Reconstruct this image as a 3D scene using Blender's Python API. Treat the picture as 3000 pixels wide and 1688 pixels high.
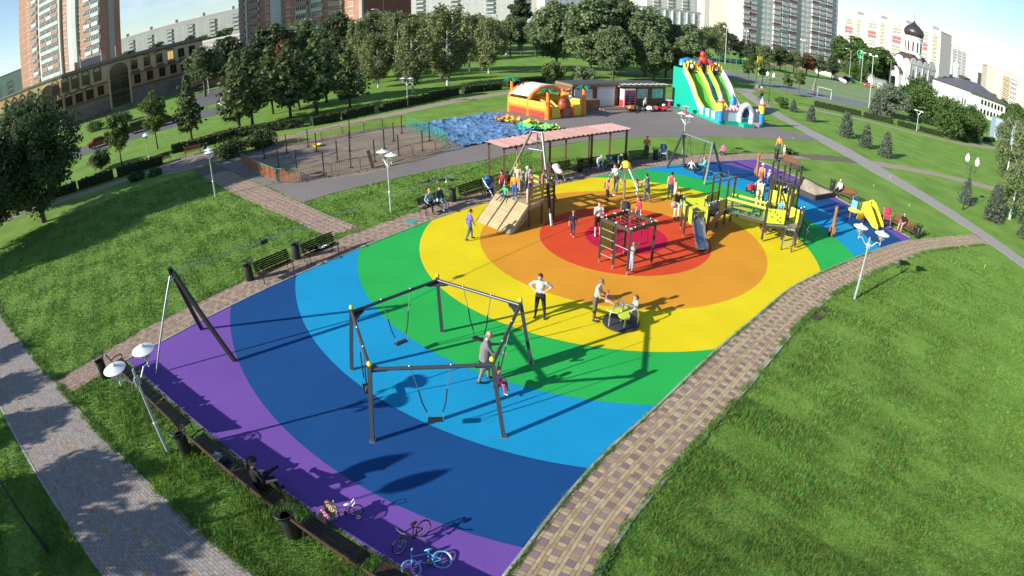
import bpy, math, random
import numpy as np
from mathutils import Vector, Matrix
R = math.radians
rng = np.random.default_rng(7); random.seed(7)
scn = bpy.context.scene
for o in list(bpy.data.objects): bpy.data.objects.remove(o)
# ---------------- camera (drone with a wide fisheye lens) ----------------
CAM_H, PITCH, LA1, LA3 = 10.5, 0.4856, 0.8914, 0.0577
cam = bpy.data.cameras.new('camera'); camo = bpy.data.objects.new('camera', cam)
scn.collection.objects.link(camo); scn.camera = camo
cam.type = 'PANO'; cam.panorama_type = 'FISHEYE_LENS_POLYNOMIAL'
cam.sensor_width = 36; cam.sensor_height = 20.25; cam.sensor_fit = 'HORIZONTAL'
cam.fisheye_fov = R(180)
cam.fisheye_polynomial_k0 = 0; cam.fisheye_polynomial_k1 = -LA1/18; cam.fisheye_polynomial_k2 = 0
cam.fisheye_polynomial_k3 = -LA3/18**3; cam.fisheye_polynomial_k4 = 0
cam.clip_start = 0.1; cam.clip_end = 6000
camo.location = (0, 0, CAM_H); camo.rotation_euler = (math.pi/2-PITCH, 0, 0)
# ---------------- sky, sun, exposure ----------------
SUN_AZ, SUN_EL = R(28), R(23)          # shadows run towards +X, turned 28 deg to +Y
sdir = Vector((-math.cos(SUN_AZ)*math.cos(SUN_EL), -math.sin(SUN_AZ)*math.cos(SUN_EL), math.sin(SUN_EL)))
wd = bpy.data.worlds.new('World'); scn.world = wd; wd.use_nodes = True
wn = wd.node_tree.nodes; wl = wd.node_tree.links; wn.clear()
sky = wn.new('ShaderNodeTexSky'); sky.sky_type = 'NISHITA'; sky.sun_disc = False
sky.sun_elevation = SUN_EL; sky.sun_rotation = math.atan2(sdir.x, sdir.y)
sky.altitude = 150; sky.air_density = 1.0; sky.dust_density = 0.1; sky.ozone_density = 2.0
bg = wn.new('ShaderNodeBackground'); bg.inputs[1].default_value = 0.09
wo = wn.new('ShaderNodeOutputWorld')
tc = wn.new('ShaderNodeTexCoord'); mp = wn.new('ShaderNodeMapping'); mp.inputs['Scale'].default_value = (1, 1, 3.2)
nz = wn.new('ShaderNodeTexNoise'); nz.inputs['Scale'].default_value = 3.1; nz.inputs['Detail'].default_value = 7; nz.inputs['Roughness'].default_value = .58
rp = wn.new('ShaderNodeValToRGB'); rp.color_ramp.elements[0].position = .56; rp.color_ramp.elements[1].position = .80
rp.color_ramp.elements[0].color = (0, 0, 0, 1); rp.color_ramp.elements[1].color = (.8, .8, .8, 1)
mx = wn.new('ShaderNodeMix'); mx.data_type = 'RGBA'; mx.inputs[7].default_value = (6.6, 7.0, 7.6, 1)
wl.new(tc.outputs['Generated'], mp.inputs[0]); wl.new(mp.outputs[0], nz.inputs[0]); wl.new(nz.outputs[0], rp.inputs[0])
wl.new(rp.outputs[0], mx.inputs[0]); wl.new(sky.outputs[0], mx.inputs[6]); wl.new(mx.outputs[2], bg.inputs[0]); wl.new(bg.outputs[0], wo.inputs[0])
sl = bpy.data.lights.new('sun', 'SUN'); sl.energy = 5.0; sl.angle = R(0.55); sl.color = (1, .94, .84)
so = bpy.data.objects.new('sun', sl); scn.collection.objects.link(so)
so.rotation_euler = (-sdir).to_track_quat('-Z', 'Y').to_euler()
vs = scn.view_settings; vs.view_transform = 'Standard'; vs.look = 'None'; vs.gamma = 1; vs.exposure = 0.85; vs.use_curve_mapping = False
scn.cycles.max_bounces = 6; scn.cycles.diffuse_bounces = 2; scn.cycles.glossy_bounces = 2; scn.cycles.transmission_bounces = 4
scn.cycles.transparent_max_bounces = 8; scn.cycles.use_denoising = True; scn.cycles.sample_clamp_indirect = 4

# ---------------- places measured on the photograph, turned into points of the flat ground ----------------
CR = dict(c1=(0,0,3.4347),c2=(600,0,3.4347),c3=(1350,0,3.4347),c4=(2100,0,2.8622),c5=(0,300,3.4347),c6=(650,300,3.4347),
 d1=(1350,380,4.527),d2=(1850,380,3.8127),d3=(2300,430,4.2933),d4=(1350,560,3.6233),d5=(980,760,2.576),d6=(250,700,2.8975),
 d7=(0,980,2.04625),d8=(650,1250,3.22),e1=(1450,150,4.6745),e2=(1950,150,5.797),e3=(2300,640,3.6229),e4=(1450,1000,2.1063),
 e5=(2200,700,1.46625),e6=(1950,540,5.7244),f=(0,0,.85833),p=(0,0,1))
def at(c, x, y, z=0.):
    a = CR[c]; u = (a[0]+x/a[2]-1500)/1500; v = -(a[1]+y/a[2]-844)/1500
    r = math.hypot(u, v)+1e-9; th = LA1*r+LA3*r**3; s = math.sin(th)/r
    dx, dy, dz = u*s, v*s, -math.cos(th); cp, sp = math.cos(PITCH), math.sin(PITCH)
    wy, wz = -dz*cp+dy*sp, dz*sp+dy*cp; t = (z-CAM_H)/wz
    return (dx*t, wy*t)
def ats(c, *P, z=0.): return [at(c, x, y, z) for x, y in P]

# ---------------- materials ----------------
MATS = {}
def s2l(c): return tuple(((v/12.92) if v <= .04045 else ((v+.055)/1.055)**2.4) for v in c)
def hexc(h): return s2l(tuple(int(h[i:i+2], 16)/255 for i in (0, 2, 4)))
def mat(name, col, rough=.6, metal=0., var=.0, vscale=6., bump=0., bscale=40., rnd=0., spec=.4, coat=0., trans=0., emit=None, alpha=1., var2=0., v2scale=.3, hue=None):
    """Principled paint: base colour, soft noise variation (var at vscale, var2 at v2scale), per-object shift rnd, noise bump."""
    if name in MATS: return MATS[name]
    m = bpy.data.materials.new(name); MATS[name] = m; m.use_nodes = True
    n = m.node_tree.nodes; l = m.node_tree.links; b = n['Principled BSDF']
    if isinstance(col, str): col = hexc(col)
    b.inputs['Base Color'].default_value = (*col, 1); b.inputs['Roughness'].default_value = rough; b.inputs['Metallic'].default_value = metal
    b.inputs['Specular IOR Level'].default_value = spec
    if coat: b.inputs['Coat Weight'].default_value = coat
    if trans: b.inputs['Transmission Weight'].default_value = trans
    if alpha < 1: b.inputs['Alpha'].default_value = alpha
    if emit: b.inputs['Emission Color'].default_value = (*emit, 1); b.inputs['Emission Strength'].default_value = 1
    src = None
    if var or bump or var2:
        t = n.new('ShaderNodeTexCoord')
    def nois(sc, det=3):
        q = n.new('ShaderNodeTexNoise'); q.inputs['Scale'].default_value = sc; q.inputs['Detail'].default_value = det
        l.new(t.outputs['Object'], q.inputs['Vector']); return q
    val = None
    def addv(sock, amt):
        nonlocal val
        mr = n.new('ShaderNodeMapRange'); mr.inputs[1].default_value = .25; mr.inputs[2].default_value = .75
        mr.inputs[3].default_value = 1-amt; mr.inputs[4].default_value = 1+amt; l.new(sock, mr.inputs[0])
        if val is None: val = mr.outputs[0]
        else:
            q = n.new('ShaderNodeMath'); q.operation = 'MULTIPLY'; l.new(val, q.inputs[0]); l.new(mr.outputs[0], q.inputs[1]); val = q.outputs[0]
    if var: addv(nois(vscale).outputs[0], var)
    if var2: addv(nois(v2scale).outputs[0], var2)
    if rnd:
        oi = n.new('ShaderNodeObjectInfo'); mr = n.new('ShaderNodeMapRange'); mr.inputs[3].default_value = .25; mr.inputs[4].default_value = .75
        l.new(oi.outputs['Random'], mr.inputs[0]); addv(mr.outputs[0], rnd)
    if val is not None:
        h = n.new('ShaderNodeHueSaturation'); h.inputs['Color'].default_value = (*col, 1); l.new(val, h.inputs['Value'])
        if hue:
            q = n.new('ShaderNodeMapRange'); q.inputs[1].default_value = .3; q.inputs[2].default_value = .7; q.inputs[3].default_value = .5-hue; q.inputs[4].default_value = .5+hue
            l.new(nois(vscale*.6).outputs[0] if (var or bump or var2) else val, q.inputs[0]); l.new(q.outputs[0], h.inputs['Hue'])
        l.new(h.outputs[0], b.inputs['Base Color'])
    if bump:
        bm = n.new('ShaderNodeBump'); bm.inputs['Strength'].default_value = bump; bm.inputs['Distance'].default_value = .02
        l.new(nois(bscale, 4).outputs[0], bm.inputs['Height']); l.new(bm.outputs[0], b.inputs['Normal'])
    return m
def leafmat(name, col, tr=.35, var=.35, rnd=.15, vscale=1.3, hue=.02, var2=0., v2scale=.3):
    """leaves: diffuse + translucent, mottled"""
    if name in MATS: return MATS[name]
    m = mat(name, col, .55, var=var, vscale=vscale, rnd=rnd, spec=.25, hue=hue, var2=var2, v2scale=v2scale)
    n = m.node_tree.nodes; l = m.node_tree.links; b = n['Principled BSDF']; out = n['Material Output']
    tr_ = n.new('ShaderNodeBsdfTranslucent'); ms = n.new('ShaderNodeMixShader'); ms.inputs[0].default_value = tr
    c = b.inputs['Base Color'].links[0].from_socket
    l.new(c, tr_.inputs[0]); l.new(b.outputs[0], ms.inputs[1]); l.new(tr_.outputs[0], ms.inputs[2]); l.new(ms.outputs[0], out.inputs[0])
    return m

# ---------------- mesh builder ----------------
COL = scn.collection
class MB:
    def __init__(s): s.v = []; s.f = []; s.m = []
    def add(s, V, F, mi=0):
        o = len(s.v); s.v.extend([tuple(p) for p in V]); s.f.extend([tuple(i+o for i in q) for q in F]); s.m.extend([mi]*len(F)); return s
    def box(s, c, d, rz=0., mi=0, M=None, taper=1.):
        x, y, z = d[0]/2, d[1]/2, d[2]/2; V = []
        for k in (-1, 1):
            t = taper if k > 0 else 1.
            V += [Vector((-x*t, -y*t, k*z)), Vector((x*t, -y*t, k*z)), Vector((x*t, y*t, k*z)), Vector((-x*t, y*t, k*z))]
        Mx = M if M is not None else (Matrix.Rotation(rz, 3, 'Z') if rz else None)
        V = [(Mx @ v if Mx is not None else v)+Vector(c) for v in V]
        return s.add(V, [(3,2,1,0),(4,5,6,7),(0,1,5,4),(1,2,6,5),(2,3,7,6),(3,0,4,7)], mi)
    def beam(s, a, b, w, h=None, mi=0, up=(0,0,1)):
        a, b = Vector(a), Vector(b); d = b-a; L = d.length; y = d.normalized(); u = Vector(up)
        if abs(y.dot(u)) > .98: u = Vector((1,0,0))
        x = y.cross(u).normalized(); z = x.cross(y)
        return s.box((a+b)/2, (w, L, h or w), 0, mi, Matrix((x, y, z)).transposed())
    def tube(s, a, b, r, r2=None, n=8, mi=0, cap=True):
        return s.path([a, b], [r, r if r2 is None else r2], n, mi, cap)
    def path(s, P, r, n=6, mi=0, cap=True, closed=False):
        P = [Vector(p) for p in P]; k = len(P); rr = r if isinstance(r, (list, tuple)) else [r]*k
        V = []; prev = None
        for i, p in enumerate(P):
            d = (P[(i+1) % k]-P[i-1]) if closed else (P[min(i+1, k-1)]-P[max(i-1, 0)])
            d.normalize()
            if prev is None:
                u = Vector((0,0,1)) if abs(d.z) < .9 else Vector((1,0,0)); x = d.cross(u).normalized()
            else:
                x = (prev-d*prev.dot(d)).normalized()
            prev = x; y = d.cross(x)
            for j in range(n):
                a = 2*math.pi*j/n; V.append(p+x*(rr[i]*math.cos(a))+y*(rr[i]*math.sin(a)))
        F = []
        for i in range(k if closed else k-1):
            for j in range(n):
                a, b = i*n+j, i*n+(j+1) % n; c = ((i+1) % k)*n
                F.append((a, b, c+(j+1) % n, c+j))
        if cap and not closed: F += [tuple(range(n-1, -1, -1)), tuple((k-1)*n+j for j in range(n))]
        return s.add(V, F, mi)
    def lathe(s, prof, c=(0,0,0), n=16, mi=0, M=None, sx=1., sy=1.):
        V = []; c = Vector(c)
        for r, z in prof:
            for j in range(n):
                a = 2*math.pi*j/n; p = Vector((r*math.cos(a)*sx, r*math.sin(a)*sy, z)); V.append((M @ p if M is not None else p)+c)
        F = []
        for i in range(len(prof)-1):
            for j in range(n): F.append((i*n+j, i*n+(j+1) % n, (i+1)*n+(j+1) % n, (i+1)*n+j))
        if prof[0][0] > 1e-6: F.append(tuple(range(n-1, -1, -1)))
        if prof[-1][0] > 1e-6: F.append(tuple((len(prof)-1)*n+j for j in range(n)))
        return s.add(V, F, mi)
    def ell(s, c, r, n=12, k=8, mi=0, M=None):
        if not isinstance(r, (list, tuple)): r = (r, r, r)
        pr = [(max(math.sin(math.pi*i/k), 1e-5), -math.cos(math.pi*i/k)) for i in range(k+1)]
        S = Matrix.Diagonal(r); return s.lathe(pr, c, n, mi, (M @ S) if M is not None else S)
    def prism(s, poly, z0, z1, mi=0, bottom=True):
        n = len(poly); V = [(x, y, z0) for x, y in poly]+[(x, y, z1) for x, y in poly]
        ar = sum(poly[i][0]*poly[(i+1) % n][1]-poly[(i+1) % n][0]*poly[i][1] for i in range(n))
        idx = list(range(n)) if ar > 0 else list(range(n-1, -1, -1))
        F = [tuple(n+i for i in idx)]
        if bottom: F.append(tuple(reversed(idx)))
        for a in range(n):
            i, j = idx[a], idx[(a+1) % n]; F.append((i, j, n+j, n+i))
        return s.add(V, F, mi)
    def plate(s, poly, o, ux, uy, th, mi=0):
        """flat shape poly (2d) in the plane o+ux*a+uy*b, thickness th both ways"""
        o, ux, uy = Vector(o), Vector(ux), Vector(uy); nz = ux.cross(uy).normalized(); n = len(poly)
        V = [o+ux*a+uy*b-nz*th/2 for a, b in poly]+[o+ux*a+uy*b+nz*th/2 for a, b in poly]
        ar = sum(poly[i][0]*poly[(i+1) % n][1]-poly[(i+1) % n][0]*poly[i][1] for i in range(n))
        idx = list(range(n)) if ar > 0 else list(range(n-1, -1, -1))
        F = [tuple(n+i for i in idx), tuple(reversed(idx))]
        for a in range(n):
            i, j = idx[a], idx[(a+1) % n]; F.append((i, j, n+j, n+i))
        return s.add(V, F, mi)
    def mesh(s, name, mats, smooth=None):
        me = bpy.data.meshes.new(name); me.from_pydata(s.v, [], s.f)
        for m in (mats if isinstance(mats, (list, tuple)) else [mats]): me.materials.append(m)
        if any(s.m): me.polygons.foreach_set('material_index', s.m)
        if smooth: me.shade_smooth(); me.set_sharp_from_angle(angle=R(smooth))
        me.update(); return me
    def obj(s, name, mats, parent=None, smooth=None, loc=None, rz=0., label=None):
        return mk(name, s.mesh(name, mats, smooth), parent, loc, rz, label)
def mk(name, me, parent=None, loc=None, rz=0., label=None):
    o = bpy.data.objects.new(name, me); COL.objects.link(o); o.parent = parent
    if loc is not None: o.location = loc
    if rz: o.rotation_euler = (0, 0, rz)
    if label: o['label'] = label
    return o
def npmesh(name, V, F, mats, mi=None, smooth=False):
    """numpy verts (n,3) and faces (m,k) all with k corners"""
    me = bpy.data.meshes.new(name); V = np.asarray(V, np.float32); F = np.asarray(F, np.int32); k = F.shape[1]
    me.vertices.add(len(V)); me.vertices.foreach_set('co', V.ravel())
    me.loops.add(F.size); me.loops.foreach_set('vertex_index', F.ravel())
    me.polygons.add(len(F)); me.polygons.foreach_set('loop_start', np.arange(0, F.size, k, dtype=np.int32))
    for m in (mats if isinstance(mats, (list, tuple)) else [mats]): me.materials.append(m)
    if mi is not None: me.polygons.foreach_set('material_index', np.asarray(mi, np.int32))
    me.update(calc_edges=True)
    if smooth: me.shade_smooth()
    else: me.shade_flat()
    me.validate(); return me
def tag(o, label, cat, group=None, kind=None):
    if label: o['label'] = label
    if cat: o['category'] = cat
    if group: o['group'] = group
    if kind: o['kind'] = kind
    return o
def thing(name, label, cat, loc=(0,0,0), rz=0., group=None):
    o = bpy.data.objects.new(name, None); COL.objects.link(o); o.empty_display_size = .2
    if len(loc) == 2: loc = (*loc, 0)
    o.location = loc; o.rotation_euler = (0, 0, rz); return tag(o, label, cat, group)
def struct(o): o['kind'] = 'structure'; return o
def dup(root, loc=None, rz=None, label=None, group=None, scale=None):
    r = root.copy(); COL.objects.link(r)
    if loc is not None: r.location = loc if len(loc) == 3 else (*loc, root.location.z)
    if rz is not None: r.rotation_euler = (0, 0, rz)
    if scale is not None: r.scale = scale if isinstance(scale, tuple) else (scale,)*3
    if label: r['label'] = label
    if group: r['group'] = group
    def rec(src, dst):
        for ch in src.children:
            c = ch.copy(); COL.objects.link(c); c.parent = dst; c.matrix_parent_inverse = ch.matrix_parent_inverse.copy(); rec(ch, c)
    rec(root, r); return r
def pick(root, name):
    return [c for c in root.children if c.name.split('.')[0] == name]
def inpoly(X, Y, poly):
    c = np.zeros(X.shape, bool); n = len(poly)
    for i in range(n):
        x1, y1 = poly[i]; x2, y2 = poly[(i+1) % n]
        if y1 == y2: continue
        m = ((y1 > Y) != (y2 > Y)) & (X < (x2-x1)*(Y-y1)/(y2-y1)+x1); c ^= m
    return c
def resamp(P, n):
    P = np.array(P, float); d = np.r_[0, np.cumsum(np.hypot(*np.diff(P, axis=0).T))]; t = np.linspace(0, d[-1], n)
    return np.stack([np.interp(t, d, P[:, 0]), np.interp(t, d, P[:, 1])], 1)
def smoothline(P, n=60, it=2):
    Q = resamp(P, n)
    for _ in range(it):
        Q[1:-1] = (Q[:-2]+2*Q[1:-1]+Q[2:])/4
    return Q
# =====================================================================
# THE SETTING: ground, paths, playground floor
# =====================================================================
HARD = []      # outlines of everything that is not lawn
def sheet(name, poly, z, m, hard=True, label=None):
    b = MB(); b.prism([tuple(p) for p in poly], z-.05, z, 0, False); o = struct(b.obj(name, m))
    if hard: HARD.append([tuple(p) for p in poly])
    return o
def ribbon(A, B, n=80): return np.array(A), np.array(B)
# --- lawn
def lawn_mat():
    m = bpy.data.materials.new('lawn'); m.use_nodes = True; n = m.node_tree.nodes; l = m.node_tree.links; b = n['Principled BSDF']
    t = n.new('ShaderNodeTexCoord')
    def nz(s, d=4, r=.6):
        q = n.new('ShaderNodeTexNoise'); q.inputs['Scale'].default_value = s; q.inputs['Detail'].default_value = d; q.inputs['Roughness'].default_value = r
        l.new(t.outputs['Object'], q.inputs['Vector']); return q.outputs[0]
    r1 = n.new('ShaderNodeValToRGB'); e = r1.color_ramp.elements
    e[0].position = .3; e[0].color = (.080, .165, .024, 1); e[1].position = .7; e[1].color = (.225, .355, .072, 1)
    e2 = e.new(.5); e2.color = (.152, .275, .048, 1)
    mixn = n.new('ShaderNodeMix'); mixn.data_type = 'FLOAT'; mixn.inputs[0].default_value = .42
    l.new(nz(.35, 5), mixn.inputs[2]); l.new(nz(9, 6, .75), mixn.inputs[3]); l.new(mixn.outputs[0], r1.inputs[0])
    r2 = n.new('ShaderNodeValToRGB'); r2.color_ramp.elements[0].position = .60; r2.color_ramp.elements[1].position = .78
    r2.color_ramp.elements[0].color = (0, 0, 0, 1); r2.color_ramp.elements[1].color = (.55, .55, .55, 1)
    l.new(nz(1.3, 5, .65), r2.inputs[0])
    mc = n.new('ShaderNodeMix'); mc.data_type = 'RGBA'; mc.inputs[7].default_value = (.21, .24, .07, 1)
    l.new(r2.outputs[0], mc.inputs[0]); l.new(r1.outputs[0], mc.inputs[6]); l.new(mc.outputs[2], b.inputs['Base Color'])
    b.inputs['Roughness'].default_value = .85; b.inputs['Specular IOR Level'].default_value = .15
    bp = n.new('ShaderNodeBump'); bp.inputs['Strength'].default_value = .8; bp.inputs['Distance'].default_value = .06
    l.new(nz(22, 5, .7), bp.inputs['Height']); l.new(bp.outputs[0], b.inputs['Normal'])
    return m
LAWN = lawn_mat()
NS = 64; Vg = [(0, 60, 0)]+[(r*math.cos(2*math.pi*j/NS), 60+r*math.sin(2*math.pi*j/NS), 0) for r in (150, 600, 2600) for j in range(NS)]
Fg = [(0, 1+j, 1+(j+1) % NS) for j in range(NS)]+[(1+k*NS+j, 1+(k+1)*NS+j, 1+(k+1)*NS+(j+1) % NS, 1+k*NS+(j+1) % NS) for k in range(2) for j in range(NS)]
struct(MB().add(Vg, Fg).obj('ground', LAWN))
# --- playground floor: poured rubber in eight rings
EDGE_R = smoothline(ats('e4', (40,1449), (190,1260), (350,1040), (470,905), (560,800), (690,660), (830,545), (990,400), (1130,270), (1260,140), (1390,25))
   + ats('e3', (0,765), (200,655), (375,570), (740,415), (1005,320), (1225,250), (1350,228)), 90, 4)
EDGE_L = smoothline([(-14.5,14.03), (-13.28,15.6), (-12.4,16.95), (-11.46,18.25), (-10.5,19.6), (-9.35,21.0), (-7.15,23.7), (-4.1,27.3), (-2.1,29.3), (-.8,30.3), (1.9,32.6), (4.8,34.75), (7.6,36.6), (10.4,38.2), (14.5,40.2), (19.9,42.3)], 90, 4)
S0 = Vector((-14.55, 14.03, 0)); SD = Vector((.8625, -.5066, 0)); SN = Vector((-.5066, -.8625, 0))   # line of the bench row
tip = S0+SD*16.4
PLAY = [tuple(q) for q in EDGE_L]+[(21.0,39.6), (22.3,36.2), (22.9,33.2), (23.9,29.6), (25.0,26.6)]+[tuple(q) for q in EDGE_R[::-1]]+[(-.75, 5.9), (tip.x, tip.y)]
HARD.append(PLAY)
C0 = (5.52, 25.12); RINGS = [2.02, 4.21, 7.03, 9.84, 12.66, 15.45, 18.33, 60]
RC = ['d0184a', 'e8532b', 'eda331', 'f5df1c', '2cbd57', '14a0d6', '14508f', '7a55b0']
RN = ['crimson', 'vermilion', 'orange', 'yellow', 'green', 'sky_blue', 'navy', 'violet']
def rubber(name, hx):
    c = np.array(hexc(hx))*.75
    m = mat(name, tuple(c), .82, var=.17, vscale=42, var2=.09, v2scale=.4, bump=.4, bscale=80, spec=.2); return m
NA = 720
PP = np.array(PLAY)-C0
def bdist(a):
    d = np.array([math.cos(a), math.sin(a)]); best = 1e9; A = PP; B = np.roll(PP, -1, 0); e = B-A
    den = d[0]*e[:, 1]-d[1]*e[:, 0]; den = np.where(abs(den) < 1e-9, 1e-9, den)
    t = (A[:, 0]*e[:, 1]-A[:, 1]*e[:, 0])/den; u = (A[:, 0]*d[1]-A[:, 1]*d[0])/den
    ok = (t > 0) & (u >= 0) & (u <= 1); return t[ok].min() if ok.any() else 1.
ANG = sorted(set([2*math.pi*i/NA for i in range(NA)]+[math.atan2(y, x) % (2*math.pi) for x, y in PP]))
BD = [bdist(a) for a in ANG]
floor = struct(thing('playground_floor', None, None)); floor['label'] = 'poured rubber playground floor in rainbow rings'
r0 = 0.
for k, r1 in enumerate(RINGS):
    b = MB()
    for i in range(len(ANG)):
        j = (i+1) % len(ANG); a1, a2 = ANG[i], ANG[j]; o1, o2 = min(r1, BD[i]), min(r1, BD[j])
        if o1 <= r0+1e-4 and o2 <= r0+1e-4: continue
        o1, o2 = max(o1, r0), max(o2, r0)
        Pz = lambda a, r, z=.03: (C0[0]+r*math.cos(a), C0[1]+r*math.sin(a), z)
        if r0 == 0: b.add([Pz(0, 0), Pz(a1, o1), Pz(a2, o2)], [(0, 1, 2)])
        else: b.add([Pz(a1, r0), Pz(a1, o1), Pz(a2, o2), Pz(a2, r0)], [(0, 1, 2, 3)])
        if o1 < r1 or o2 < r1: b.add([Pz(a1, o1), Pz(a2, o2), Pz(a2, o2, -.02), Pz(a1, o1, -.02)], [(3, 2, 1, 0)])
    b.obj('colour_ring', rubber('rubber_'+RN[k], RC[k]), floor, label=RN[k].replace('_', ' ')+' ring of the rubber floor')
    r0 = r1
# --- kerb stones along the floor
KERB = mat('kerb_concrete', (.33, .33, .31), .85, var=.15, vscale=14, bump=.3)
def kerb(name, line, w=.08, z0=-.02, z1=.055, seg=1.0):
    root = struct(thing(name, None, None)); L = resamp(line, max(2, int(sum(math.dist(a, b) for a, b in zip(line[:-1], line[1:]))/seg)+1))
    for i in range(len(L)-1):
        a, b = L[i], L[i+1]; d = (b-a)/np.hypot(*(b-a)); a2, b2 = a+d*.004, b-d*.004
        MB().beam((*a2, (z0+z1)/2), (*b2, (z0+z1)/2), w, z1-z0).obj('kerb_stone', KERB, root)
    return root
def offset(L, d):
    L = np.array(L); t = np.gradient(L, axis=0); t /= np.hypot(t[:, 0], t[:, 1])[:, None]; return L+np.stack([-t[:, 1], t[:, 0]], 1)*d
kerb('kerb_right', offset(EDGE_R, -.05))
kerb('kerb_left', offset(EDGE_L, .05))
kerb('kerb_sandbox_side', [(19.95,42.25), (21.05,39.6), (22.36,36.2), (22.96,33.2), (23.96,29.6), (25.05,26.6)], .1)
# --- paths of pavers
ROWMATS = {}
for nm, hx in (('beige', ['b3a080', 'a8967a', 'bba888', 'a58d70']), ('plum', ['8f7b7b', '887476', '967f80', '86716f']), ('tan', ['a08c78', '978370', 'a89482', '8f7c6b']), ('brown', ['84716a', '7b6862', '8b7870', '867068']),
   ('grey', ['928c8a', '8a8585', '98918d', '8e8988']), ('pinkgrey', ['968a84', '8e827e', '9b8c84', '93867f']), ('ochre', ['9c9070', '9f8a66', 'a0886c', '957a68'])):
    ROWMATS[nm] = [mat('paver_%s_%d' % (nm, i), tuple(dict(tan=.98, brown=1.05, grey=.98, pinkgrey=.98, ochre=.9).get(nm, .86)*v for v in hexc(h)), .88, var=.13, vscale=9, bump=.35, bscale=70) for i, h in enumerate(hx)]
PM = []; PIDX = {}
for nm in ROWMATS:
    PIDX[nm] = len(PM); PM += ROWMATS[nm]
BED = mat('joint_sand', (.13, .115, .085), .95, var=.3, vscale=5, bump=.3)
BRICKMESH = {}
def brickmesh(mi):
    if mi not in BRICKMESH:
        b = MB(); t = .5; e = .46   # unit block, bevelled top
        V = [(-t,-t,0),(t,-t,0),(t,t,0),(-t,t,0),(-t,-t,.85),(t,-t,.85),(t,t,.85),(-t,t,.85),(-e,-e,1),(e,-e,1),(e,e,1),(-e,e,1)]
        b.add(V, [(0,1,5,4),(1,2,6,5),(2,3,7,6),(3,0,4,7),(4,5,9,8),(5,6,10,9),(6,7,11,10),(7,4,8,11),(8,9,10,11)])
        BRICKMESH[mi] = b.mesh('brick', PM[mi])
    return BRICKMESH[mi]
def paved(name, A, B, pattern, z=.012, top=.03, n=160, limit=32., parts=300, swap=False):
    """a path between the edge lines A and B; pattern(L, W) yields bricks (s, t, ls, lt, colour) in metres along and across"""
    A, B = resamp(A, n), resamp(B, n); Cn = (A+B)/2
    poly = [tuple(q) for q in A]+[tuple(q) for q in B[::-1]]; HARD.append(poly)
    root = struct(thing(name, None, None)); MB().add([(*q, z) for q in A]+[(*q, z) for q in B], [(i, n+i, n+i+1, i+1) for i in range(n-1)]).obj('bedding', BED, root)
    fine = lambda P: resamp(P, 1500)
    Af, Bf = fine(A), fine(B)
    for _ in range(3):      # midline: equally far from both edges
        T = np.gradient(Cn, axis=0); T /= np.hypot(*T.T)[:, None]; N = np.stack([-T[:, 1], T[:, 0]], 1)
        na = Af[np.argmin(((Cn[:, None]-Af[None])**2).sum(2), 1)]; nb = Bf[np.argmin(((Cn[:, None]-Bf[None])**2).sum(2), 1)]
        da = ((na-Cn)*N).sum(1); db = ((nb-Cn)*N).sum(1); Cn = resamp(Cn+N*((da+db)/2)[:, None], n)
    T = np.gradient(Cn, axis=0); T /= np.hypot(*T.T)[:, None]; N = np.stack([-T[:, 1], T[:, 0]], 1); wloc = np.abs(da-db)
    sgn = 1 if np.median(db-da) > 0 else -1; wloc = np.convolve(np.r_[[wloc[0]]*4, wloc, [wloc[-1]]*4], np.ones(9)/9, 'valid')
    ss = np.r_[0, np.cumsum(np.hypot(*np.diff(Cn, axis=0).T))]; Wm = float(np.median(wloc)); out = []
    for s, t, ls, lt, c in pattern(ss[-1], Wm):
        i = max(min(int(np.searchsorted(ss, s)), n-1), 1); f = (s-ss[i-1])/max(ss[i]-ss[i-1], 1e-6)
        w = (wloc[i-1]*(1-f)+wloc[i]*f)/Wm; nn = N[i-1]*(1-f)+N[i]*f; tt = T[i-1]*(1-f)+T[i]*f
        q = Cn[i-1]*(1-f)+Cn[i]*f+nn*sgn*(t-Wm/2)*w; d = math.hypot(q[0], q[1])
        if d > limit: continue
        ls2 = ls*(1-sgn*0)
        out.append((d, q, ls2, lt*w, c, math.atan2(tt[1], tt[0])))
    out.sort(key=lambda e: e[0]); VV = []; FF = []; MI = []; r_ = random.Random(3)
    base = np.array([(-.5,-.5,0),(.5,-.5,0),(.5,.5,0),(-.5,.5,0),(-.5,-.5,1),(.5,-.5,1),(.5,.5,1),(-.5,.5,1)])
    fc = np.array([(4,5,6,7),(0,1,5,4),(1,2,6,5),(2,3,7,6),(3,0,4,7)])
    for k, (d, q, ls, lt, c, ang) in enumerate(out):
        mi = PIDX[c]+r_.randrange(4); h = top-z+r_.uniform(-.003, .003); g = .009
        ang += r_.uniform(-.012, .012); sx, sy = ls-g, lt-g
        # local x runs along the path (perpendicular to v)
        if k < parts:
            o = mk('brick', brickmesh(mi), root, (q[0], q[1], z-.001), ang); o.scale = (sx, sy, h)
        else:
            ca, sa = math.cos(ang), math.sin(ang); X = base[:, 0]*sx; Y = base[:, 1]*sy
            VV.append(np.stack([q[0]+X*ca-Y*sa, q[1]+X*sa+Y*ca, z-.001+base[:, 2]*h], 1)); FF.append(fc+8*len(FF)); MI += [mi]*5
    if VV:
        o = mk('far_bricks', npmesh('far_bricks', np.concatenate(VV), np.concatenate(FF), PM, MI), root); o['kind'] = 'stuff'
    return root
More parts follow.
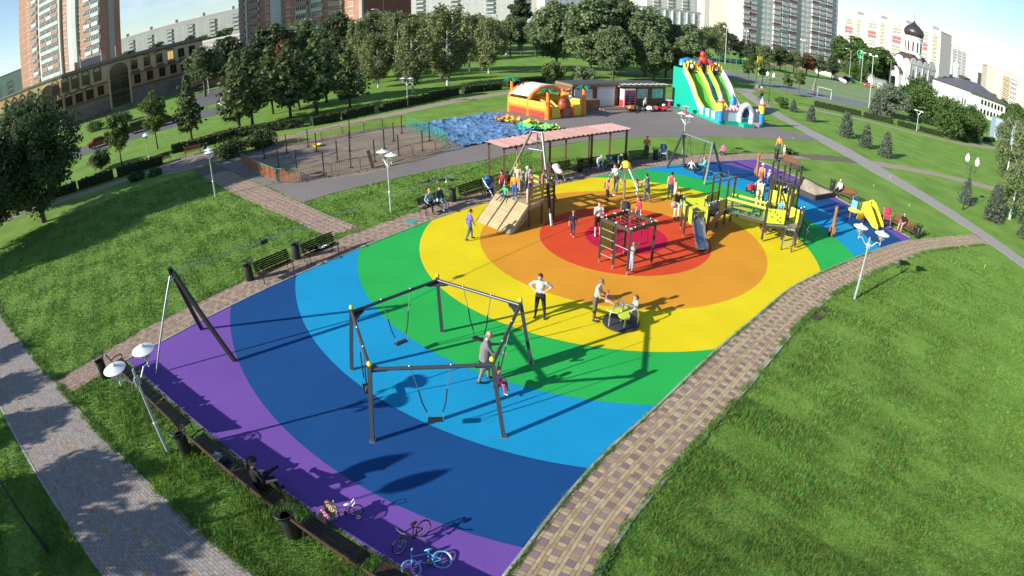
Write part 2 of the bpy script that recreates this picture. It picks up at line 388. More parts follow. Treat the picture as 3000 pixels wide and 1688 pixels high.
def pat_squares(main, sq, u=None, rows=4):
    def f(L, W):
        cols = [('L',), ('P', 0)]
        for k in range(1, rows): cols += [('L',), ('L',), ('P', k)]
        cols += [('L',)]; wid = sum(2 if c[0] == 'P' else 1 for c in cols); g = W/wid; t = 0; li = 0
        for c in cols:
            if c[0] == 'P':
                n = int(L/(4*g))+1; off = (c[1] % 2)*2*g+c[1]*.6*g
                for i in range(n):
                    s = i*4*g+off
                    if s+4*g > L: break
                    yield (s+g, t+g, 2*g, 2*g, sq); yield (s+2.5*g, t+g, g, 2*g, main); yield (s+3.5*g, t+g, g, 2*g, main)
                t += 2*g
            else:
                off = (li % 2)*g; li += 1
                for i in range(int(L/(2*g))):
                    s = i*2*g+off+g
                    if s+g <= L: yield (s, t+.5*g, 2*g, g, main)
                t += g
    return f
def pat_bond(cols, bw=.1, bl=.2):
    def f(L, W):
        n = max(1, round(W/bw)); g = W/n; r_ = random.Random(5)
        for i in range(n):
            off = (i % 2)*bl/2
            for j in range(int(L/bl)):
                s = j*bl+off+bl/2
                if s+bl/2 > L: continue
                x = r_.random(); c = cols[0] if x < .72 else cols[1] if x < .92 else cols[2]; yield (s, (i+.5)*g, bl, g, c)
    return f
PATH_R_OUT = smoothline([(1.4,5.9)]+ats('e4', (620,1449), (700,1290), (800,1120), (960,950), (1060,820), (1250,620), (1420,430), (1560,280), (1700,100), (1780,10))
   + ats('e3', (170,1090), (400,900), (500,800), (760,680), (830,630), (1100,505), (1450,365), (1830,310), (2150,275)), 90, 4)
PATH_R_IN = smoothline([(-.6,5.9)]+[tuple(q) for q in EDGE_R]+ats('e3', (1500,208), (1800,180), (2010,165))+[(34.5,28.6)], 90, 1)
PRI = offset(PATH_R_IN, -.10)
paved('curved_brick_path', PRI, PATH_R_OUT, pat_squares('beige', 'plum'), limit=48)
kerb('kerb_lawn_side', offset(PATH_R_OUT[:70], -.05), .09, -.02, .045)
PL_OUT = smoothline([(-17.75,12.15), (-16.1,14.45), (-14.77,16.75), (-13.13,18.9), (-11.75,20.75), (-9.95,23.3), (-7.6,26.0), (-5.1,28.7), (-2.9,30.9), (0.2,33.6), (3.4,36.0), (7,38.6), (11.92,41.45), (16.9,43.4), (22.84,45.2), (28.91,46.75), (33.6,47.1)], 90, 4)
PL_IN = smoothline([(-16.2,11.55), (-15.28,12.9)]+[tuple(q) for q in offset(EDGE_L, .09)]+[(23.4,43.58), (27.7,44.75), (33.4,45.3)], 120, 2)
paved('long_brick_path', PL_IN, PL_OUT, pat_squares('tan', 'brown', rows=4), limit=52)
PC_L = smoothline([(-27.3,41.39), (-21.33,35.9), (-16.2,31.3), (-13.21,28.86), (-9.4,25.6)], 60, 2)
PC_R = smoothline([(-25.9,43.2), (-20.21,37.7), (-16.85,34.65), (-12.49,30.66), (-10.17,28.5), (-7.45,26.2)], 60, 2)
paved('plaza_path', PC_L, PC_R, pat_squares('tan', 'brown', rows=5), z=.008, limit=46, top=.026)
GB_R = [(-30.5,18.4), (-23.85,15.05), (-16.28,11.5), (-11.38,9.05), (-5.6,6.13), (-1.5,4.15)]
GB_L = [(-31.5,15.9), (-19.77,9.93), (-17.31,8.66), (-12.27,6.1), (-9.99,4.83), (-5.5,2.6)]
paved('grey_brick_path', GB_R, GB_L, pat_bond(['grey', 'pinkgrey', 'ochre']), limit=36)
kerb('kerb_grey_path', offset(GB_L, .05)[0:4], .09, -.02, .045)
# round plaza, hedge path, far paths: pavers too small to tell apart
PAVE_FAR = mat('far_pavers_tan', (.30, .245, .195), .9, var=.22, vscale=4.5, bump=.2)
PAVE_GREY = mat('far_pavers_grey', (.29, .272, .26), .9, var=.16, vscale=4.5, bump=.2)
def disc(c, r, n=40, sx=1., sy=1.): return [(c[0]+r*sx*math.cos(2*math.pi*i/n), c[1]+r*sy*math.sin(2*math.pi*i/n)) for i in range(n)]
plaza = sheet('round_plaza', disc((-29.7, 44.6), 3.5), .014, PAVE_FAR)
for k, (r_a, r_b, c) in enumerate(((2.55, 2.95, 'plum'), (1.5, 1.9, 'plum'), (0, .9, 'beige'))):
    b = MB()
    for i in range(40):
        a1, a2 = 2*math.pi*i/40, 2*math.pi*(i+1)/40; q = lambda a, r: (-29.7+r*math.cos(a), 44.6+r*math.sin(a), .019)
        b.add([q(a1, r_a), q(a1, r_b), q(a2, r_b), q(a2, r_a)], [(0, 1, 2, 3)])
    b.obj('paver_ring', PM[PIDX[c]+k], plaza)
def strip(name, A, B, z, m): return sheet(name, [tuple(q) for q in A]+[tuple(q) for q in B[::-1]], z, m)
strip('hedge_path', [(-31.84,42.3), (-34.0,41.0), (-38.4,37.6), (-43.97,35.0), (-60,26)], [(-32.2,43.5), (-34.94,42.2), (-40.0,38.7), (-43.9,36.7), (-60.5,28)], .018, PAVE_FAR)
BACKP_A = [(-24.8,48.2), (-21.97,49.4), (-16.71,53.5), (-11.39,59.3), (-5.85,66.0), (.53,73.0), (4.47,77.9), (12, 88)]
BACKP_B = [(-26.5,48.6), (-23.61,50.74), (-18.03,55.1), (-11.93,61.4), (-6.3,68.6), (.5,75.6), (4.6,80.6), (11, 90)]
strip('back_path', BACKP_A, BACKP_B, .012, PAVE_FAR)
strip('grey_path_east', [(38.1,93), (33.9,69.8), (33.4,60), (33.0,54.9), (33.0,43.2), (33.7,36.9), (34.4,28.7), (35.2,20), (36.5,8)], [(47,98), (40,90), (36.1,69.8), (35.6,60.4), (36.1,53), (35.9,41.5), (36.4,33), (36.6,28.4), (37.5,20), (39,8)], .017, PAVE_GREY)
strip('park_path', [(36,45.4), (37.65,45.4), (45,45.2), (53.4,43.5), (70,40)], [(36,47.3), (37.5,47.4), (45,47.0), (56,45.4), (72,42)], .012, PAVE_FAR)
strip('hedge_walk', [(36,80.5), (47.1,78.5), (55.8,76.6), (65.2,73.3), (78,73), (90,77), (122,87)], [(36,82), (47.1,79.9), (55.8,78.2), (65.3,74.9), (78,74.6), (89,78.9), (120,89.5)], .012, PAVE_FAR)
# asphalt court, fenced dirt circle
ASPH = mat('asphalt', (.185, .165, .158), .9, var=.08, vscale=3, var2=.12, v2scale=.12, bump=.25, bscale=60)
AP = [(-26.0,43.3), (-20.21,37.9), (-16.85,34.85), (-12.49,30.86), (-11.34,32.12), (-7.79,34.85), (-2.39,38.8), (1.5,42.0), (5.5,45.2), (10.23,47.5), (16.62,49.4), (24.36,51.6), (33.0,53.6), (33.1,56.0), (30.6,57.2), (28.8,60.5), (33.0,69), (33.2,73), (26,77), (8,69), (4,66), (-.2,60.2), (-5.1,56.3), (-9.8,52.6), (-14,51.2), (-21.5,48.1), (-24.6,46.0)]
sheet('asphalt_court', AP, .022, ASPH)
DIRT = mat('dirt', (.205, .165, .13), .95, var=.2, vscale=1.5, var2=.25, v2scale=.35, bump=.4)
sheet('dirt_circle', disc((-13.1, 43.2), 7.7), .030, DIRT, False)
# street on the west, its verge and far pitch
ROAD = mat('street_asphalt', (.11, .11, .115), .9, var=.12, vscale=.8, bump=.2)
strip('street', [(-112,52), (-75,56), (-57,57.6), (-47.2,66.6), (-41.8,73.4), (-33,88), (-24,112)], [(-112,62), (-77,63), (-64.8,65.2), (-55,72.6), (-48.8,79), (-40,92), (-31,115)], .02, ROAD)
strip('car_park', [(-53,84), (-44,92), (-33,114), (-50,126)], [(-60,92), (-70,104), (-66,118), (-62,128)], .016, ROAD)
FIELD = mat('artificial_turf', (.17, .235, .095), .9, var=.1, vscale=.4, var2=.06, v2scale=5)
FX = Vector((.62, .785, 0)); FY = Vector((.785, -.62, 0))
def fpt(a, b): return (50.0+FX.x*a+FY.x*b, 110.0+FX.y*a+FY.y*b)
sheet('sports_apron', ats('c4', (40,585), (330,660), (560,700), (820,755), (1290,850), (1440,890), (1420,925), (1080,885), (820,830), (600,775), (300,700), (60,645)), .012, mat('grey_apron', (.17,.18,.185), .9, var=.1, vscale=.5))
NEARL, FARL = ats('c4', (60,600), (330,672), (560,715), (820,770), (1290,868)), ats('c4', (60,575), (480,610), (830,650), (1130,705), (1420,775))
sheet('football_pitch', NEARL+FARL[::-1], .02, FIELD)
WHITE = mat('white_line', (.62, .64, .58), .8)
def fline(P, w=.16):
    b = MB(); P = [Vector((*p, .026)) for p in P]
    for p, q in zip(P, P[1:]):
        d = (q-p).normalized(); s = Vector((-d.y, d.x, 0))*w/2; b.add([p-s, p+s, q+s, q-s], [(3, 2, 1, 0)])
    return b
fm = fline(ats('c4', (335,665), (560,706), (820,760), (1290,857)))
cc_ = at('c4', 1175, 770)
for extra in (fline(ats('c4', (90,580), (480,616), (830,657), (1130,712), (1380,772))), fline(ats('c4', (830,657), (800,756))), fline([(cc_[0]+7*math.cos(k*.2618), cc_[1]+7*math.sin(k*.2618)) for k in range(25)]), fline(ats('c4', (470,650), (640,676), (600,712))), fline(ats('c4', (335,665), (470,650)))): fm.add(extra.v, extra.f)
struct(fm.obj('pitch_lines', WHITE))
sheet('running_track', ats('c4', (340,525), (470,548), (900,618), (1130,665), (1430,745), (1450,735), (1130,645), (900,600), (560,545), (345,512)), .016, mat('track_rubber', (.30,.16,.125), .9, var=.1, vscale=.3))
sheet('tennis_court', ats('c4', (-150,500), (240,545), (245,515), (-130,478)), .018, mat('court_slate', (.055,.065,.075), .85, var=.1, vscale=.3))
# =====================================================================
# BUILDINGS
# =====================================================================
GLASS = mat('window_glass', (.065, .085, .10), .12, spec=.6)
GLASSD = mat('dark_glass', (.012, .014, .016), .1, spec=.5)
FRAMEW = mat('white_frame', (.72, .73, .72), .5)
FRAMEB = mat('brown_frame', (.12, .06, .035), .6)
def azpt(az, D): return (D*math.sin(R(az)), D*math.cos(R(az)))
def onl(c, x, y, P, u):
    """how far along the line P+t*u the photo's pixel lies (by its bearing)"""
    q = at(c, x, y, 10.4) if False else None
    a = CR[c]; U = (a[0]+x/a[2]-1500)/1500; V = -(a[1]+y/a[2]-844)/1500; r = math.hypot(U, V); th = LA1*r+LA3*r**3; s = math.sin(th)/r
    dx, dy, dz = U*s, V*s, -math.cos(th); wy = -dz*math.cos(PITCH)+dy*math.sin(PITCH); k = dx/wy
    return (k*P[1]-P[0])/(u[0]-k*u[1])
WMESH = {}
def wmesh(kind, w, h, fr=None, gl=None, par=None, mul=1, depth=.9):
    """window ('w') or glazed balcony ('b') seen from -y, origin at its bottom middle"""
    key = (kind, w, h, fr and fr.name, gl and gl.name, par and par.name, mul)
    if key in WMESH: return WMESH[key]
    fr = fr or FRAMEW; gl = gl or GLASS; b = MB(); t = .09
    if kind == 'w':
        b.box((0, .03, h/2), (w-.04, .05, h-.04), 0, 1)
        for x in (-w/2+t/2, w/2-t/2): b.box((x, -.015, h/2), (t, .11, h))
        for z in (t/2, h-t/2): b.box((0, -.0125, z), (w-2*t, .105, t))
        for i in range(mul): b.box((-w/2+w*(i+1)/(mul+1), -.01, h/2), (t*.8, .08, h-2*t))
        b.box((0, -.09, -.03), (w+.12, .22, .05))
        me = b.mesh('window', [fr, gl])
    else:
        ph = 1.05
        b.box((0, -depth/2, -.1), (w, depth, .16), 0, 3); b.box((0, -depth/2, ph/2), (w-.06, depth-.08, ph), 0, 2)
        b.box((0, -depth/2+.05, (ph+h)/2), (w-.16, depth-.16, h-ph), 0, 1)
        n = max(2, int(w/.8))
        for i in range(n+1): b.box((-w/2+.05+(w-.1)*i/n, -depth/2, (ph+h)/2), (.07, depth-.04, h-ph))
        for z in (ph+.03, h-.03): b.box((0, -depth/2, z), (w-.03, depth-.02, .06))
        me = b.mesh('balcony', [fr, gl, par or FRAMEW, CONC])
    WMESH[key] = me; return me
CONC = mat('panel_grey', (.34, .345, .35), .85, var=.1, vscale=.7, var2=.08, v2scale=.12)
def block(name, label, cat, P, u, W, Dp, H, wallm, roofm=None, group=None, z0=0.):
    """box building: facade from P along u (left to right seen from outside), depth Dp behind; returns root, origin fn"""
    u = Vector((*u, 0)).normalized(); rz = math.atan2(u.y, u.x); root = thing(name, label, cat, (P[0], P[1], z0), rz, group)
    MB().box((W/2, Dp/2, H/2), (W, Dp, H)).obj('wall', wallm, root)
    rf = MB().box((W/2, Dp/2, H+.1), (W+.3, Dp+.3, .2)); rf.box((W/2, Dp/2, H+.55), (W-.4, Dp-.4, .7)); rf.obj('roof', roofm or CONC, root)
    return root
def place(root, me, x, z, y=0., rz=0.):
    return mk(me.name.split('.')[0], me, root, (x, y, z), rz)
def columns(root, cols, floors, fh, z0, side=None, y=0., skip=None):
    for x, me in cols:
        for k in range(floors):
            if skip and skip(x, k): continue
            q = me[k % len(me)] if isinstance(me, list) else me
            if side: place(root, q, side[0], z0+k*fh, x, side[1])
            else: place(root, q, x, z0+k*fh, y)
def strips(root, W, H, floors, fh, m, z0=0., th=.05, h=.16, name='floor_band', y=0.):
    for k in range(1, floors): MB().box((W/2, y-th/2, z0+k*fh-.25), (W, th, h)).obj(name, m, root)
BRK = mat('orange_brick', (.37, .195, .13), .85, var=.12, vscale=.5, bump=.2, bscale=6)
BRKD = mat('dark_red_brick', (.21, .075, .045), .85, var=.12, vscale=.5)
PALE = mat('pale_panel', (.52, .53, .50), .8, var=.08, vscale=.3)
GRN = mat('pale_green_panel', (.40, .47, .44), .8, var=.08, vscale=.3)
WHT = mat('white_panel', (.50, .50, .495), .8, var=.05, vscale=.2)
w1 = lambda w=1.5, h=1.5, **k: wmesh('w', w, h, **k)
# --- orange tower on the west
P = azpt(-50.43, 215); u = (.99, -.1)
t1 = block('brick_tower', 'tall orange brick apartment tower behind the dark brick building at the left edge', 'building', P, u, 49.4, 9, 57, BRK)
tt = lambda x, y=200: onl('c1', x, y, P, Vector((*u, 0)).normalized())
bal = wmesh('b', 3.6, 2.35, par=BRK); balg = wmesh('b', 4.2, 2.35, par=GRN); balp = wmesh('b', 3.2, 2.35, par=PALE)
wn_ = w1(1.5, 1.55)
cols = [(tt(280), wn_), (tt(352), [bal, bal, balp]), (tt(440), [balg, balg, bal]), (tt(500), wmesh('b', 3.4, 2.35, par=PALE)), (tt(560), [bal, balg, bal]), (tt(650), wn_), (tt(715), w1(.9, 1.3)), (tt(750), w1(.9, 1.3)), (tt(790), wn_), (tt(885), [bal, bal, balp]), (tt(965), [balg, balg, balp])]
columns(t1, cols, 19, 2.85, 3.0)
for xa, xb, m in ((398, 412, PALE), (598, 612, PALE), (690, 735, WHT), (735, 775, GRN), ):
    a_, b_ = tt(xa), tt(xb); MB().box(((a_+b_)/2, -.35, 28.5), (b_-a_, .9 if m is not CONC else .5, 57)).obj('wall_strip', m, t1)
strips(t1, 49.4, 57, 19, 2.85, mat('tower_seam', (.50, .40, .32), .85), 3.0)
MB().box((49.5, 4.6, 28.5), (.3, 2.6, 57)).obj('wall_strip', CONC, t1)
# --- second orange block
P = azpt(-27.0, 204); Q = azpt(-14.8, 171); u = Vector((Q[0]-P[0], Q[1]-P[1], 0)).normalized(); W2 = math.dist(P, Q)
t2 = block('brick_block', 'orange brick apartment block with glazed balconies rising behind the park trees', 'building', P, u.xy, W2, 31, 44, BRK)
tt = lambda x, y=200: onl('c2', x, y, P, u)
bal = wmesh('b', 3.9, 2.35, par=BRK); bal2 = wmesh('b', 4.6, 2.35, par=BRK); balg = wmesh('b', 4.4, 2.35, par=GRN)
cols = [(tt(385), wmesh('b', 2.6, 2.35, par=BRK)), (tt(505), bal2), (tt(630), wn_), (tt(708), w1(1., 1.3)), (tt(745), w1(1., 1.3)), (tt(840), wn_), (tt(985), [bal2, bal2, wmesh('b', 4.6, 2.35, par=PALE)]), (tt(1140), [balg, bal, balg]), (tt(1325), bal2), (tt(1475), wn_)]
columns(t2, cols, 15, 2.85, 1.4)
for xa, xb, m in ((425, 440, PALE), (680, 722, WHT), (722, 785, GRN), (1570, 1600, CONC)):
    a_, b_ = tt(xa), tt(xb); MB().box(((a_+b_)/2, -.4, 22), (b_-a_, 1.0, 44)).obj('wall_strip', m, t2)
strips(t2, W2-2, 44, 15, 2.85, mat('tower_seam', (.50, .40, .32)), 1.4)
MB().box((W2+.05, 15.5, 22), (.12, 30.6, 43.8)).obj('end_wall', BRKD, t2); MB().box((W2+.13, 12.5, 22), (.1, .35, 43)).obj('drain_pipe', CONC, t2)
# --- grey slab far behind
P = azpt(-43, 470); Q = azpt(-26, 385); u = Vector((Q[0]-P[0], Q[1]-P[1], 0)).normalized(); W3 = math.dist(P, Q)
t3 = block('grey_slab', 'long grey apartment slab on the skyline between the two orange brick buildings', 'building', P, u.xy, W3, 14, 31.5, mat('grey_slab_wall', (.30, .31, .30), .85, var=.1, vscale=.15))
wS = wmesh('b', 5.2, 1.9, par=CONC); wT = w1(1.7, 1.6)
columns(t3, [(x, (wS if i % 3 == 1 else wT)) for i, x in enumerate(np.arange(5, W3-3, 6.2))], 4, 2.85, 18.2)
for x in np.arange(14, W3, 24): MB().box((x, 5, 33.4), (7, 4, 3.2)).obj('roof_hut', WHT, t3)
# --- school with white windows
P = azpt(-31.6, 262); u = Vector((.93, -.36, 0)).normalized()
t4 = block('grey_school', 'grey three storey school with white windows beside the orange block', 'building', P, u.xy, 42, 16, 12.2, mat('school_wall', (.27, .25, .27), .85, var=.06, vscale=.3))
columns(t4, [(x, w1(2.3, 1.9, mul=2)) for x in np.arange(2.6, 40, 4.1)], 3, 3.6, 1.6)
# --- dark brick building: lit wing and long shaded front
TANW = mat('tan_render', (.44, .32, .22), .85, var=.1, vscale=.5); ROSE = mat('rose_brick', (.38, .20, .14), .85, var=.14, vscale=.6, bump=.2, bscale=8)
BASE = mat('basement_brick', (.19, .15, .135), .9, var=.15, vscale=.6); TRIM = mat('brick_trim', (.13, .065, .045), .85)
P0 = (-101.5, 97.9); uB = Vector((.615, .788, 0)).normalized(); LB = 39.5
db = thing('brick_office', 'dark brick office building with pointed window surrounds and a tall arched window', 'building', (*P0, 0), math.atan2(uB.y, uB.x))
MB().box((LB/2, 8, 2.3), (LB, 16, 4.6)).obj('basement', BASE, db); MB().box((LB/2, 8.01, 6.2), (LB, 15.98, 3.2)).obj('wall', ROSE, db)
MB().box((LB/2, 8.02, 10.2), (LB, 15.96, 4.8)).obj('wall', TANW, db)
cn = MB().box((LB/2, 7.9, 12.75), (LB+.8, 16.6, .5)); cn.box((LB/2, 8, 13.1), (LB+.3, 16.2, .25))
cn.obj('cornice', mat('cornice_lead', (.16, .15, .15), .7), db)
for i in range(int(LB/.5)): MB().box((i*.5+.25, -.18, 12.35), (.24, .36, .3)).obj('dentil', TRIM, db)
tB = lambda x, y=700: onl('c1', x, y, P0, uB)
def pointed(root, x, z, w=1.7, h=2.2, mat_=None):
    b = MB(); b.box((0, .02, h/2), (w, .05, h), 0, 1)
    for s in (-1, 1): b.box((s*(w/2+.12), -.08, h/2+.1), (.22, .2, h+.4)); b.beam((s*(w/2+.2), -.09, h+.35), (0, -.09, h+1.35), .2, .2)
    b.box((0, -.06, h/2), (.07, .1, h)); b.box((0, -.1, -.1), (w+.5, .3, .18)); b.box((0, -.05, h+.2), (w+.3, .12, .28), 0, 2)
    return place(root, WMESH.setdefault('pt', b.mesh('window', [TRIM, GLASSD, TANW])), x, z)
for x in (540, 640, 745, 855, 975): pointed(db, tB(x), 9.0)
for x in (560, 660, 770, 880): pointed(db, tB(x), 5.2)
wb = wmesh('w', 1.8, 2.3, fr=TRIM, gl=GLASSD); wl_ = wmesh('w', 1.8, 2.3, fr=TRIM, gl=mat('lit_window', (.6, .42, .14), .4, emit=(.35, .22, .06)))
place(db, wb, tB(995), 5.2)
for x in (1355, 1485, 1610, 1725, 1835, 1945):
    place(db, wl_ if x == 1725 else wb, tB(x), 9.1); place(db, wb, tB(x+20), 5.4)
    MB().box((tB(x+8), -.09, 8.3), (2.2, .16, .9)).obj('brick_panel', TRIM, db)
for xa, xb in ((1310, 1520), (1550, 1760)):
    a_, b_ = tB(xa), tB(xb); g_ = MB(); g_.beam((a_, -.12, 11.7), ((a_+b_)/2, -.12, 12.3), .22); g_.beam((b_, -.12, 11.7), ((a_+b_)/2, -.12, 12.3), .22); g_.obj('gable_moulding', TRIM, db)
xa, xb = tB(1100), tB(1285); xm, rw = (xa+xb)/2, (xb-xa)/2
arch = [(xm-rw, 1.2), (xm+rw, 1.2)]+[(xm+rw*math.cos(R(a)), 9.6+rw*.85*math.sin(R(a))) for a in range(0, 181, 15)]
MB().plate(arch, (0, -.06, 0), (1,0,0), (0,0,1), .1).obj('arched_window', GLASSD, db)
am = MB(); ar2 = [(xm+(rw+.35)*math.cos(R(a)), -.14, 9.6+(rw*.85+.35)*math.sin(R(a))) for a in range(0, 181, 15)]
am.path([(xm+rw+.35, -.14, 1)]+ar2+[(xm-rw-.35, -.14, 1)], .32, 4); am.obj('arch_surround', TANW, db)
gm = MB(); gm.box((xm, -.13, 6), (.12, .06, 10))
for z in (3.2, 5.2, 7.2, 9.2): gm.box((xm, -.13, z), (2*rw-.1, .05, .12))
gm.obj('mullion', TRIM, db)
for z, h_ in ((4.65, .35), (8.0, .28)): MB().box((LB/2, -.07, z), (LB, .16, h_)).obj('string_course', TRIM, db)
for x in np.arange(1.5, 12, 2.4): place(db, wmesh('w', 1.7, 2.6, fr=TRIM, gl=GLASSD), x, .6)
for x in (30, 33, 36): place(db, wmesh('w', 1.5, 1.6, fr=TRIM, gl=GLASSD), x, 2)
# roof clutter
pc = MB().box((9, 9, 14.2), (9, 5, 2)); pc.obj('roof_hut', mat('pink_hut', (.42, .30, .27), .8), db)
for x, y in ((6, 5), (12, 5), (17, 9)): MB().tube((x, y, 13), (x, y, 16.5), .08).obj('antenna', FRAMEW, db)
uA = Vector((.977, .213, 0)).normalized(); PA = (P0[0]-uA.x*23.5, P0[1]-uA.y*23.5)
wa = thing('office_wing', 'sunlit yellow brick wing with an arched window at the left picture edge', 'building', (*PA, 0), math.atan2(uA.y, uA.x))
YEL = mat('yellow_brick', (.46, .33, .17), .85, var=.12, vscale=.5)
MB().box((11.7, 7, 2.3), (23.4, 14, 4.6)).obj('basement', BASE, wa); MB().box((11.7, 7.01, 8.7), (23.4, 13.98, 8.2)).obj('wall', YEL, wa)
MB().box((11.7, 7, 13.0), (24, 14.6, .45)).obj('cornice', mat('cornice_lead', (.16, .15, .15)), wa)
for x in (3, 6, 9, 12): pointed(wa, x, 8.6); pointed(wa, x, 5.0)
arch = [(16.2, 1), (21.6, 1)]+[(18.9+2.7*math.cos(R(a)), 9.2+2.4*math.sin(R(a))) for a in range(0, 181, 15)]
MB().plate(arch, (0, -.06, 0), (1,0,0), (0,0,1), .1).obj('arched_window', GLASSD, wa)
am = MB(); am.path([(21.9, -.14, 1)]+[(18.9+3*math.cos(R(a)), -.14, 9.2+2.7*math.sin(R(a))) for a in range(0, 181, 15)]+[(15.9, -.14, 1)], .3, 4); am.obj('arch_surround', TANW, wa)
# --- pale blocks beyond the wood
P = azpt(-11.5, 372); u = Vector((1, .02, 0)).normalized()
t5 = block('white_slab', 'white nine storey panel block seen over the birches at the top edge', 'building', P, u.xy, 88, 14, 33, WHT)
columns(t5, [(x, wmesh('b', 5, 1.9, par=PALE) if i % 5 == 3 else w1(1.8, 1.6)) for i, x in enumerate(np.arange(3, 86, 4.4))], 7, 2.85, 11.8)
P = azpt(1.2, 405); t6 = block('cream_block', 'cream apartment block peeping between the dark poplar and the leafy maples', 'building', P, (1, .05), 22, 14, 36, mat('cream_wall', (.62, .56, .40), .8))
columns(t6, [(x, w1(1.7, 1.6)) for x in np.arange(2, 21, 3.6)], 9, 2.85, 9)
P = azpt(3.2, 300); t7 = block('blue_grey_house', 'blue grey block with a plain end wall beside the leafy maples', 'building', P, (.95, .3), 30, 12, 27, mat('blue_grey_wall', (.42, .45, .49), .8))
columns(t7, [(x, w1(1.6, 1.5)) for x in np.arange(4, 29, 3.6)], 7, 2.85, 6)
P = azpt(10.2, 252); u = Vector((.97, .24, 0)).normalized()
t8 = block('white_school', 'low white school with strip windows behind the maple crowns', 'building', P, u.xy, 44, 14, 16.3, WHT)
columns(t8, [(x, w1(2.2, 1.9, mul=2)) for x in np.arange(2.6, 43, 3.9)], 4, 3.6, 2.2)
for x in np.arange(.6, 44, 3.9): MB().box((x, -.25, 8.2), (.5, .5, 16.2)).obj('pilaster', FRAMEW, t8)
P = azpt(13.2, 440); t9 = block('grey_tower_block', 'tall pale grey block with balconies above the white school', 'building', P, (.98, .2), 44, 16, 50, WHT)
columns(t9, [(x, wmesh('b', 4.4, 1.9, par=PALE) if i % 3 == 1 else w1(1.7, 1.6)) for i, x in enumerate(np.arange(3, 42, 4.2))], 8, 2.85, 15)
P = azpt(18.9, 400); t10 = block('cream_tower', 'cream and grey tower beside the blank white end wall of the panel tower', 'building', P, (.97, -.22), 24, 16, 52, mat('cream_tower_wall', (.66, .60, .43), .8))
MB().box((1.6, -.1, 26), (3.2, .2, 52)).obj('wall_strip', CONC, t10)
columns(t10, [(x, w1(1.5, 1.5)) for x in (5.5, 9, 14, 19, 22)], 12, 2.85, 8)
# --- big grey panel tower
P = azpt(22.8, 280); u = Vector((.95, .3, 0)).normalized(); t11 = block('panel_tower', 'huge grey panel tower with glazed balconies and a blank white end wall', 'building', P, u.xy, 73, 12.4, 50, mat('panel_light_grey', (.52, .525, .53), .85, var=.06, vscale=.35, var2=.05, v2scale=.1))
MB().box((-.06, 6.2, 25), (.12, 12.3, 49.9)).obj('end_wall', WHT, t11)
tt = lambda x, y=250: onl('c4', x, y, P, u)
MAR = mat('maroon_panel', (.16, .05, .07), .7); BLU = mat('blue_glass_panel', (.16, .21, .28), .5)
bm_ = [wmesh('b', 4.8, 2.0, par=PALE), wmesh('b', 4.8, 2.0, par=WHT), wmesh('b', 4.8, 2.0, par=MAR), wmesh('b', 4.8, 2.0, par=GRN)]
wq = w1(1.5, 1.6)
cols = [(tt(243), [bm_[0], bm_[2], bm_[1]]), (tt(292), [bm_[2], bm_[1], bm_[0]]), (tt(345), wq), (tt(388), wq), (tt(432), wq), (tt(495), [bm_[1], bm_[2], bm_[0], bm_[1]]), (tt(565), [bm_[3], wmesh('b', 4.8, 2.0, par=BLU), bm_[3]]), (tt(632), [bm_[0], bm_[2], bm_[1]]), (tt(682), wq), (tt(720), wq), (tt(760), wq), (tt(812), [bm_[1], bm_[0], bm_[2]]), (tt(873), [bm_[3], bm_[3], wmesh('b', 4.8, 2.0, par=BLU)]), (tt(932), [bm_[0], bm_[1], bm_[2]]), (tt(985), wq)]
columns(t11, cols, 16, 2.85, 3)
strips(t11, 73, 50, 17, 2.85, CONC, 2.2, .06, .1)
# --- red and yellow striped slab
C1 = (295.5, 312.4); C0_ = (272.6, 424.6); u = Vector((C1[0]-C0_[0], C1[1]-C0_[1], 0)).normalized(); W5 = math.dist(C0_, C1)
t12 = block('striped_slab', 'long white slab with red and yellow balcony bands behind the church', 'building', C0_, u.xy, W5, 16, 45, mat('slab_white', (.50, .49, .46), .85, var=.04, vscale=.1), CONC)
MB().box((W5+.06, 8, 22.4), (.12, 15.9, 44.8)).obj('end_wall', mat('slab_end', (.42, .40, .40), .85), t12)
RED = mat('red_balcony', (.45, .06, .06), .7); YLW = mat('yellow_balcony', (.60, .48, .22), .7)
br = [wmesh('b', 9.5, 1.9, par=YLW), wmesh('b', 9.5, 1.9, par=FRAMEW), wmesh('b', 9.5, 1.9, par=RED), wmesh('b', 9.5, 1.9, par=RED), wmesh('b', 9.5, 1.9, par=FRAMEW)]
cols = []
for i in range(4):
    x0 = 4+i*28.4; cols += [(x0, w1(1.8, 1.6)), (x0+8, br), (x0+16, w1(1.8, 1.6)), (x0+20, wmesh('b', 4.5, 1.9, par=YLW))]
columns(t12, cols, 12, 2.85, 9)
for i in range(4): MB().box((14+i*28.4, 8, 47), (9, 9, 4)).obj('roof_hut', mat('slab_white', (.6, .59, .55)), t12)
for x in (28, 56.5, 85): MB().box((x, -.08, 22), (.7, .16, 44)).obj('wall_strip', mat('beige_strip', (.36, .30, .24), .85), t12)
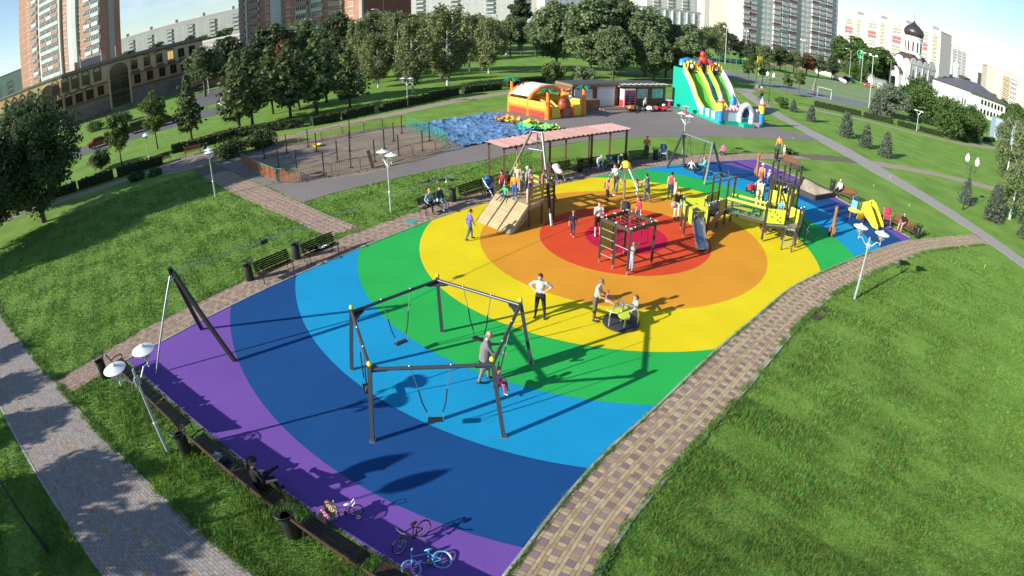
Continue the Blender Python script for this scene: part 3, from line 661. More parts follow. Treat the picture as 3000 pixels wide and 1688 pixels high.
# --- far blocks at both edges
P = azpt(48.7, 360); t13 = block('beige_slab', 'beige apartment slab with orange balconies on the skyline at the right edge', 'building', P, (.85, -.53), 60, 13, 28, mat('beige_slab_wall', (.52, .46, .36), .85))
columns(t13, [(x, wmesh('b', 5, 1.9, par=(mat('orange_balcony', (.5, .26, .1), .7) if i % 2 else FRAMEW)) if i % 3 else w1(1.8, 1.6)) for i, x in enumerate(np.arange(9, 58, 5.6))], 8, 2.85, 4)
P = azpt(44.7, 520); t14 = block('white_block', 'small white block just visible beside the end wall of the striped slab', 'building', P, (.9, -.4), 30, 14, 43, WHT)
columns(t14, [(x, wmesh('b', 4, 1.9, par=CONC)) for x in (3, 8, 13)], 12, 2.85, 8)
P = azpt(46, 560); t15 = block('low_white_slab', 'low white slab above the tree tops right of the church', 'building', P, (.8, -.6), 60, 14, 28, WHT)
columns(t15, [(x, w1(1.8, 1.6)) for x in np.arange(3, 58, 4)], 4, 2.85, 14)
P = azpt(-54.5, 330); t16 = block('grey_far_block', 'grey block with balconies on the skyline at the left edge', 'building', P, (.8, .6), 26, 13, 27, PALE)
columns(t16, [(x, wmesh('b', 4, 1.9, par=WHT) if i % 2 else w1(1.7, 1.6)) for i, x in enumerate(np.arange(3, 25, 4.4))], 7, 2.85, 4)
# --- church
ch = thing('church', 'white church with a dark onion dome and rounded gables', 'church', (191.5, 225.7, 0), math.atan2(.3, .95))
CW = mat('church_white', (.60, .595, .575), .8, var=.03, vscale=.3); CR_ = mat('church_roof', (.085, .055, .05), .5, metal=.2)
MB().box((15, 7.5, 6.75), (30, 15, 13.5)).obj('wall', CW, ch)
def gable(x, y, w, z, axis, d=1.0, name='gable'):
    pts = [(-w/2, 0), (w/2, 0)]+[(w/2*math.cos(R(a)), w/2*math.sin(R(a))) for a in range(0, 181, 12)]
    b = MB(); b.plate(pts, (x, y, z), (1,0,0) if axis == 'x' else (0,1,0), (0,0,1), d); g_ = b.obj(name, CW, ch)
    c = MB(); arc = [(w/2*math.cos(R(a))*1.03, w/2*math.sin(R(a))*1.03) for a in range(0, 181, 12)]
    pv = [((x+p, y, z+q) if axis == 'x' else (x, y+p, z+q)) for p, q in arc]; c.path(pv, .3, 4); c.obj('gable_edge', CR_, g_)
for x, w in ((3.6, 6.8), (10.4, 6.4), (17.2, 6.6), (25, 8.6)): gable(x, .3, w, 13.5, 'x')
for y, w in ((2.4, 4.4), (7.5, 6.2), (12.6, 4.4)): gable(.3, y, w, 13.5, 'y'); gable(29.7, y, w, 13.5, 'y')
rv = MB()
for y, w in ((7.5, 9.5),):
    pts = [(w/2*math.cos(R(a)), w/2*math.sin(R(a))*.75) for a in range(0, 181, 12)]; rv.plate(pts, (15, y, 13.5), (0,1,0), (0,0,1), 28.5)
rv.box((15, 7.5, 14.3), (28.4, 13.4, 2.2), taper=.8); pts = [(5.2*math.cos(R(a)), 4*math.sin(R(a))) for a in range(0, 181, 12)]; rv.plate(pts, (14, 7.5, 13.5), (1,0,0), (0,0,1), 14)
rv.box((14, 7.5, 17.0), (21, 13, 3.6), taper=.62); rv.obj('roof', CR_, ch, smooth=30)
dr = MB().lathe([(5.6, 15), (5.6, 18.6), (5.2, 18.9), (5.2, 27.4), (5.6, 27.8), (5.6, 28.3), (5, 28.5)], (14, 7.5, 0), 32); drum = dr.obj('drum', CW, ch, smooth=30)
for k in range(12):
    a = 2*math.pi*k/12; MB().box((14+5.2*math.cos(a), 7.5+5.2*math.sin(a), 23), (.15, .9, 5.2), a).obj('slit_window', GLASSD, drum)
    b = MB(); a2 = a+math.pi/12; b.tube((14+5.25*math.cos(a2), 7.5+5.25*math.sin(a2), 19.5), (14+5.25*math.cos(a2), 7.5+5.25*math.sin(a2), 26.3), .22, n=6); b.obj('half_column', CW, drum)
on = MB().lathe([(4.9, 28.5), (5.6, 29.4), (6.05, 30.6), (5.9, 31.8), (5.0, 33.1), (3.6, 34.3), (2.1, 35.3), (1.0, 36.2), (.4, 37.0), (.25, 37.4)], (14, 7.5, 0), 36); on.obj('onion_dome', mat('dome_metal', (.085, .07, .075), .38, metal=.55), ch, smooth=40)
cx = MB().ell((14, 7.5, 37.6), .4); cx.box((14, 7.5, 39.6), (.18, .18, 4)); cx.box((14, 7.5, 40.2), (1.9, .16, .18)); cx.box((14, 7.5, 40.9), (.9, .16, .16)); cx.beam((13.4, 7.5, 39.2), (14.6, 7.5, 38.9), .16)
cx.obj('cross', mat('gilt', (.5, .36, .12), .35, metal=.8), ch)
po = MB().box((-2, 7.5, 3.4), (4, 6.4, 6.8)); pts = [(3.4*math.cos(R(a)), 3.4*math.sin(R(a))) for a in range(0, 181, 12)]; po.plate(pts, (-2, 7.5, 6.8), (0,1,0), (0,0,1), 4.2); porch = po.obj('porch', CW, ch)
pts = [(-1.3, 0), (1.3, 0), (1.3, 3.4)]+[(1.3*math.cos(R(a)), 3.4+1.3*math.sin(R(a))) for a in range(0, 181, 20)]+[(-1.3, 3.4)]; MB().plate(pts, (-4.05, 7.5, .2), (0,1,0), (0,0,1), .2).obj('doorway', GLASSD, porch)
rf = MB(); pv = [(-2, 7.5+3.55*math.cos(R(a)), 6.8+3.55*math.sin(R(a))) for a in range(0, 181, 12)]
rf.plate([(3.6*math.cos(R(a)), 3.6*math.sin(R(a))) for a in range(0, 181, 12)]+[(3.4*math.cos(R(a)), 3.4*math.sin(R(a))) for a in range(180, -1, -12)], (-2, 7.5, 6.85), (0,1,0), (0,0,1), 4.6); rf.obj('porch_roof', CR_, porch)
for x in (3.6, 10.4, 17.2, 24, 26): b = MB().box((x, -.06, 8.6), (.8, .15, 4.2)); b.obj('slit_window', GLASSD, ch)
for x in (0, 7, 13.8, 20.6, 30): MB().box((x, -.12, 6.5), (.7, .4, 13)).obj('pilaster', CW, ch)
for y in (0.2, 4.8, 10.2, 14.8): MB().box((-.12, y, 6.5), (.4, .7, 13)).obj('pilaster', CW, ch)
ap = MB().lathe([(4.6, 0), (4.6, 12.6), (3.4, 14.8), (1.2, 16.2), (.1, 16.5)], (30.5, 7.5, 0), 24); ap.obj('apse', CW, ch, smooth=40)
# --- parish building
pb = thing('parish_house', 'long white parish building with grey hipped roof beside the church', 'building', (0, 0, 0))
pl = [(186.8, 173.6), (211, 170), (232, 216), (206, 222)]
MB().prism(pl, 0, 9.3).obj('wall', CW, pb)
cx_, cy_ = np.mean([p[0] for p in pl]), np.mean([p[1] for p in pl])
ev = [((x-cx_)*1.05+cx_, (y-cy_)*1.05+cy_) for x, y in pl]; r1, r2 = (203.5, 184), (214.5, 208)
MB().add([(*p, 9.3) for p in ev]+[(*r1, 14.2), (*r2, 14.2)], [(0, 1, 4), (1, 2, 5, 4), (2, 3, 5), (3, 0, 4, 5), (3, 2, 1, 0)]).obj('roof', mat('slate_roof', (.10, .095, .115), .6, var=.1, vscale=.4), pb)
d_ = Vector((211-186.8, 170-173.6, 0)).normalized(); nrm = Vector((d_.y, -d_.x, 0))
for k in range(7):
    for z in (1.6, 5.6):
        q = Vector((186.8, 173.6, 0))+d_*(8+k*2.3); b = MB(); b.plate([(-.6, 0), (.6, 0), (.6, 1.6)]+[(.6*math.cos(R(a)), 1.6+.6*math.sin(R(a))) for a in range(0, 181, 30)]+[(-.6, 1.6)], q+nrm*.05+Vector((0, 0, z)), d_, (0,0,1), .12); b.obj('arched_window', GLASSD, pb)
d2 = Vector((206-186.8, 222-173.6, 0)).normalized(); n2 = Vector((-d2.y, d2.x, 0))
for k in (5, 8): MB().plate([(-.6, 0), (.6, 0), (.6, 2.2), (-.6, 2.2)], Vector((186.8, 173.6, 3))+d2*k+n2*.05, -d2, (0,0,1), .12).obj('window', GLASSD, pb)
tr = MB().lathe([(1.6, 13.8), (1.6, 18.5), (2, 18.7), (2.1, 20), (1.2, 21.2), (.2, 22.3), (.1, 24)], (216, 214, 0), 16); tr.obj('turret', CW, pb, smooth=40)
# --- site cabins, pipe, kiosk shed by the pitch
def cabin(loc, rz, d, label, m, name='site_cabin', cat='cabin'):
    t = thing(name, label, cat, loc, rz); MB().box((0, 0, d[2]/2), d).obj('body', m, t); MB().box((0, 0, d[2]+.06), (d[0]+.2, d[1]+.2, .12)).obj('roof', CONC, t)
    for x in (-d[0]*.3, d[0]*.1): place(t, wmesh('w', 1., 1.), x, 1.1, -d[1]/2-.01)
    MB().box((d[0]*.36, -d[1]/2-.03, 1), (.9, .06, 2)).obj('door', GRN, t); return t
cabin(azpt(37.0, 235), .2, (9, 2.6, 3), 'white site cabin at the far edge of the football pitch', WHT)
cabin(azpt(35.6, 262), .1, (8, 2.6, 3.2), 'white cabin behind the pitch beside dark trees', WHT)
cabin(azpt(38.2, 212), .3, (11, 2.6, 2.6), 'long grey cabin below the church porch', CONC)
cabin(azpt(52.0, 160), -.5, (12, 4, 5.5), 'blue container cabin at the right edge behind the willow', mat('container_blue', (.30, .38, .50), .6))
b = MB().path([(*azpt(30.7, 215), .8), (*azpt(32.2, 205), .9), (*azpt(33.6, 190), .7)], [1.1, .9, .6], 10); o = b.obj('wrapped_pipe', FRAMEW, smooth=60); tag(o, 'white wrapped roll lying along the far side of the pitch', 'roll')
# =====================================================================
# TREES, HEDGES, SHRUBS
# =====================================================================
BARK = mat('bark', (.085, .062, .045), .9, var=.3, vscale=6, bump=.6, bscale=18)
BIRCHB = mat('birch_bark', (.52, .50, .46), .8, var=.45, vscale=4, bump=.3, bscale=10)
LF = {k: leafmat('leaf_'+k, c) for k, c in dict(maple=(.150, .200, .092), birch=(.180, .210, .090), larch=(.135, .180, .072), dark=(.082, .116, .054), spruce=(.115, .150, .105), willow=(.150, .200, .080), bush=(.085, .150, .042), silver=(.150, .185, .125), hedge=(.085, .115, .036), rust=(.19, .095, .045), young=(.120, .170, .050), juniper=(.080, .110, .040), leftdark=(.075, .110, .048)).items()}
def leaves(C, Rr, N, size, droop=0., asp=1.6, r_=None, flat=.0):
    """N leaves in each ellipsoid clump (centre C, radii Rr): quads, denser near the shell, tips hanging by droop"""
    r_ = r_ or rng; C = np.repeat(np.asarray(C, float), N, 0); Rr = np.repeat(np.asarray(Rr, float), N, 0); n = len(C)
    d = r_.normal(size=(n, 3)); d /= np.linalg.norm(d, axis=1)[:, None]; rad = r_.random(n)**.45
    P = C+d*Rr*rad[:, None]
    nr = d*.6+r_.normal(size=(n, 3))*.75; nr[:, 2] += .25; nr /= np.linalg.norm(nr, axis=1)[:, None]
    a = np.cross(nr, r_.normal(size=(n, 3))); a[:, 2] -= droop; a -= nr*(a*nr).sum(1)[:, None]; a /= np.linalg.norm(a, axis=1)[:, None]; b = np.cross(nr, a)
    s = size*(.6+.8*r_.random(n))[:, None]; A = a*s*asp*.5; B = b*s*.5
    V = np.stack([P-A, P-A*.1+B, P+A, P-A*.1-B], 1).reshape(-1, 3); return V, np.arange(n*4).reshape(-1, 4)
def cat(L):
    V = []; F = []; o = 0
    for v, f in L: V.append(v); F.append(f+o); o += len(v)
    return np.concatenate(V), np.concatenate(F)
def limbs(b, P0, h, r, n, spread, r_, lo=.35, up=.5):
    for i in range(n):
        z = h*(lo+(.92-lo)*r_.random()); a = r_.random()*6.283; L = spread*(.5+.5*r_.random())*(1-.5*(z/h-lo))
        q0 = Vector((P0[0], P0[1], z)); d = Vector((math.cos(a), math.sin(a), up)); q1 = q0+d*L*.5+Vector((0, 0, .05*L)); q2 = q0+d*L+Vector((r_.normal()*.1, r_.normal()*.1, .12*L))
        rr = r*(1-z/h)*.7+.012; b.path([q0, q1, q2], [rr, rr*.6, rr*.2], 5)
TREE = {}
def variant(key, fn):
    if key not in TREE: TREE[key] = fn(np.random.default_rng(hash(key) % 1000 if not isinstance(key, tuple) else sum(map(ord, str(key)))))
    return TREE[key]
def mk_round(r_, h=10., rad=3.6, low=.22, n=80, per=95, size=.26, leaf='maple', bark=BARK, tr=.17, droop=.15, shape=1., clump=.27):
    b = MB(); lean = r_.normal(size=2)*.15
    b.path([(0, 0, -.1), (lean[0]*.3, lean[1]*.3, h*.3), (lean[0], lean[1], h*.62), (lean[0]*1.2, lean[1]*1.2, h*.93)], [tr*1.25, tr, tr*.6, tr*.12], 8)
    limbs(b, lean, h, tr, 12, rad*1.05, r_, low+.03)
    cz = h*(1+low)/2; rz = h*(1-low)/2; d = r_.normal(size=(n, 3)); d /= np.linalg.norm(d, axis=1)[:, None]; q = r_.random(n)**.4
    zz = d[:, 2]*q; taper = np.where(zz > 0, 1-.35*shape*zz, 1-.15*zz*zz)
    C = np.stack([d[:, 0]*q*rad*.82*taper, d[:, 1]*q*rad*.82*taper, cz+zz*rz*.86], 1)
    C[:, :2] += lean*.8; cr = rad*clump*(.6+.7*r_.random(n)); RR = np.stack([cr, cr, cr*.8], 1)
    V, F = leaves(C, RR, per, size, droop, 1.5, r_); return b.mesh('trunk', bark, 60), npmesh('crown', V, F, LF[leaf])
def mk_birch(r_, h=11., rad=2.6, leaf='birch', per=75, size=.2):
    b = MB(); l = r_.normal(size=2)*.25; b.path([(0, 0, -.1), (l[0]*.2, l[1]*.2, h*.35), (l[0]*.7, l[1]*.7, h*.7), (l[0], l[1], h*.97)], [.15, .12, .07, .015], 8); limbs(b, l*.6, h, .1, 14, rad, r_, .3, .8)
    C = []; RR = []
    for i in range(95):
        t = .24+.74*r_.random(); a = r_.random()*6.283; R0 = rad*math.sin(math.pi*min(1, (t-.14)/.95))**.7*(.35+.65*r_.random()); L = h*.07*(1.2+r_.random())
        C.append((l[0]*t+R0*math.cos(a), l[1]*t+R0*math.sin(a), h*t-L*.4)); w = .32+.3*r_.random(); RR.append((w, w, L))
    V, F = leaves(C, RR, per, size, 1.4, 1.7, r_); return b.mesh('trunk', BIRCHB, 60), npmesh('crown', V, F, LF[leaf])
def mk_conifer(r_, h=8.5, rad=2.4, low=.16, leaf='larch', whorls=26, br=6, tufts=15, size=.34, sag=.05, dense=1., irr=.35, tr=.13):
    b = MB(); b.path([(0, 0, -.1), (.03, 0, h*.4), (0, .03, h*.98)], [tr*1.2, tr*.8, .015], 7); C = []; RR = []
    for w in range(whorls):
        t = w/(whorls-1); z = h*(low+(.97-low)*t); Rw = rad*(1-t)**.8*(1-.5*max(0, .12-t)/.12)+.12; a0 = r_.random()*6.283
        for k in range(br):
            a = a0+6.283*k/br+r_.normal()*.25; L = Rw*(1-irr+irr*2*r_.random()*.75); dz = -sag*L*2+r_.normal()*.05
            q1 = (L*math.cos(a), L*math.sin(a), z+dz)
            if w % 2 == 0: b.path([(0, 0, z), q1], [.03*(1-t)+.008, .006], 4, cap=False)
            m = max(3, int(tufts*L/rad*dense))
            for j in range(m):
                s = (.2+.8*(j+r_.random())/m); o = r_.normal(size=3)*(.10+.09*L*s); C.append((q1[0]*s+o[0], q1[1]*s+o[1], z+dz*s+o[2]*.7)); e = .10+.12*r_.random(); RR.append((e*1.5, e*1.5, e))
    V, F = leaves(C, RR, 3, size, .3, 1.9, r_); return b.mesh('trunk', BARK, 60), npmesh('crown', V, F, LF[leaf])
def mk_shrub(r_, h=2., rad=1.4, leaf='bush', n=46, per=75, size=.14):
    b = MB()
    for i in range(7):
        a = r_.random()*6.283; b.path([(0, 0, -.05), (math.cos(a)*rad*.3, math.sin(a)*rad*.3, h*.4), (math.cos(a)*rad*.6, math.sin(a)*rad*.6, h*.8)], [.04, .025, .008], 5)
    d = r_.normal(size=(n, 3)); d /= np.linalg.norm(d, axis=1)[:, None]; q = r_.random(n)**.4; C = np.stack([d[:, 0]*q*rad*.8, d[:, 1]*q*rad*.8, h*.5+d[:, 2]*q*h*.42], 1)
    cr = rad*.3*(.6+.7*r_.random(n)); V, F = leaves(C, np.stack([cr, cr, cr*.8], 1), per, size, .1, 1.4, r_); V[:, 2] = np.maximum(V[:, 2], .03); return b.mesh('stem', BARK, 60), npmesh('foliage', V, F, LF[leaf])
KINDS = {'maple': [lambda r_, i=i: mk_round(r_, 10, 3.7) for i in range(3)], 'big': [lambda r_: mk_round(r_, 14, 5.0, .1, 150, 110, .34, shape=.8, clump=.24) for i in range(3)],
 'birch': [lambda r_: mk_birch(r_) for i in range(3)], 'larch': [lambda r_, i=i: mk_conifer(r_, 8.5, 2.0+.25*i, .2, 'larch', 22, 5, 13, .27, -.06, 1., .5) for i in range(3)], 'dark': [lambda r_: mk_round(r_, 10, 3.8, .2, 80, 80, .3, 'dark') for i in range(2)],
 'young': [lambda r_: mk_round(r_, 5, 1.5, .3, 36, 60, .2, 'young', tr=.06) for i in range(2)], 'spruce': [lambda r_: mk_conifer(r_, 3., .95, .03, 'spruce', 22, 8, 14, .16, .12, 1.2, .2, .05) for i in range(2)],
 'firtree': [lambda r_: mk_conifer(r_, 8, 2.3, .12, 'larch', 24, 7, 16, .36, .10, 1.2, .3)], 'poplar': [lambda r_: mk_round(r_, 18, 3.2, .05, 90, 90, .4, 'dark', shape=.6)],
 'willow': [lambda r_: mk_birch(r_, 8.7, 3.2, 'willow', 110, .15)], 'rust': [lambda r_: mk_round(r_, 8, 2.8, .2, 60, 80, .28, 'rust')],
 'belt': [lambda r_: mk_round(r_, 14, 6, .02, 60, 80, .8, 'bush') for i in range(2)], 'bushy': [lambda r_: mk_round(r_, 8, 5, .0, 120, 120, .28, 'bush', shape=.5, clump=.25) for i in range(2)], 'silver': [lambda r_: mk_round(r_, 6.5, 4.2, .0, 100, 120, .24, 'silver', shape=.5, clump=.25)],
 'leafy': [lambda r_: mk_round(r_, 10.4, 4.3, .07, 200, 125, .17, 'leftdark', shape=.6, clump=.22) for i in range(2)], 'roundmaple': [lambda r_: mk_round(r_, 6.5, 2.1, .24, 60, 80, .17, 'young', tr=.08) for i in range(2)]}
HK = dict(maple=10, big=14, birch=11, larch=8.5, dark=10, young=5, spruce=3, firtree=8, poplar=18, willow=8.7, rust=8, belt=14, bushy=8, silver=6.5, leafy=10.4, roundmaple=6.5)
NMT = dict(maple='maple_tree', big='leafy_tree', birch='birch_tree', larch='larch_tree', dark='dark_tree', young='young_tree', spruce='spruce_tree', firtree='fir_tree', poplar='poplar_tree', willow='weeping_tree', rust='rowan_tree', belt='leafy_tree', bushy='bushy_tree', silver='silver_tree', leafy='leafy_tree', roundmaple='maple_tree')
tcount = {}
def tree(kind, loc, h, label, group=None, wide=1., cat='tree'):
    i = tcount.get(kind, 0); tcount[kind] = i+1; k = i % len(KINDS[kind]); tm, cm = variant((kind, k), KINDS[kind][k])
    root = thing(NMT[kind], label, cat, (loc[0], loc[1], 0), random.random()*6.28, group); s = h/HK[kind]; root.scale = (s*wide, s*wide, s)
    mk('trunk', tm, root); mk('crown', cm, root); return root
# lawn on the west: larches, in their order from the street side
G1 = 'larches on the lawn behind the long hedge'
for p, h, lb in (((-29.3,55.6), 8.8, 'larch with the bare trunk nearest the round plaza on the hedged lawn'), ((-29.6,59.6), 8.5, 'larch just behind the one nearest the round plaza'), ((-29.9,66.5), 8.4, 'slim larch in the back row beside the red car'),
  ((-25.3,61.3), 8.6, 'larch with thick dark trunk in the middle of the hedged lawn'), ((-28.4,70.2), 7.6, 'larch in the back row behind the thick dark trunk'), ((-26.4,67.1), 7.4, 'larch with crooked thin trunk in the back row'),
  ((-22.5,62.8), 8.7, 'tall larch behind the gap in the clipped hedge'), ((-24.2,71.8), 8.2, 'dark larch behind the tall one by the hedge gap'), ((-18.7,64.0), 7.0, 'small narrow larch alone behind the second hedge block')): tree('larch', p, h*1.06, lb, G1, wide=1.2)
G2 = 'birches on the park lawn'
for p, h, lb in (((-19.8,83.5), 8.3, 'weeping birch with short white trunk behind the small larch'), ((-25.0,96.0), 9.0, 'birch at the far left of the birch group'), ((-13.2,75.8), 10.2, 'birch with white trunk beside the double park lamp'), ((-9.2,81.9), 12.0, 'tallest birch with bright white trunk above the hedge'),
  ((-21.8,90.4), 8.2, 'birch with drooping crown behind the weeping birch'), ((-19.3,97.3), 11.4, 'tall pale birch against the dark brick end wall'), ((-3.9,97.2), 10.0, 'thin birch with long white trunk on the open lawn'), ((-7.4,101.0), 10.6, 'birch with short white trunk at the edge of the shaded lawn')): tree('birch', p, h, lb, G2, wide=1.3)
for p, h, lb in (((-.4,136), 10.2, 'leafy tree with dark forked trunk far up the shaded lawn'), ((2.2,139), 9.6, 'leafy tree farthest up the shaded lawn'), ((5.4,133), 9.8, 'leafy tree left of the big maples up the lawn')): tree('maple', p, h, lb, 'trees up the shaded lawn')
tree('dark', (-36.2,116.8), 13.6, 'round dark tree standing in front of the orange block'); tree('rust', (-46.5,112), 9, 'rusty red rowan below the orange block')
tree('poplar', (1.8,160), 20, 'dark dense poplar rising before the white panel block'); tree('larch', (-35.1,54.2), 7.8, 'fir with low boughs beside the plaza bench hedge')
tree('roundmaple', (-41.3,47.9), 6.1, 'young maple beside the dark red car'); tree('roundmaple', (-39.6,53.2), 7.0, 'young maple in front of the parked black cars')
tree('leafy', (-38.2,31.4), 11.4, 'big dark leafy tree filling the left edge', wide=1.25); tree('leafy', (-40.2,25.8), 9.6, 'leafy tree nearest the camera at the left edge', wide=1.2); tree('leafy', (-41,20.5), 8.6, 'lowest leafy tree cut by the left picture edge', wide=1.1); tree('leafy', (-46.5,34.5), 10.2, 'leafy tree partly hidden behind the big one at the left edge')
# big maples in the middle
G3 = 'big maples behind the wooden kiosk'
for p, h, lb in (((8.0,104), 13.8, 'big maple at the left end of the group behind the kiosk'), ((13.2,97), 14.6, 'big maple second from the left behind the kiosk'), ((18.0,101), 15.6, 'tallest maple in the middle of the group behind the kiosk'), ((23.0,98), 13.6, 'big maple right of the tallest one behind the kiosk'), ((27.6,101), 11.8, 'big maple near the right end of the group'), ((15.8,89.5), 9.5, 'lower bushy maple directly behind the kiosk roof'), ((22.8,90.5), 9.0, 'lower bushy maple behind the right half of the kiosk'), ((29.5,93.5), 9.6, 'low maple beside the tall inflatable slide')): tree('big', p, h, lb, G3, wide=1.12)
# wood and far belts
r2 = random.Random(11); G4 = 'trees of the wood behind the lawn'; L4 = 'dark tree in the wood behind the lawn birches'
WOODS = sorted(((-31,118,11,'maple'), (-28.5,128,12,'dark'), (-26.5,112,9,'dark'), (-24,126,13,'dark'), (-17.5,128,13,'maple'), (-15.4,118,11,'birch'), (-13.8,132,12.5,'birch'), (-11.6,120,12,'birch'), (-10,138,11.5,'maple'), (-8.2,126,11.2,'birch'), (-6.6,140,10.4,'maple'), (-4.9,152,10,'dark'), (-3.4,165,10.6,'bushy'), (-1.5,158,9,'dark'), (3.0,168,9.6,'maple'), (5.2,150,11,'dark'), (-12.6,150,13,'maple'), (-9.2,160,12,'dark'), (-20.5,134,13,'maple'), (-2.6,142,9.6,'maple')))
ORDL = ['leftmost', 'second', 'third', 'fourth', 'fifth', 'sixth', 'seventh', 'eighth', 'ninth', 'tenth', 'eleventh', 'twelfth', 'thirteenth', 'fourteenth', 'fifteenth', 'sixteenth', 'seventeenth', 'eighteenth', 'nineteenth', 'rightmost']
KADJ = dict(maple='green leafy tree', dark='dark leafy tree', birch='pale birch', bushy='bushy tree', rust='rusty tree', belt='rounded tree')
def ordl(i, n): return 'rightmost' if i == n-1 else ORDL[i]+('' if i == 0 else ' from the left')
for i, (az, D, h, k) in enumerate(WOODS): tree(k, azpt(az, D), h, '%s in the wood behind the lawn, %s' % (KADJ[k], ordl(i, 20)), G4, wide=1.35)
G5 = 'tree belt below the grey slab'
for i, (az, D, h) in enumerate(sorted(((-39.0,330,19), (-37.4,300,17), (-35.6,320,19), (-33.8,300,17), (-32.2,330,18.5), (-30.4,310,18), (-28.6,340,19), (-46,240,12), (-52,190,10)))): tree('belt', azpt(az, D), h, 'rounded tree behind the dark brick office roof, %s' % ordl(i, 9), G5, wide=1.25)
G6 = 'trees at the foot of the panel tower'
for i, (az, D, h, k) in enumerate(sorted(((19.4,190,11,'maple'), (20.6,176,12.5,'birch'), (17.6,170,12,'maple'), (22.7,182,7.6,'maple'), (24.0,176,8.2,'dark'), (25.4,172,8.4,'maple'), (26.8,176,8.2,'dark'), (28.2,178,8.0,'maple'), (29.5,184,7.6,'rust'), (30.8,188,8.0,'maple'), (32.2,200,7.8,'dark'), (21.6,230,9.5,'dark'), (33.6,240,8,'maple'), (34.8,236,7.4,'bushy')))): tree(k, azpt(az, D), h, '%s in the row below the panel tower, %s' % (KADJ[k], ordl(i, 14)), G6, wide=1.25)
G7 = 'dark trees left of the church'
for i, (az, D, h) in enumerate(((33.2,290,20), (34.6,300,20.5), (36.0,285,17.5), (37.4,300,18), (38.0,320,15.5))): tree('belt', azpt(az, D), h, 'tall tree between the panel tower and the church, %s' % ordl(i, 5), G7, wide=1.1)
G8 = 'tree belt beyond the parish roof'
for i, (az, D, h) in enumerate(sorted(((45.0,330,15), (46.4,350,17), (47.8,330,15.5), (49.4,290,12.5), (50.8,280,12.5), (52.4,270,13), (51.6,210,8), (53.4,220,9.5), (44.2,340,13)))): tree('belt', azpt(az, D), h, 'tree beyond the parish house roof, %s' % ordl(i, 9), G8, wide=1.2)
for p, h, lb in (((45.3,103.4), 5.6, 'young tree at the pitch corner right of the inflatable slide'), ((49.6,106), 5.7, 'young yellowish tree beside the yellow hoop sign'), ((49.8,94.8), 4.3, 'small young tree by the pitch fence'), ((55.5,100.4), 5.0, 'young tree second along the pitch fence')): tree('young', p, h, lb, 'young trees along the pitch')
for p, h, lb in (((40.0,73.7), 2.0, 'small spruce beside the round shrub on the sloping lawn'), ((39.4,67.1), 2.5, 'second spruce down the lawn beside the grey path'), ((40.2,59.0), 3.5, 'blue spruce in the middle of the spruce row'), ((40.0,54.05), 3.0, 'slender blue spruce fourth in the row'), ((40.5,50.4), 3.1, 'brownish spruce at the near end of the row'), ((63.8,84.4), 4.8, 'tall thin spruce behind the gap in the far hedge'), ((40.8,36.25), 2.6, 'blue spruce around the globe lamp post'), ((41.2,32.3), 3.6, 'dense blue spruce under the weeping tree'), ((42.6,28.6), 3.2, 'blue spruce cut by the right picture edge')): tree('spruce', p, h*.9, lb, 'spruces on the eastern lawn', wide=.9)
tree('silver', (72,90), 6.8, 'silvery leafed bushy tree left of the dark green one by the T lamp'); tree('bushy', (83,93), 9.6, 'taller bushy tree between the silver one and the parish house'); tree('bushy', (80,79), 8.2, 'broad dark green bushy tree right of the T lamp'); tree('bushy', (92,84), 7.4, 'bushy tree at the right end of the clump below the parish house')
tree('willow', (45.6,33.4), 8.9, 'weeping birch hanging into the right picture edge'); tree('willow', (76,58.5), 8.6, 'weeping tree below the blue container', wide=1.2); tree('willow', (84,56), 8.8, 'weeping tree at the right edge behind the other weeping tree')
# trees beside the camera that throw their shade over the grey path
G9 = 'trees outside the left picture edge'
for p, h, w_ in (((-32.4,8.8), 5.6, .85), ((-28.8,6.6), 5.6, .85), ((-26.3,4.4), 5.8, .9), ((-22.0,2.7), 6.0, 1.0), ((-19.3,.9), 6.2, 1.1), ((-23.6,-1.6), 5.6, .9)): tree('roundmaple', p, h, 'tree outside the picture whose shade falls on the grey path', G9, wide=w_)
# shrubs
def shrub(loc, h, rad, label, leaf='bush', cat='shrub', group=None, size=.14):
    tm, cm = variant(('shrub', leaf, round(h, 1), round(rad, 1)), lambda r_: mk_shrub(r_, h, rad, leaf, size=size)); root = thing('shrub', label, cat, (*loc, 0), random.random()*6.28, group); mk('stem', tm, root); mk('foliage', cm, root)
shrub((-44,47), 2.4, 1.7, 'round dark shrub alone on the lawn near the red car', 'dark'); shrub((-24.6,44.6), 1.8, 2.0, 'dark spreading juniper against the fence net', 'juniper'); shrub((-22.8,47.2), 1.7, 1.7, 'yellow green juniper behind the fenced circle', 'juniper')
shrub((-33.2,40.4), .7, .9, 'low dark plant beside the hedge path', 'dark'); shrub((-31.4,41.2), .6, .8, 'low plant at the edge of the round plaza', 'bush'); shrub((39.2,76), 1.8, 1.3, 'round green shrub beside the small spruce', 'bush'); shrub((6.4,86), 3.4, 2.2, 'bright green shrub left of the kiosk roof', 'young', size=.2); shrub((10.5,84.5), 2.8, 2.0, 'green shrub behind the kiosk corner', 'maple', size=.2)
shrub((24.9,45.6), .5, .55, 'little bush beside the walking man', 'bush'); shrub((-70,84), 2, 2.4, 'hedge shrub before the basement windows of the brick office', 'dark'); shrub((-75.5,81), 2, 2.4, 'shrub at the street end of the brick office', 'bush')
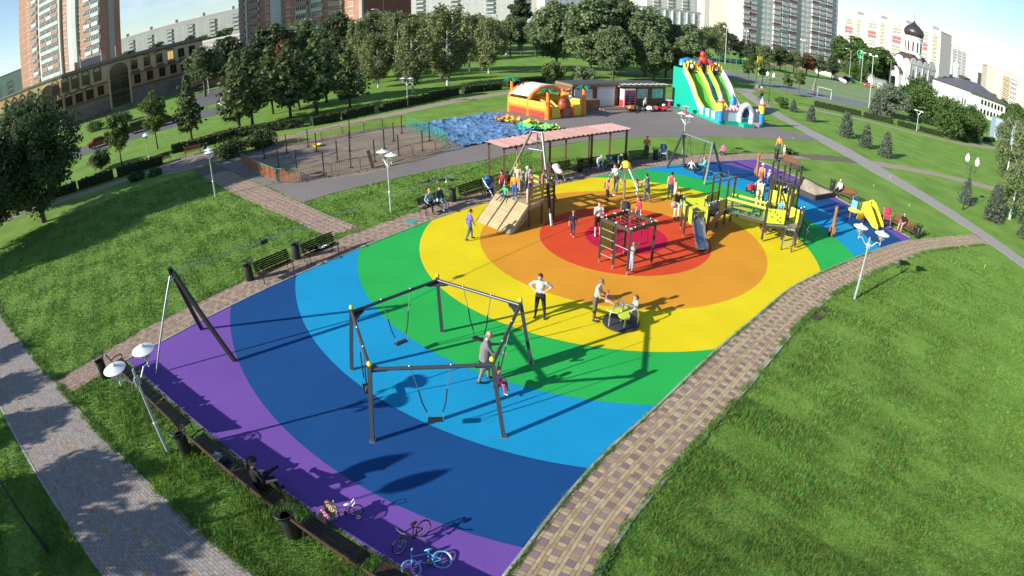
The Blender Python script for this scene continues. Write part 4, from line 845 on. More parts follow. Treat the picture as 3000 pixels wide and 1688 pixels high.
def hedge(P, label, h=.95, w=1.0, group='clipped hedges', leaf='hedge'):
    P = resamp(P, max(2, int(sum(math.dist(a, b) for a, b in zip(P[:-1], P[1:]))/1.0)+1)); root = thing('hedge', label, 'hedge', (P[0][0], P[0][1], 0), 0, group); b = MB(); C = []; RR = []; o = P[0]
    for a, c in zip(P[:-1], P[1:]):
        d = c-a; L = np.hypot(*d); b.beam((*(a-o), h*.47), (*(c-o), h*.47), w*.82, h*.86); n = np.array([-d[1], d[0]])/L
        for k in range(int(14*L)+1):
            t = rng.random(); s = rng.random()
            if s < .45: z, y = h-.07*rng.random(), (rng.random()-.5)*w*.95
            else: z, y = h*rng.random(), (w*.47)*(1 if rng.random() < .5 else -1)
            q = a-o+d*t+n*y; C.append((q[0], q[1], z)); RR.append((.13, .13, .1))
    b.obj('stems', mat('hedge_core', (.018, .026, .010), .95), root); V, F = leaves(C, RR, 9, .13, 0, 1.4); V[:, 2] = np.maximum(V[:, 2], .03); mk('foliage', npmesh('foliage', V, F, LF[leaf]), root)
for P_, lb in (([(-48,35.6), (-41.6,39.9)], 'clipped hedge block under the big tree at the left edge'), ([(-41.2,40.0), (-37.9,42.2)], 'short clipped hedge block left of the single lamp'), ([(-37.5,42.5), (-33.4,45.4)], 'clipped hedge block behind the single lamp'), ([(-34.9,49.5), (-31,51.6), (-29.2,53)], 'low hedge curving behind the plaza bench'),
  ([(-30.2,53.6), (-26,54.6), (-21.6,55.7)], 'long hedge block behind the yellow green juniper'), ([(-20.6,55.7), (-18.2,57.7)], 'short hedge block between two gaps in the long row'), ([(-17.8,58.1), (-15.3,61.1)], 'hedge block below the small narrow larch'), ([(-14.4,61.6), (-10.5,66.5), (-7.0,72.2)], 'long hedge block behind the double lamp'), ([(-6.2,73.2), (-1.6,76.6)], 'hedge block on the lawn left of the palm inflatable'), ([(-.8,78.6), (4.6,84.4)], 'hedge block nearest the kiosk'),
  ([(49.8,84.0), (54,82.6), (58.2,81.4)], 'brownish hedge block at the left end of the far walk'), ([(58.8,81.0), (64.4,79.4)], 'hedge block beside the tall thin spruce'), ([(65.6,79), (69.6,78.2)], 'short hedge block left of the T lamp'), ([(70.6,78), (76,77.3)], 'hedge block right of the T lamp'), ([(78,77), (86,79), (93.5,82.6)], 'hedge block below the bushy clump'), ([(101,87), (112,93)], 'hedge block at the far right end of the walk')): hedge(P_, lb)
# =====================================================================
# PLAY EQUIPMENT
# =====================================================================
STEEL = mat('galvanised_steel', (.55, .57, .58), .32, metal=.85, var=.12, vscale=9)
ANTH = mat('anthracite_paint', (.045, .052, .060), .35, spec=.5, var=.1, vscale=7)
BROWN = mat('brown_post', (.060, .045, .034), .45, var=.2, vscale=8)
LIME = mat('lime_panel', (.52, .60, .05), .4, var=.06, vscale=4); OLIVE = mat('olive_panel', (.36, .34, .055), .5, var=.1, vscale=4)
YCAP = mat('yellow_cap', (.80, .62, .03), .4); BLK = mat('black_rubber', (.016, .016, .017), .7, var=.2, vscale=20); CHAIN = mat('chain_steel', (.5, .5, .5), .35, metal=.9)
PINE = mat('pine_board', (.40, .30, .165), .7, var=.14, vscale=3, bump=.15, rnd=.10); NET = mat('net_rope_green', (.05, .20, .10), .8); NETR = mat('net_rope_red', (.25, .02, .03), .8)
ZF = .03    # top of the rubber floor
# --- pentagon swing
SB = [(-5.10,14.29), (-3.75,11.01), (-.22,11.33), (.60,14.80), (-2.41,16.63)]; ST = [(-4.71,14.13), (-3.54,11.31), (-.49,11.59), (.24,14.59), (-2.37,16.19)]
sw = thing('pentagon_swing', 'five sided swing frame with anthracite posts and yellow caps', 'swing'); zt = 2.38
for (bx, by), (tx, ty) in zip(SB, ST):
    p = MB().beam((bx, by, ZF), (tx, ty, zt), .105, .105).obj('post', ANTH, sw); MB().lathe([(.066, zt-.01), (.07, zt+.03), (.05, zt+.08), (.001, zt+.10)], (tx, ty, 0), 12).obj('cap', YCAP, p, smooth=50)
    MB().box((bx, by, ZF+.006), (.16, .16, .012)).obj('foot_plate', STEEL, p)
def swing_seat(root, pa, pb, sc, rz, zb=2.30, zs=.47):
    """seat plate sc with two chains up to pa, pb on the beam"""
    s = MB().box((0, 0, .0), (.44, .18, .035)); s.box((0, 0, -.022), (.40, .14, .01)); o = s.obj('swing_seat', BLK, root, loc=(sc[0], sc[1], zs), rz=rz)
    d = Vector((math.cos(rz), math.sin(rz), 0)); q = Vector((-d.y, d.x, 0)); loc = Vector((sc[0], sc[1], zs)); inv = Matrix.Rotation(-rz, 3, 'Z')
    for sg, pt_ in ((-1, pa), (1, pb)):
        top = Vector((*pt_, zb)); e = loc+d*.21*sg+Vector((0, 0, .26)); mid = top.lerp(e, .48)+Vector((0, 0, -.02)); L = lambda v: inv @ (v-loc)
        b = MB(); b.path([L(top), L(mid)], .012, 5); b.path([L(mid), L(mid.lerp(e, .55)+d*sg*.03), L(e)], .019, 6, 1)
        for yy in (-.07, .07): b.path([L(e), L(loc+d*.21*sg+q*yy+Vector((0, 0, .01)))], .009, 4)
        b.ell(L(top), .035, 8, 6); b.obj('chain', [CHAIN, BLK], o, smooth=60)
def along(a, b, t): return (a[0]+(b[0]-a[0])*t, a[1]+(b[1]-a[1])*t)
SEATC = {0: (-4.22,12.78), 1: (-2.03,11.50), 2: (-.41,13.15), 3: (-1.06,15.49), 4: (-3.57,15.25)}
for i in range(5):
    a, b_ = ST[i], ST[(i+1) % 5]; zz = 2.24; ang = math.atan2(b_[1]-a[1], b_[0]-a[0])
    MB().tube((*a, zz), (*b_, zz), .052, n=12).obj('beam', ANTH, sw, smooth=50)
    c0 = ST[i-1]; v1 = Vector((b_[0]-a[0], b_[1]-a[1], 0)).normalized(); v2 = Vector((c0[0]-a[0], c0[1]-a[1], 0)).normalized(); o_ = Vector((*a, zz-.075)); mid = (v1+v2).normalized()
    pl_ = [o_-mid*.07, o_+v1*.12-mid*.02, o_+v1*.42, o_+(v1*.36+v2*.12), o_+(v1*.2+v2*.2)*1.1, o_+(v1*.12+v2*.36), o_+v2*.42, o_+v2*.12-mid*.02]; g_ = MB(); g_.prism([(q.x, q.y) for q in pl_], zz-.09, zz-.06); g_.obj('corner_plate', ANTH, sw)
    swing_seat(sw, along(a, b_, .33), along(a, b_, .67), SEATC[i], ang)
# --- zip line: start tripod, end tripod, cable
z1 = thing('zip_line_tripod', 'leaning tripod with two black posts and a steel strut beside the violet ring', 'zip line'); ap = (-11.32,14.55)
for q in ((-9.53,14.46), (-12.01,16.43)): MB().beam((*q, ZF), (ap[0]+(q[0]-ap[0])*.06, ap[1]+(q[1]-ap[1])*.06, 3.42), .13, .13).obj('post', mat('black_post', (.018,.016,.016), .5), z1)
MB().tube((-12.55,13.37,ZF), (ap[0]-.05, ap[1]-.05, 3.3), .038, n=10).obj('strut', STEEL, z1, smooth=50)
MB().box((ap[0], ap[1], 3.48), (.16, .2, .22), .6).obj('head_bracket', BLK, z1); MB().tube((ap[0]-.1, ap[1]-.08, 3.2), (ap[0]+.1, ap[1]+.08, 3.2), .03).obj('bolt_bar', STEEL, z1)
z2 = thing('zip_line_tower', 'tall steel and black zip line tripod standing over the wooden ramp', 'zip line'); ae = Vector((1.28, 28.3, 4.4)); DK = mat('black_post', (.018,.016,.016))
for q, tp, r in (((1.96,26.48), ae+Vector((.22, -.2, 0)), .09), ((-.95,29.0), ae+Vector((-.3, .05, .05)), .09)):
    p = MB(); f = Vector((*q, ZF)); p.tube(tp, tp.lerp(f, .55), r*.8, n=10, mi=2); p.tube(tp.lerp(f, .55), tp.lerp(f, .87), r, n=10); p.tube(tp.lerp(f, .87), f, r*.85, n=10, mi=1); p.obj('leg', [DK, STEEL, mat('dull_steel', (.22,.225,.23), .4, metal=.7, var=.3, vscale=12)], z2, smooth=50)
MB().tube((2.49,30.08,ZF), ae+Vector((.05, .15, -.3)), .045, n=8).obj('strut', STEEL, z2, smooth=50)
b = MB(); b.tube(ae+Vector((-.32, .05, -.45)), ae+Vector((.28, -.2, -.45)), .045); b.tube(ae+Vector((-.42, .1, -.9)), ae+Vector((.35, -.35, -.9)), .04); b.tube(ae+Vector((-.02, .05, -.95)), ae+Vector((0, .02, -.1)), .035); b.tube(ae+Vector((-.3, .05, .02)), ae+Vector((.22, -.2, .02)), .05); b.obj('cross_bar', mat('dull_steel', (.22,.225,.23)), z2, smooth=50)
zc = thing('zip_line_cable', 'long thin zip line cable crossing above the brick path', 'cable'); s_, e_ = Vector((*ap, 3.42)), ae+Vector((0, 0, -.5))
pts = [s_.lerp(e_, t)-Vector((0, 0, 1.5*4*t*(1-t)*.25)) for t in np.linspace(0, 1, 25)]; MB().path(pts, .014, 5).obj('wire', mat('bright_wire', (.6,.6,.58), .35, metal=.6), zc)
q = s_.lerp(e_, .2)-Vector((0, 0, .24)); MB().box(q+Vector((0, 0, -.05)), (.12, .3, .14), -.6).obj('trolley', BLK, zc)
q = pts[22]; b = MB().tube(q, q+Vector((0, 0, -.9)), .02, n=6); b.lathe([(.01, -.98), (.15, -.96), (.16, -.9), (.05, -.86), (.02, -.8)], q, 14); b.obj('disc_seat', [OLIVE], zc, smooth=50)
# --- ramp and platform
rp_ = thing('ramp_platform', 'wooden start platform with broad pine ramp and olive railings', 'play platform'); A_ = Vector((-.85,28.15,0)); B_ = Vector((.8,26.3,0)); wx = (B_-A_).normalized(); fy = Vector((-wx.y, wx.x, 0)); WID = (B_-A_).length; ZD = 1.15
RB_A, RB_B = Vector((-1.80,27.05,0)), Vector((-.14,25.22,0)); npl = 14
for i in range(npl):
    for k in range(3):
        f0, f1 = i/npl, (i+1)/npl; u0, u1 = k/3+.006, (k+1)/3-.006
        def rpnt(u, f): lo = RB_A.lerp(RB_B, u); hi = A_.lerp(B_, u); v = lo.lerp(hi, f); v.z = ZF+.03+(ZD-ZF-.03)*f; return v
        a, b_, c, d = rpnt(u0, f0+.004), rpnt(u1, f0+.004), rpnt(u1, f1-.004), rpnt(u0, f1-.004); n_ = (b_-a).cross(d-a).normalized()*.035
        MB().add([a-n_, b_-n_, c-n_, d-n_, a, b_, c, d], [(4,5,6,7), (3,2,1,0), (0,1,5,4), (1,2,6,5), (2,3,7,6), (3,0,4,7)]).obj('ramp_plank', PINE, rp_)
for k in range(4):
    u = k/3; a = RB_A.lerp(RB_B, u)+Vector((0,0,ZF)); c = A_.lerp(B_, u)+Vector((0,0,ZD-.06)); MB().beam(a, c, .05, .06).obj('ramp_stringer', BROWN, rp_)
    if 0 < k < 3: MB().beam(a+Vector((0,0,.045)), c+Vector((0,0,.095)), .05, .03).obj('ramp_strip', BROWN, rp_)
MB().plate([(0, 0), (1.42, 1.05), (1.42, .55), (.3, 0)], RB_B+Vector((.03,-.02,ZF)), (B_-RB_B).normalized(), (0,0,1), .04).obj('side_shade', mat('grey_board_and_shade', (.20,.19,.16), .7), rp_)  # grey plate: shade at the ramp's side put into shape and colour
DEP = 1.7
for i in range(12):
    q0 = A_+fy*(DEP*(i+.5)/12)-wx*0+Vector((0, 0, ZD-.02)); MB().beam(q0, q0+wx*WID, DEP/12-.008, .035).obj('deck_plank', PINE, rp_)
for u in (0, 1):
    for f in (0, .5, 1):
        q = A_+wx*(WID*u+(.06 if u else -.06))+fy*(DEP*f); MB().beam((q.x, q.y, ZF), (q.x, q.y, ZD+(.95 if f != .5 else -.05)), .11, .11).obj('post', BROWN, rp_)
    for z in (.18, .4, .62, .84):
        q = A_+wx*(WID*u+(.0 if u else 0)); MB().beam((q.x, q.y, ZD+z), (q.x+fy.x*DEP, q.y+fy.y*DEP, ZD+z), .035, .14).obj('rail_board', OLIVE, rp_)
q = A_+fy*DEP
for z in (.3, .6, .88): MB().beam((q.x, q.y, ZD+z), (q.x+wx.x*WID, q.y+wx.y*WID, ZD+z), .035, .12).obj('rail_board', OLIVE, rp_)
MB().beam(A_+wx*(WID+.02)+Vector((0,0,ZD-.12)), A_+wx*(WID+.02)+fy*DEP+Vector((0,0,ZD-.12)), .05, .16).obj('side_beam', PINE, rp_)
# --- rope carousel with yellow cap
rc = thing('giant_stride', 'steel whirling carousel with hanging arms and a yellow cap', 'carousel', (6.39,30.69,0)); MB().tube((0,0,ZF), (0,0,2.1), .075, .06, 12).obj('pole', STEEL, rc, smooth=50)
MB().lathe([(.30, 2.0), (.29, 2.12), (.22, 2.26), (.1, 2.34), (.001, 2.36)], (0,0,0), 20).obj('cap', YCAP, rc, smooth=50)
for k in range(5):
    a = R(-150+72*k+20); c, s = math.cos(a), math.sin(a); b = MB(); b.path([(c*.16, s*.16, 2.06), (c*.55, s*.55, 1.6), (c*1.15, s*1.15, .82)], .04, 8); b.path([(c*1.15+.16*math.cos(t)*(-s), s*1.15+.16*math.cos(t)*c, .72+.16*math.sin(t)) for t in np.linspace(0, 6.283, 13)[:-1]], .022, 6, closed=True); b.obj('arm', STEEL, rc, smooth=50)
# --- climbing cube
cc = thing('climbing_cube', 'dark brown climbing cube with ladder rungs and a net on top', 'climbing frame'); CB = [(3.76,22.25), (4.77,20.99), (6.03,21.96), (5.03,23.22)]; ZC = 2.1
for q in CB+[(4.26,21.62), (4.40,22.73)]:
    p = MB().beam((*q, .22), (*q, ZC), .1, .1).obj('post', BROWN, cc); MB().tube((*q, ZF), (*q, .24), .038, n=8).obj('foot', STEEL, p, smooth=50); MB().box((*q, ZC+.012), (.11, .11, .02)).obj('cap', mat('cream_cap', (.6,.58,.5), .5), p)
for i in range(4): MB().beam((*CB[i], ZC-.08), (*CB[(i+1) % 4], ZC-.08), .09, .15).obj('top_beam', BROWN, cc)
for z in (.45, .85, 1.25, 1.62): MB().tube((*CB[0], z), (4.26,21.62,z), .024, n=8).obj('rung', STEEL, cc, smooth=50)
MB().tube((4.26,21.62,1.15), (*CB[1], 1.15), .024, n=8).obj('rung', STEEL, cc, smooth=50)
d_ = Vector((4.40-3.76, 22.73-22.25, 0)); MB().plate([(0.06, .55), (.74, .55), (.74, 1.95), (.06, 1.95)], (*CB[0], 0), d_.normalized(), (0,0,1), .03).obj('panel', OLIVE, cc)
def lerp2(a, b, t): return (a[0]+(b[0]-a[0])*t, a[1]+(b[1]-a[1])*t)
nb = MB(); wb_ = []
for k in range(1, 6):
    t = k/6
    for (a, b_), (c, d) in (((CB[0], CB[1]), (CB[3], CB[2])), ((CB[0], CB[3]), (CB[1], CB[2]))):
        p, q = lerp2(a, b_, t), lerp2(c, d, t); nb.path([(*p, ZC-.1), (*lerp2(p, q, .5), ZC-.2), (*q, ZC-.1)], .014, 5)
        for e in ((p, q) if k % 2 else ()): MB().ell((*e, ZC+.02), .03, 10, 6).obj('rope_knob', FRAMEW, cc, smooth=60)
nb.obj('top_net', NETR, cc)
sn = MB()
for k in range(1, 5): p, q = lerp2((4.40,22.73), CB[3], k/5), lerp2((4.40,22.73), CB[3], k/5); sn.path([(*p, .15), (*p, ZC-.15)], .012, 5)
for z in (.4, .75, 1.1, 1.45, 1.8): sn.path([(4.40,22.73,z), (*CB[3], z)], .012, 5)
sn.obj('side_net', BLK, cc)
tz = MB(); q = Vector((5.55, 21.75, 1.15)); tz.tube(q+Vector((-.2,-.12,0)), q+Vector((.2,.12,0)), .02)
for s in (-1, 1): tz.path([q+Vector((.2*s,.12*s,0)), q+Vector((.12*s,.08*s,ZC-1.25))], .012, 5)
tz.obj('trapeze', BLK, cc)
# --- merry-go-round
mg = thing('merry_go_round', 'small merry go round with black disc and lime green table', 'merry-go-round', (3.86,17.13,ZF)); MB().lathe([(.3, .02), (.66, .04), (.68, .09), (.64, .12), (.01, .125)], (0,0,0), 32).obj('disc', mat('disc_rubber', (.03,.034,.042), .6, var=.2, vscale=30), mg, smooth=40)
MB().tube((0,0,.1), (0,0,.78), .05, n=10).obj('hub_post', STEEL, mg, smooth=50); MB().lathe([(.05, .76), (.09, .8), (.05, .86), (.001, .87)], (0,0,0), 14).obj('hub_cap', STEEL, mg, smooth=50)
cl = [(.40*(1+.42*math.cos(3*a))*math.cos(a+.6), .40*(1+.42*math.cos(3*a))*math.sin(a+.6)) for a in np.linspace(0, 6.283, 49)[:-1]]
tb = MB(); tb.plate(cl, (0,0,.50), (1,0,0), (0,1,0), .03); tb.obj('table', LIME, mg)
for k in range(3):
    a = .6+2.094*k; c, s = math.cos(a), math.sin(a); MB().tube((c*.45,s*.45,.1), (c*.45,s*.45,.49), .022, n=8).obj('table_leg', STEEL, mg, smooth=50); a += 1.047; c, s = math.cos(a), math.sin(a)
    MB().path([(c*.6,s*.6,.1), (c*.6,s*.6,.55), (c*.53,s*.53,.72), (c*.4,s*.4,.8), (c*.05,s*.05,.82)], .028, 8).obj('hand_rail', STEEL, mg, smooth=60)
# --- big play tower
pt_ = thing('play_tower', 'lime green and brown play tower with slide, rope bridge and tall posts', 'play tower'); ZP = .98
def post(q, h, foot=True, z0=.16):
    p = MB().beam((*q, z0), (*q, h), .095, .095).obj('post', BROWN, pt_); MB().tube((*q, ZF), (*q, z0+.02), .04, n=8).obj('foot', STEEL, p, smooth=50); MB().lathe([(.055, h), (.055, h+.03), (.03, h+.06), (.001, h+.065)], (*q, 0), 8).obj('cap', STEEL if h < 2.5 else ANTH, p, smooth=50); return p
def deck(P_, z=ZP): MB().prism(P_, z-.06, z, 0).obj('deck', mat('grey_deck', (.22,.21,.18), .7, var=.15, vscale=10), pt_); b = MB(); [b.beam((*p, z-.1), (*q, z-.1), .06, .12) for p, q in zip(P_, P_[1:]+P_[:1])]; b.obj('deck_frame', BROWN, pt_)
def panel(a, b_, z0, z1, m=LIME, hole=None, name='panel', inset=.05, dots=False, cut=None):
    d = Vector((b_[0]-a[0], b_[1]-a[1], 0)); L = d.length; d.normalize(); o = Vector((*a, 0))+d*inset; w = L-2*inset; P_ = cut(w, z0, z1) if cut else [(0, z0), (w, z0), (w, z1-.05), (w-.05, z1), (.05, z1), (0, z1-.05)]
    p = MB().plate(P_, o, d, (0,0,1), .022).obj(name, m, pt_)
    if dots:
        n_ = Vector((d.y, -d.x, 0))
        for u_, v_ in ((.15,.85), (.3,.45), (.55,.62), (.75,.45), (.62,.25), (.78,.15), (.42,.8)): c = o+d*(w*u_)+Vector((0,0,z0+(z1-z0)*v_))+n_*.016; MB().plate([(.045*math.cos(t), .035*math.sin(t)) for t in np.linspace(0, 6.283, 9)[:-1]], c, d, (0,0,1), .012).obj('grip_hole', BLK, p)
    if hole:
        n_ = Vector((d.y, -d.x, 0)); c = o+d*(w/2)+Vector((0,0,hole[0]))+n_*.016; MB().plate([(hole[1]*math.cos(t), hole[1]*math.sin(t)) for t in np.linspace(0, 6.283, 21)[:-1]], c, d, (0,0,1), .012).obj('hole_ring', hole[2], p)
    return p
QA = [(8.48,25.33), (9.71,25.40), (9.80,26.30), (8.62,26.35)]
for q, h in zip(QA, (1.68, 1.68, 1.75, 1.75)): post(q, h)
deck(QA); panel(QA[3], QA[0], ZP+.05, 1.62); panel(QA[1], QA[2], ZP+.05, 1.62, OLIVE); panel(QA[2], QA[3], ZP+.05, 1.72)
panel(QA[0], QA[1], ZP+.25, 1.66, LIME, cut=lambda w, a, b: [(0, a-.2), (.16, a-.2)]+[(w/2+(w/2-.16)*math.cos(t), a+.0+(b-a-.06)*math.sin(t)) for t in np.linspace(math.pi, 0, 12)]+[(w-.16, a-.2), (w, a-.2), (w, b-.1), (w/2, b+.06), (0, b-.1)])
MB().tube((8.6,25.2,1.42), (9.6,25.27,1.42), .02, n=8).obj('grab_bar', STEEL, pt_, smooth=50)
# slide chute
SP = [(9.09,25.36,ZP+.02), (9.07,25.1,ZP-.02), (9.04,24.75,.72), (9.02,24.35,.42), (9.0,24.0,.2), (8.99,23.75,.13), (8.98,23.5,.13)]; ch_ = MB(); sd = MB(); wv = Vector((.5, .03, 0)).normalized()
for (p, q) in zip(SP, SP[1:]):
    p, q = Vector(p), Vector(q); ch_.add([p-wv*.27, p+wv*.27, q+wv*.27, q-wv*.27, p-wv*.27-Vector((0,0,.03)), p+wv*.27-Vector((0,0,.03)), q+wv*.27-Vector((0,0,.03)), q-wv*.27-Vector((0,0,.03))], [(3,2,1,0), (4,5,6,7), (0,4,7,3), (1,2,6,5)])
sl_ = ch_.obj('slide_chute', mat('slide_steel', (.42,.47,.53), .16, metal=.9, var=.08, vscale=3), pt_, smooth=50)
for s in (-1, 1):
    e = MB(); V = []; F = []
    for i, p in enumerate(SP):
        p = Vector(p)+wv*(.285*s); V += [p+Vector((0,0,-.05)), p+Vector((0,0,.17 if 0 < i < 6 else .08))]
    for k in range(len(SP)-1): F.append((2*k, 2*k+2, 2*k+3, 2*k+1))
    V2 = [v+wv*(.02*s) for v in V]; m_ = len(V); F2 = F+[tuple(m_+i for i in reversed(f)) for f in F]+[(2*k+1, 2*k+3, m_+2*k+3, m_+2*k+1) for k in range(len(SP)-1)]; e.add(V+V2, F2).obj('slide_side', STEEL, sl_)
for q in ((8.75,23.6), (9.22,23.58)): MB().tube((*q, ZF), (*q, .14), .03, n=8).obj('slide_foot', STEEL, sl_, smooth=50)
panel((8.62,25.25), (8.68,24.95), ZP-.15, 1.55, LIME, inset=0, name='slide_wing'); panel((9.55,25.3), (9.48,24.95), ZP-.15, 1.55, LIME, inset=0, name='slide_wing')
# tall unit B and steps to it
QB = [(10.50,27.30), (11.15,26.71), (11.76,27.28), (11.10,27.85)]
for q in QB: post(q, 2.72)
for i in range(4): MB().beam((*QB[i], 2.7), (*QB[(i+1) % 4], 2.7), .05, .05).obj('top_frame', ANTH, pt_)
deck(QB); post((10.53,26.17), 1.70); post((10.0,26.75), 1.7)
deck([(9.80,26.30), (10.53,26.17), (11.15,26.71), (10.50,27.30), (10.0,26.75)], ZP-.02)
panel((10.53,26.17), (11.15,26.71), ZP, 1.68, OLIVE); panel((10.0,26.75), (10.50,27.30), ZP, 1.72); panel(QB[3], QB[0], ZP, 1.75); panel((9.80,26.30), (10.0,26.75), ZP, 1.7, LIME, hole=(1.35,.2,BLK))
MB().plate([(0, 0), (.82, 0), (.82, 1.0), (0, 1.0)], (9.86,25.6,.55), Vector((.74,.58,0)), Vector((.25,-.3,.75)).normalized(), .03).obj('climbing_plate', mat('grey_board_and_shade', (.30,.27,.22), .7), pt_)
nt = MB()
for k in range(7): nt.path([(9.7+.13*k, 25.75+.1*k, ZP+.25), (9.85+.11*k, 26.0+.09*k, ZP+.62), (9.95+.1*k, 26.25+.08*k, ZP+.35)], .016, 5)
nt.obj('scramble_net', mat('silver_rope', (.55,.56,.55), .6), pt_)
# bridge
C1_, C2_ = Vector((11.45,27.0,ZP)), Vector((13.3,25.6,ZP)); bd = (C2_-C1_).normalized(); bn = Vector((-bd.y, bd.x, 0)); BL_ = (C2_-C1_).length
for i in range(14): c = C1_+bd*(BL_*(i+.5)/14)-Vector((0,0,.05)); MB().beam(c-bn*.42, c+bn*.42, BL_/14-.012, .04).obj('bridge_plank', mat('green_grey_plank', (.27,.30,.17), .7, rnd=.1), pt_)
for s in (-1, 1):
    c = bn*(.46*s); MB().beam(C1_+c-Vector((0,0,.07)), C2_+c-Vector((0,0,.07)), .06, .14).obj('bridge_beam', BROWN, pt_)
    MB().tube(C1_+c+Vector((0,0,.72)), C2_+c+Vector((0,0,.72)), .075, n=12).obj('bridge_rail', LIME, pt_, smooth=50)
    nn = MB()
    for k in range(14): a = C1_+c+bd*(BL_*k/13); nn.path([a+Vector((0,0,.02)), a+Vector((0,0,.68))], .010, 4)
    for z in (.15, .3, .45, .6): nn.path([C1_+c+Vector((0,0,z)), C2_+c+Vector((0,0,z))], .010, 4)
    nn.obj('bridge_net', NET, pt_)
for k in range(5): c = C1_+bd*(BL_*(k+.5)/5)+Vector((0,0,.06)); MB().beam(c-bn*.16, c+bn*.2, .07, .09).obj('foot_block', BLK, pt_)
# units C and D
QC = [(13.36,25.85), (13.95,24.95), (14.63,25.77), (14.09,26.45)]
for q in QC: post(q, 3.22)
for i in range(4): MB().beam((*QC[i], 3.2), (*QC[(i+1) % 4], 3.2), .05, .05).obj('top_frame', ANTH, pt_)
for q, h in (((12.74,24.92), 2.2), ((14.44,24.25), 2.2), ((15.10,25.05), 2.0), ((13.30,26.4), 1.7)): post(q, h)
deck([(12.74,24.92), (13.95,24.80), (14.44,24.25), (15.10,25.05), (14.63,25.77), (14.09,26.45), (13.30,26.4)])
panel((12.74,24.92), (13.93,24.84), ZP+.08, 1.85, LIME, dots=True); panel((14.44,24.25), (15.10,25.05), ZP+.1, 1.9, LIME, dots=True, cut=lambda w, a, b: [(0, a), (w, a), (w, b-.35), (.1, b), (0, b)]); panel((13.30,26.4), (12.74,24.92), ZP, 1.7, LIME, cut=lambda w, a, b: [(0, a), (w, a), (w, a+.3), (.5, b), (0, b)])
panel((15.10,25.05), (14.63,25.77), ZP, 1.75); panel((14.09,26.45), (13.30,26.4), ZP+.1, 1.7)
MB().plate([(0,0), (.55,0), (.55,.75), (0,.75)], (13.45,25.5,.30), Vector((.8,.6,0)), (0,0,1), .025).obj('play_panel', LIME, pt_); MB().lathe([(.17,-.02), (.19,0), (.12,.02), (.03,.03)], (13.75,25.62,.72), 20, M=Matrix.Rotation(R(90), 3, 'X')).obj('steering_wheel', STEEL, pt_, smooth=50)
MB().beam((13.29,25.4,.42), (13.9,25.9,.42), .28, .04).obj('bench_board', ANTH, pt_)
for (a, c) in (((13.47,23.92), (14.05,24.6)), ((13.95,23.65), (14.4,24.35))): MB().path([(a[0], a[1], ZF), (a[0]+.02, a[1]+.05, .55), ((a[0]*.6+c[0]*.4), (a[1]*.6+c[1]*.4), .95), (*c, 1.12)], .035, 8).obj('arch_ladder_side', ANTH, pt_, smooth=60)
for t, z in ((.02,.25), (.05,.5), (.22,.75), (.6,1.02)): a = (13.47+t*.58, 23.92+t*.68); c = (13.95+t*.45, 23.65+t*.7); MB().tube((*a, z), (*c, z), .018, n=6).obj('rung', STEEL, pt_, smooth=50)
for (a, c) in (((15.19,24.80-.15), (14.75,24.95)), ((15.66,25.2), (15.1,25.35))): MB().path([(a[0]+.1, a[1], ZF), (a[0]+.08, a[1]+.02, .5), (a[0]-.05, a[1]+.03, .9), ((a[0]+c[0])/2, (a[1]+c[1])/2, 1.1), (*c, 1.15)], .045, 8).obj('arch_ladder_side', mat('dark_green_bow', (.03,.07,.05), .5), pt_, smooth=60)
for t, z in ((0,.3), (0,.6), (.2,.9)): MB().tube((15.29-.1*t, 24.65, z), (15.76-.1*t, 25.2, z), .018, n=6).obj('rung', STEEL, pt_, smooth=50)
QD = [(14.25,27.85), (15.25,26.75), (15.90,27.35), (14.85,28.35)]
for q in QD: post(q, 3.62)
for q in ((14.75,27.3), (15.40,27.85)): post(q, 3.62)
for a, b_ in ((0,1), (1,2), (2,3), (3,0)): MB().beam((*QD[a], 3.6), (*QD[b_], 3.6), .06, .05).obj('top_frame', ANTH, pt_)
deck(QD, 1.25); panel(QD[3], QD[0], 1.3, 2.15); panel(QD[0], QD[1], 1.3, 2.0); panel(QD[1], QD[2], 1.3, 2.1, OLIVE, hole=(1.7,.2,LIME)); panel(QD[2], QD[3], 1.3, 2.15, LIME, dots=True)
for a, b_ in (((14.09,26.45,1.75), (14.7,27.35,2.25)), ((14.63,25.77,1.75), (15.25,26.75,2.2))): MB().beam(a, b_, .05, .16).obj('lime_rail', LIME, pt_)
deck([(14.09,26.45), (14.63,25.77), (15.25,26.75), (14.7,27.3)], 1.1)
MB().plate([(0,0), (.45,0), (.45,1.35), (0,1.35)], (13.75,28.55,.75), Vector((.75,-.55,0)).normalized(), (0,0,1), .03).obj('tall_panel', mat('pale_lime_panel', (.68,.72,.30), .4), pt_); post((13.75,28.6), 2.1); post((14.1,28.3), 2.1)
MB().beam((14.75,28.25,1.2), (12.9,30.4,.08), .42, .04).obj('ramp_board', mat('grey_board_and_shade', (.30,.27,.22), .7), pt_)
# --- basket swing
ns = thing('nest_swing', 'two legged frame with a black basket swing on the blue ring', 'swing'); TA, TB = Vector((11.95,38.0,2.62)), Vector((13.25,35.35,2.62))
for f, tp in (((10.92,37.93), TA), ((12.46,38.95), TA), ((12.57,34.33), TB), ((14.70,36.6), TB)): MB().beam((*f, ZF), (tp.x, tp.y, tp.z+.12), .12, .12).obj('leg', ANTH, ns)
MB().tube(TA, TB, .065, n=12).obj('beam', STEEL, ns, smooth=50)
for tp in (TA, TB): d = Vector((.8,.55,0)).normalized(); MB().plate([(-.22,-.35), (.3,-.35), (.18,.1), (-.12,.1)], tp, d, (0,0,1), .02).obj('gusset', mat('blue_grey_plate', (.12,.16,.22), .4), ns)
nc = Vector((12.35,36.5,.55)); rb_ = MB(); rb_.path([(nc.x+.62*math.cos(t), nc.y+.62*math.sin(t), nc.z) for t in np.linspace(0, 6.283, 25)[:-1]], .06, 8, closed=True)
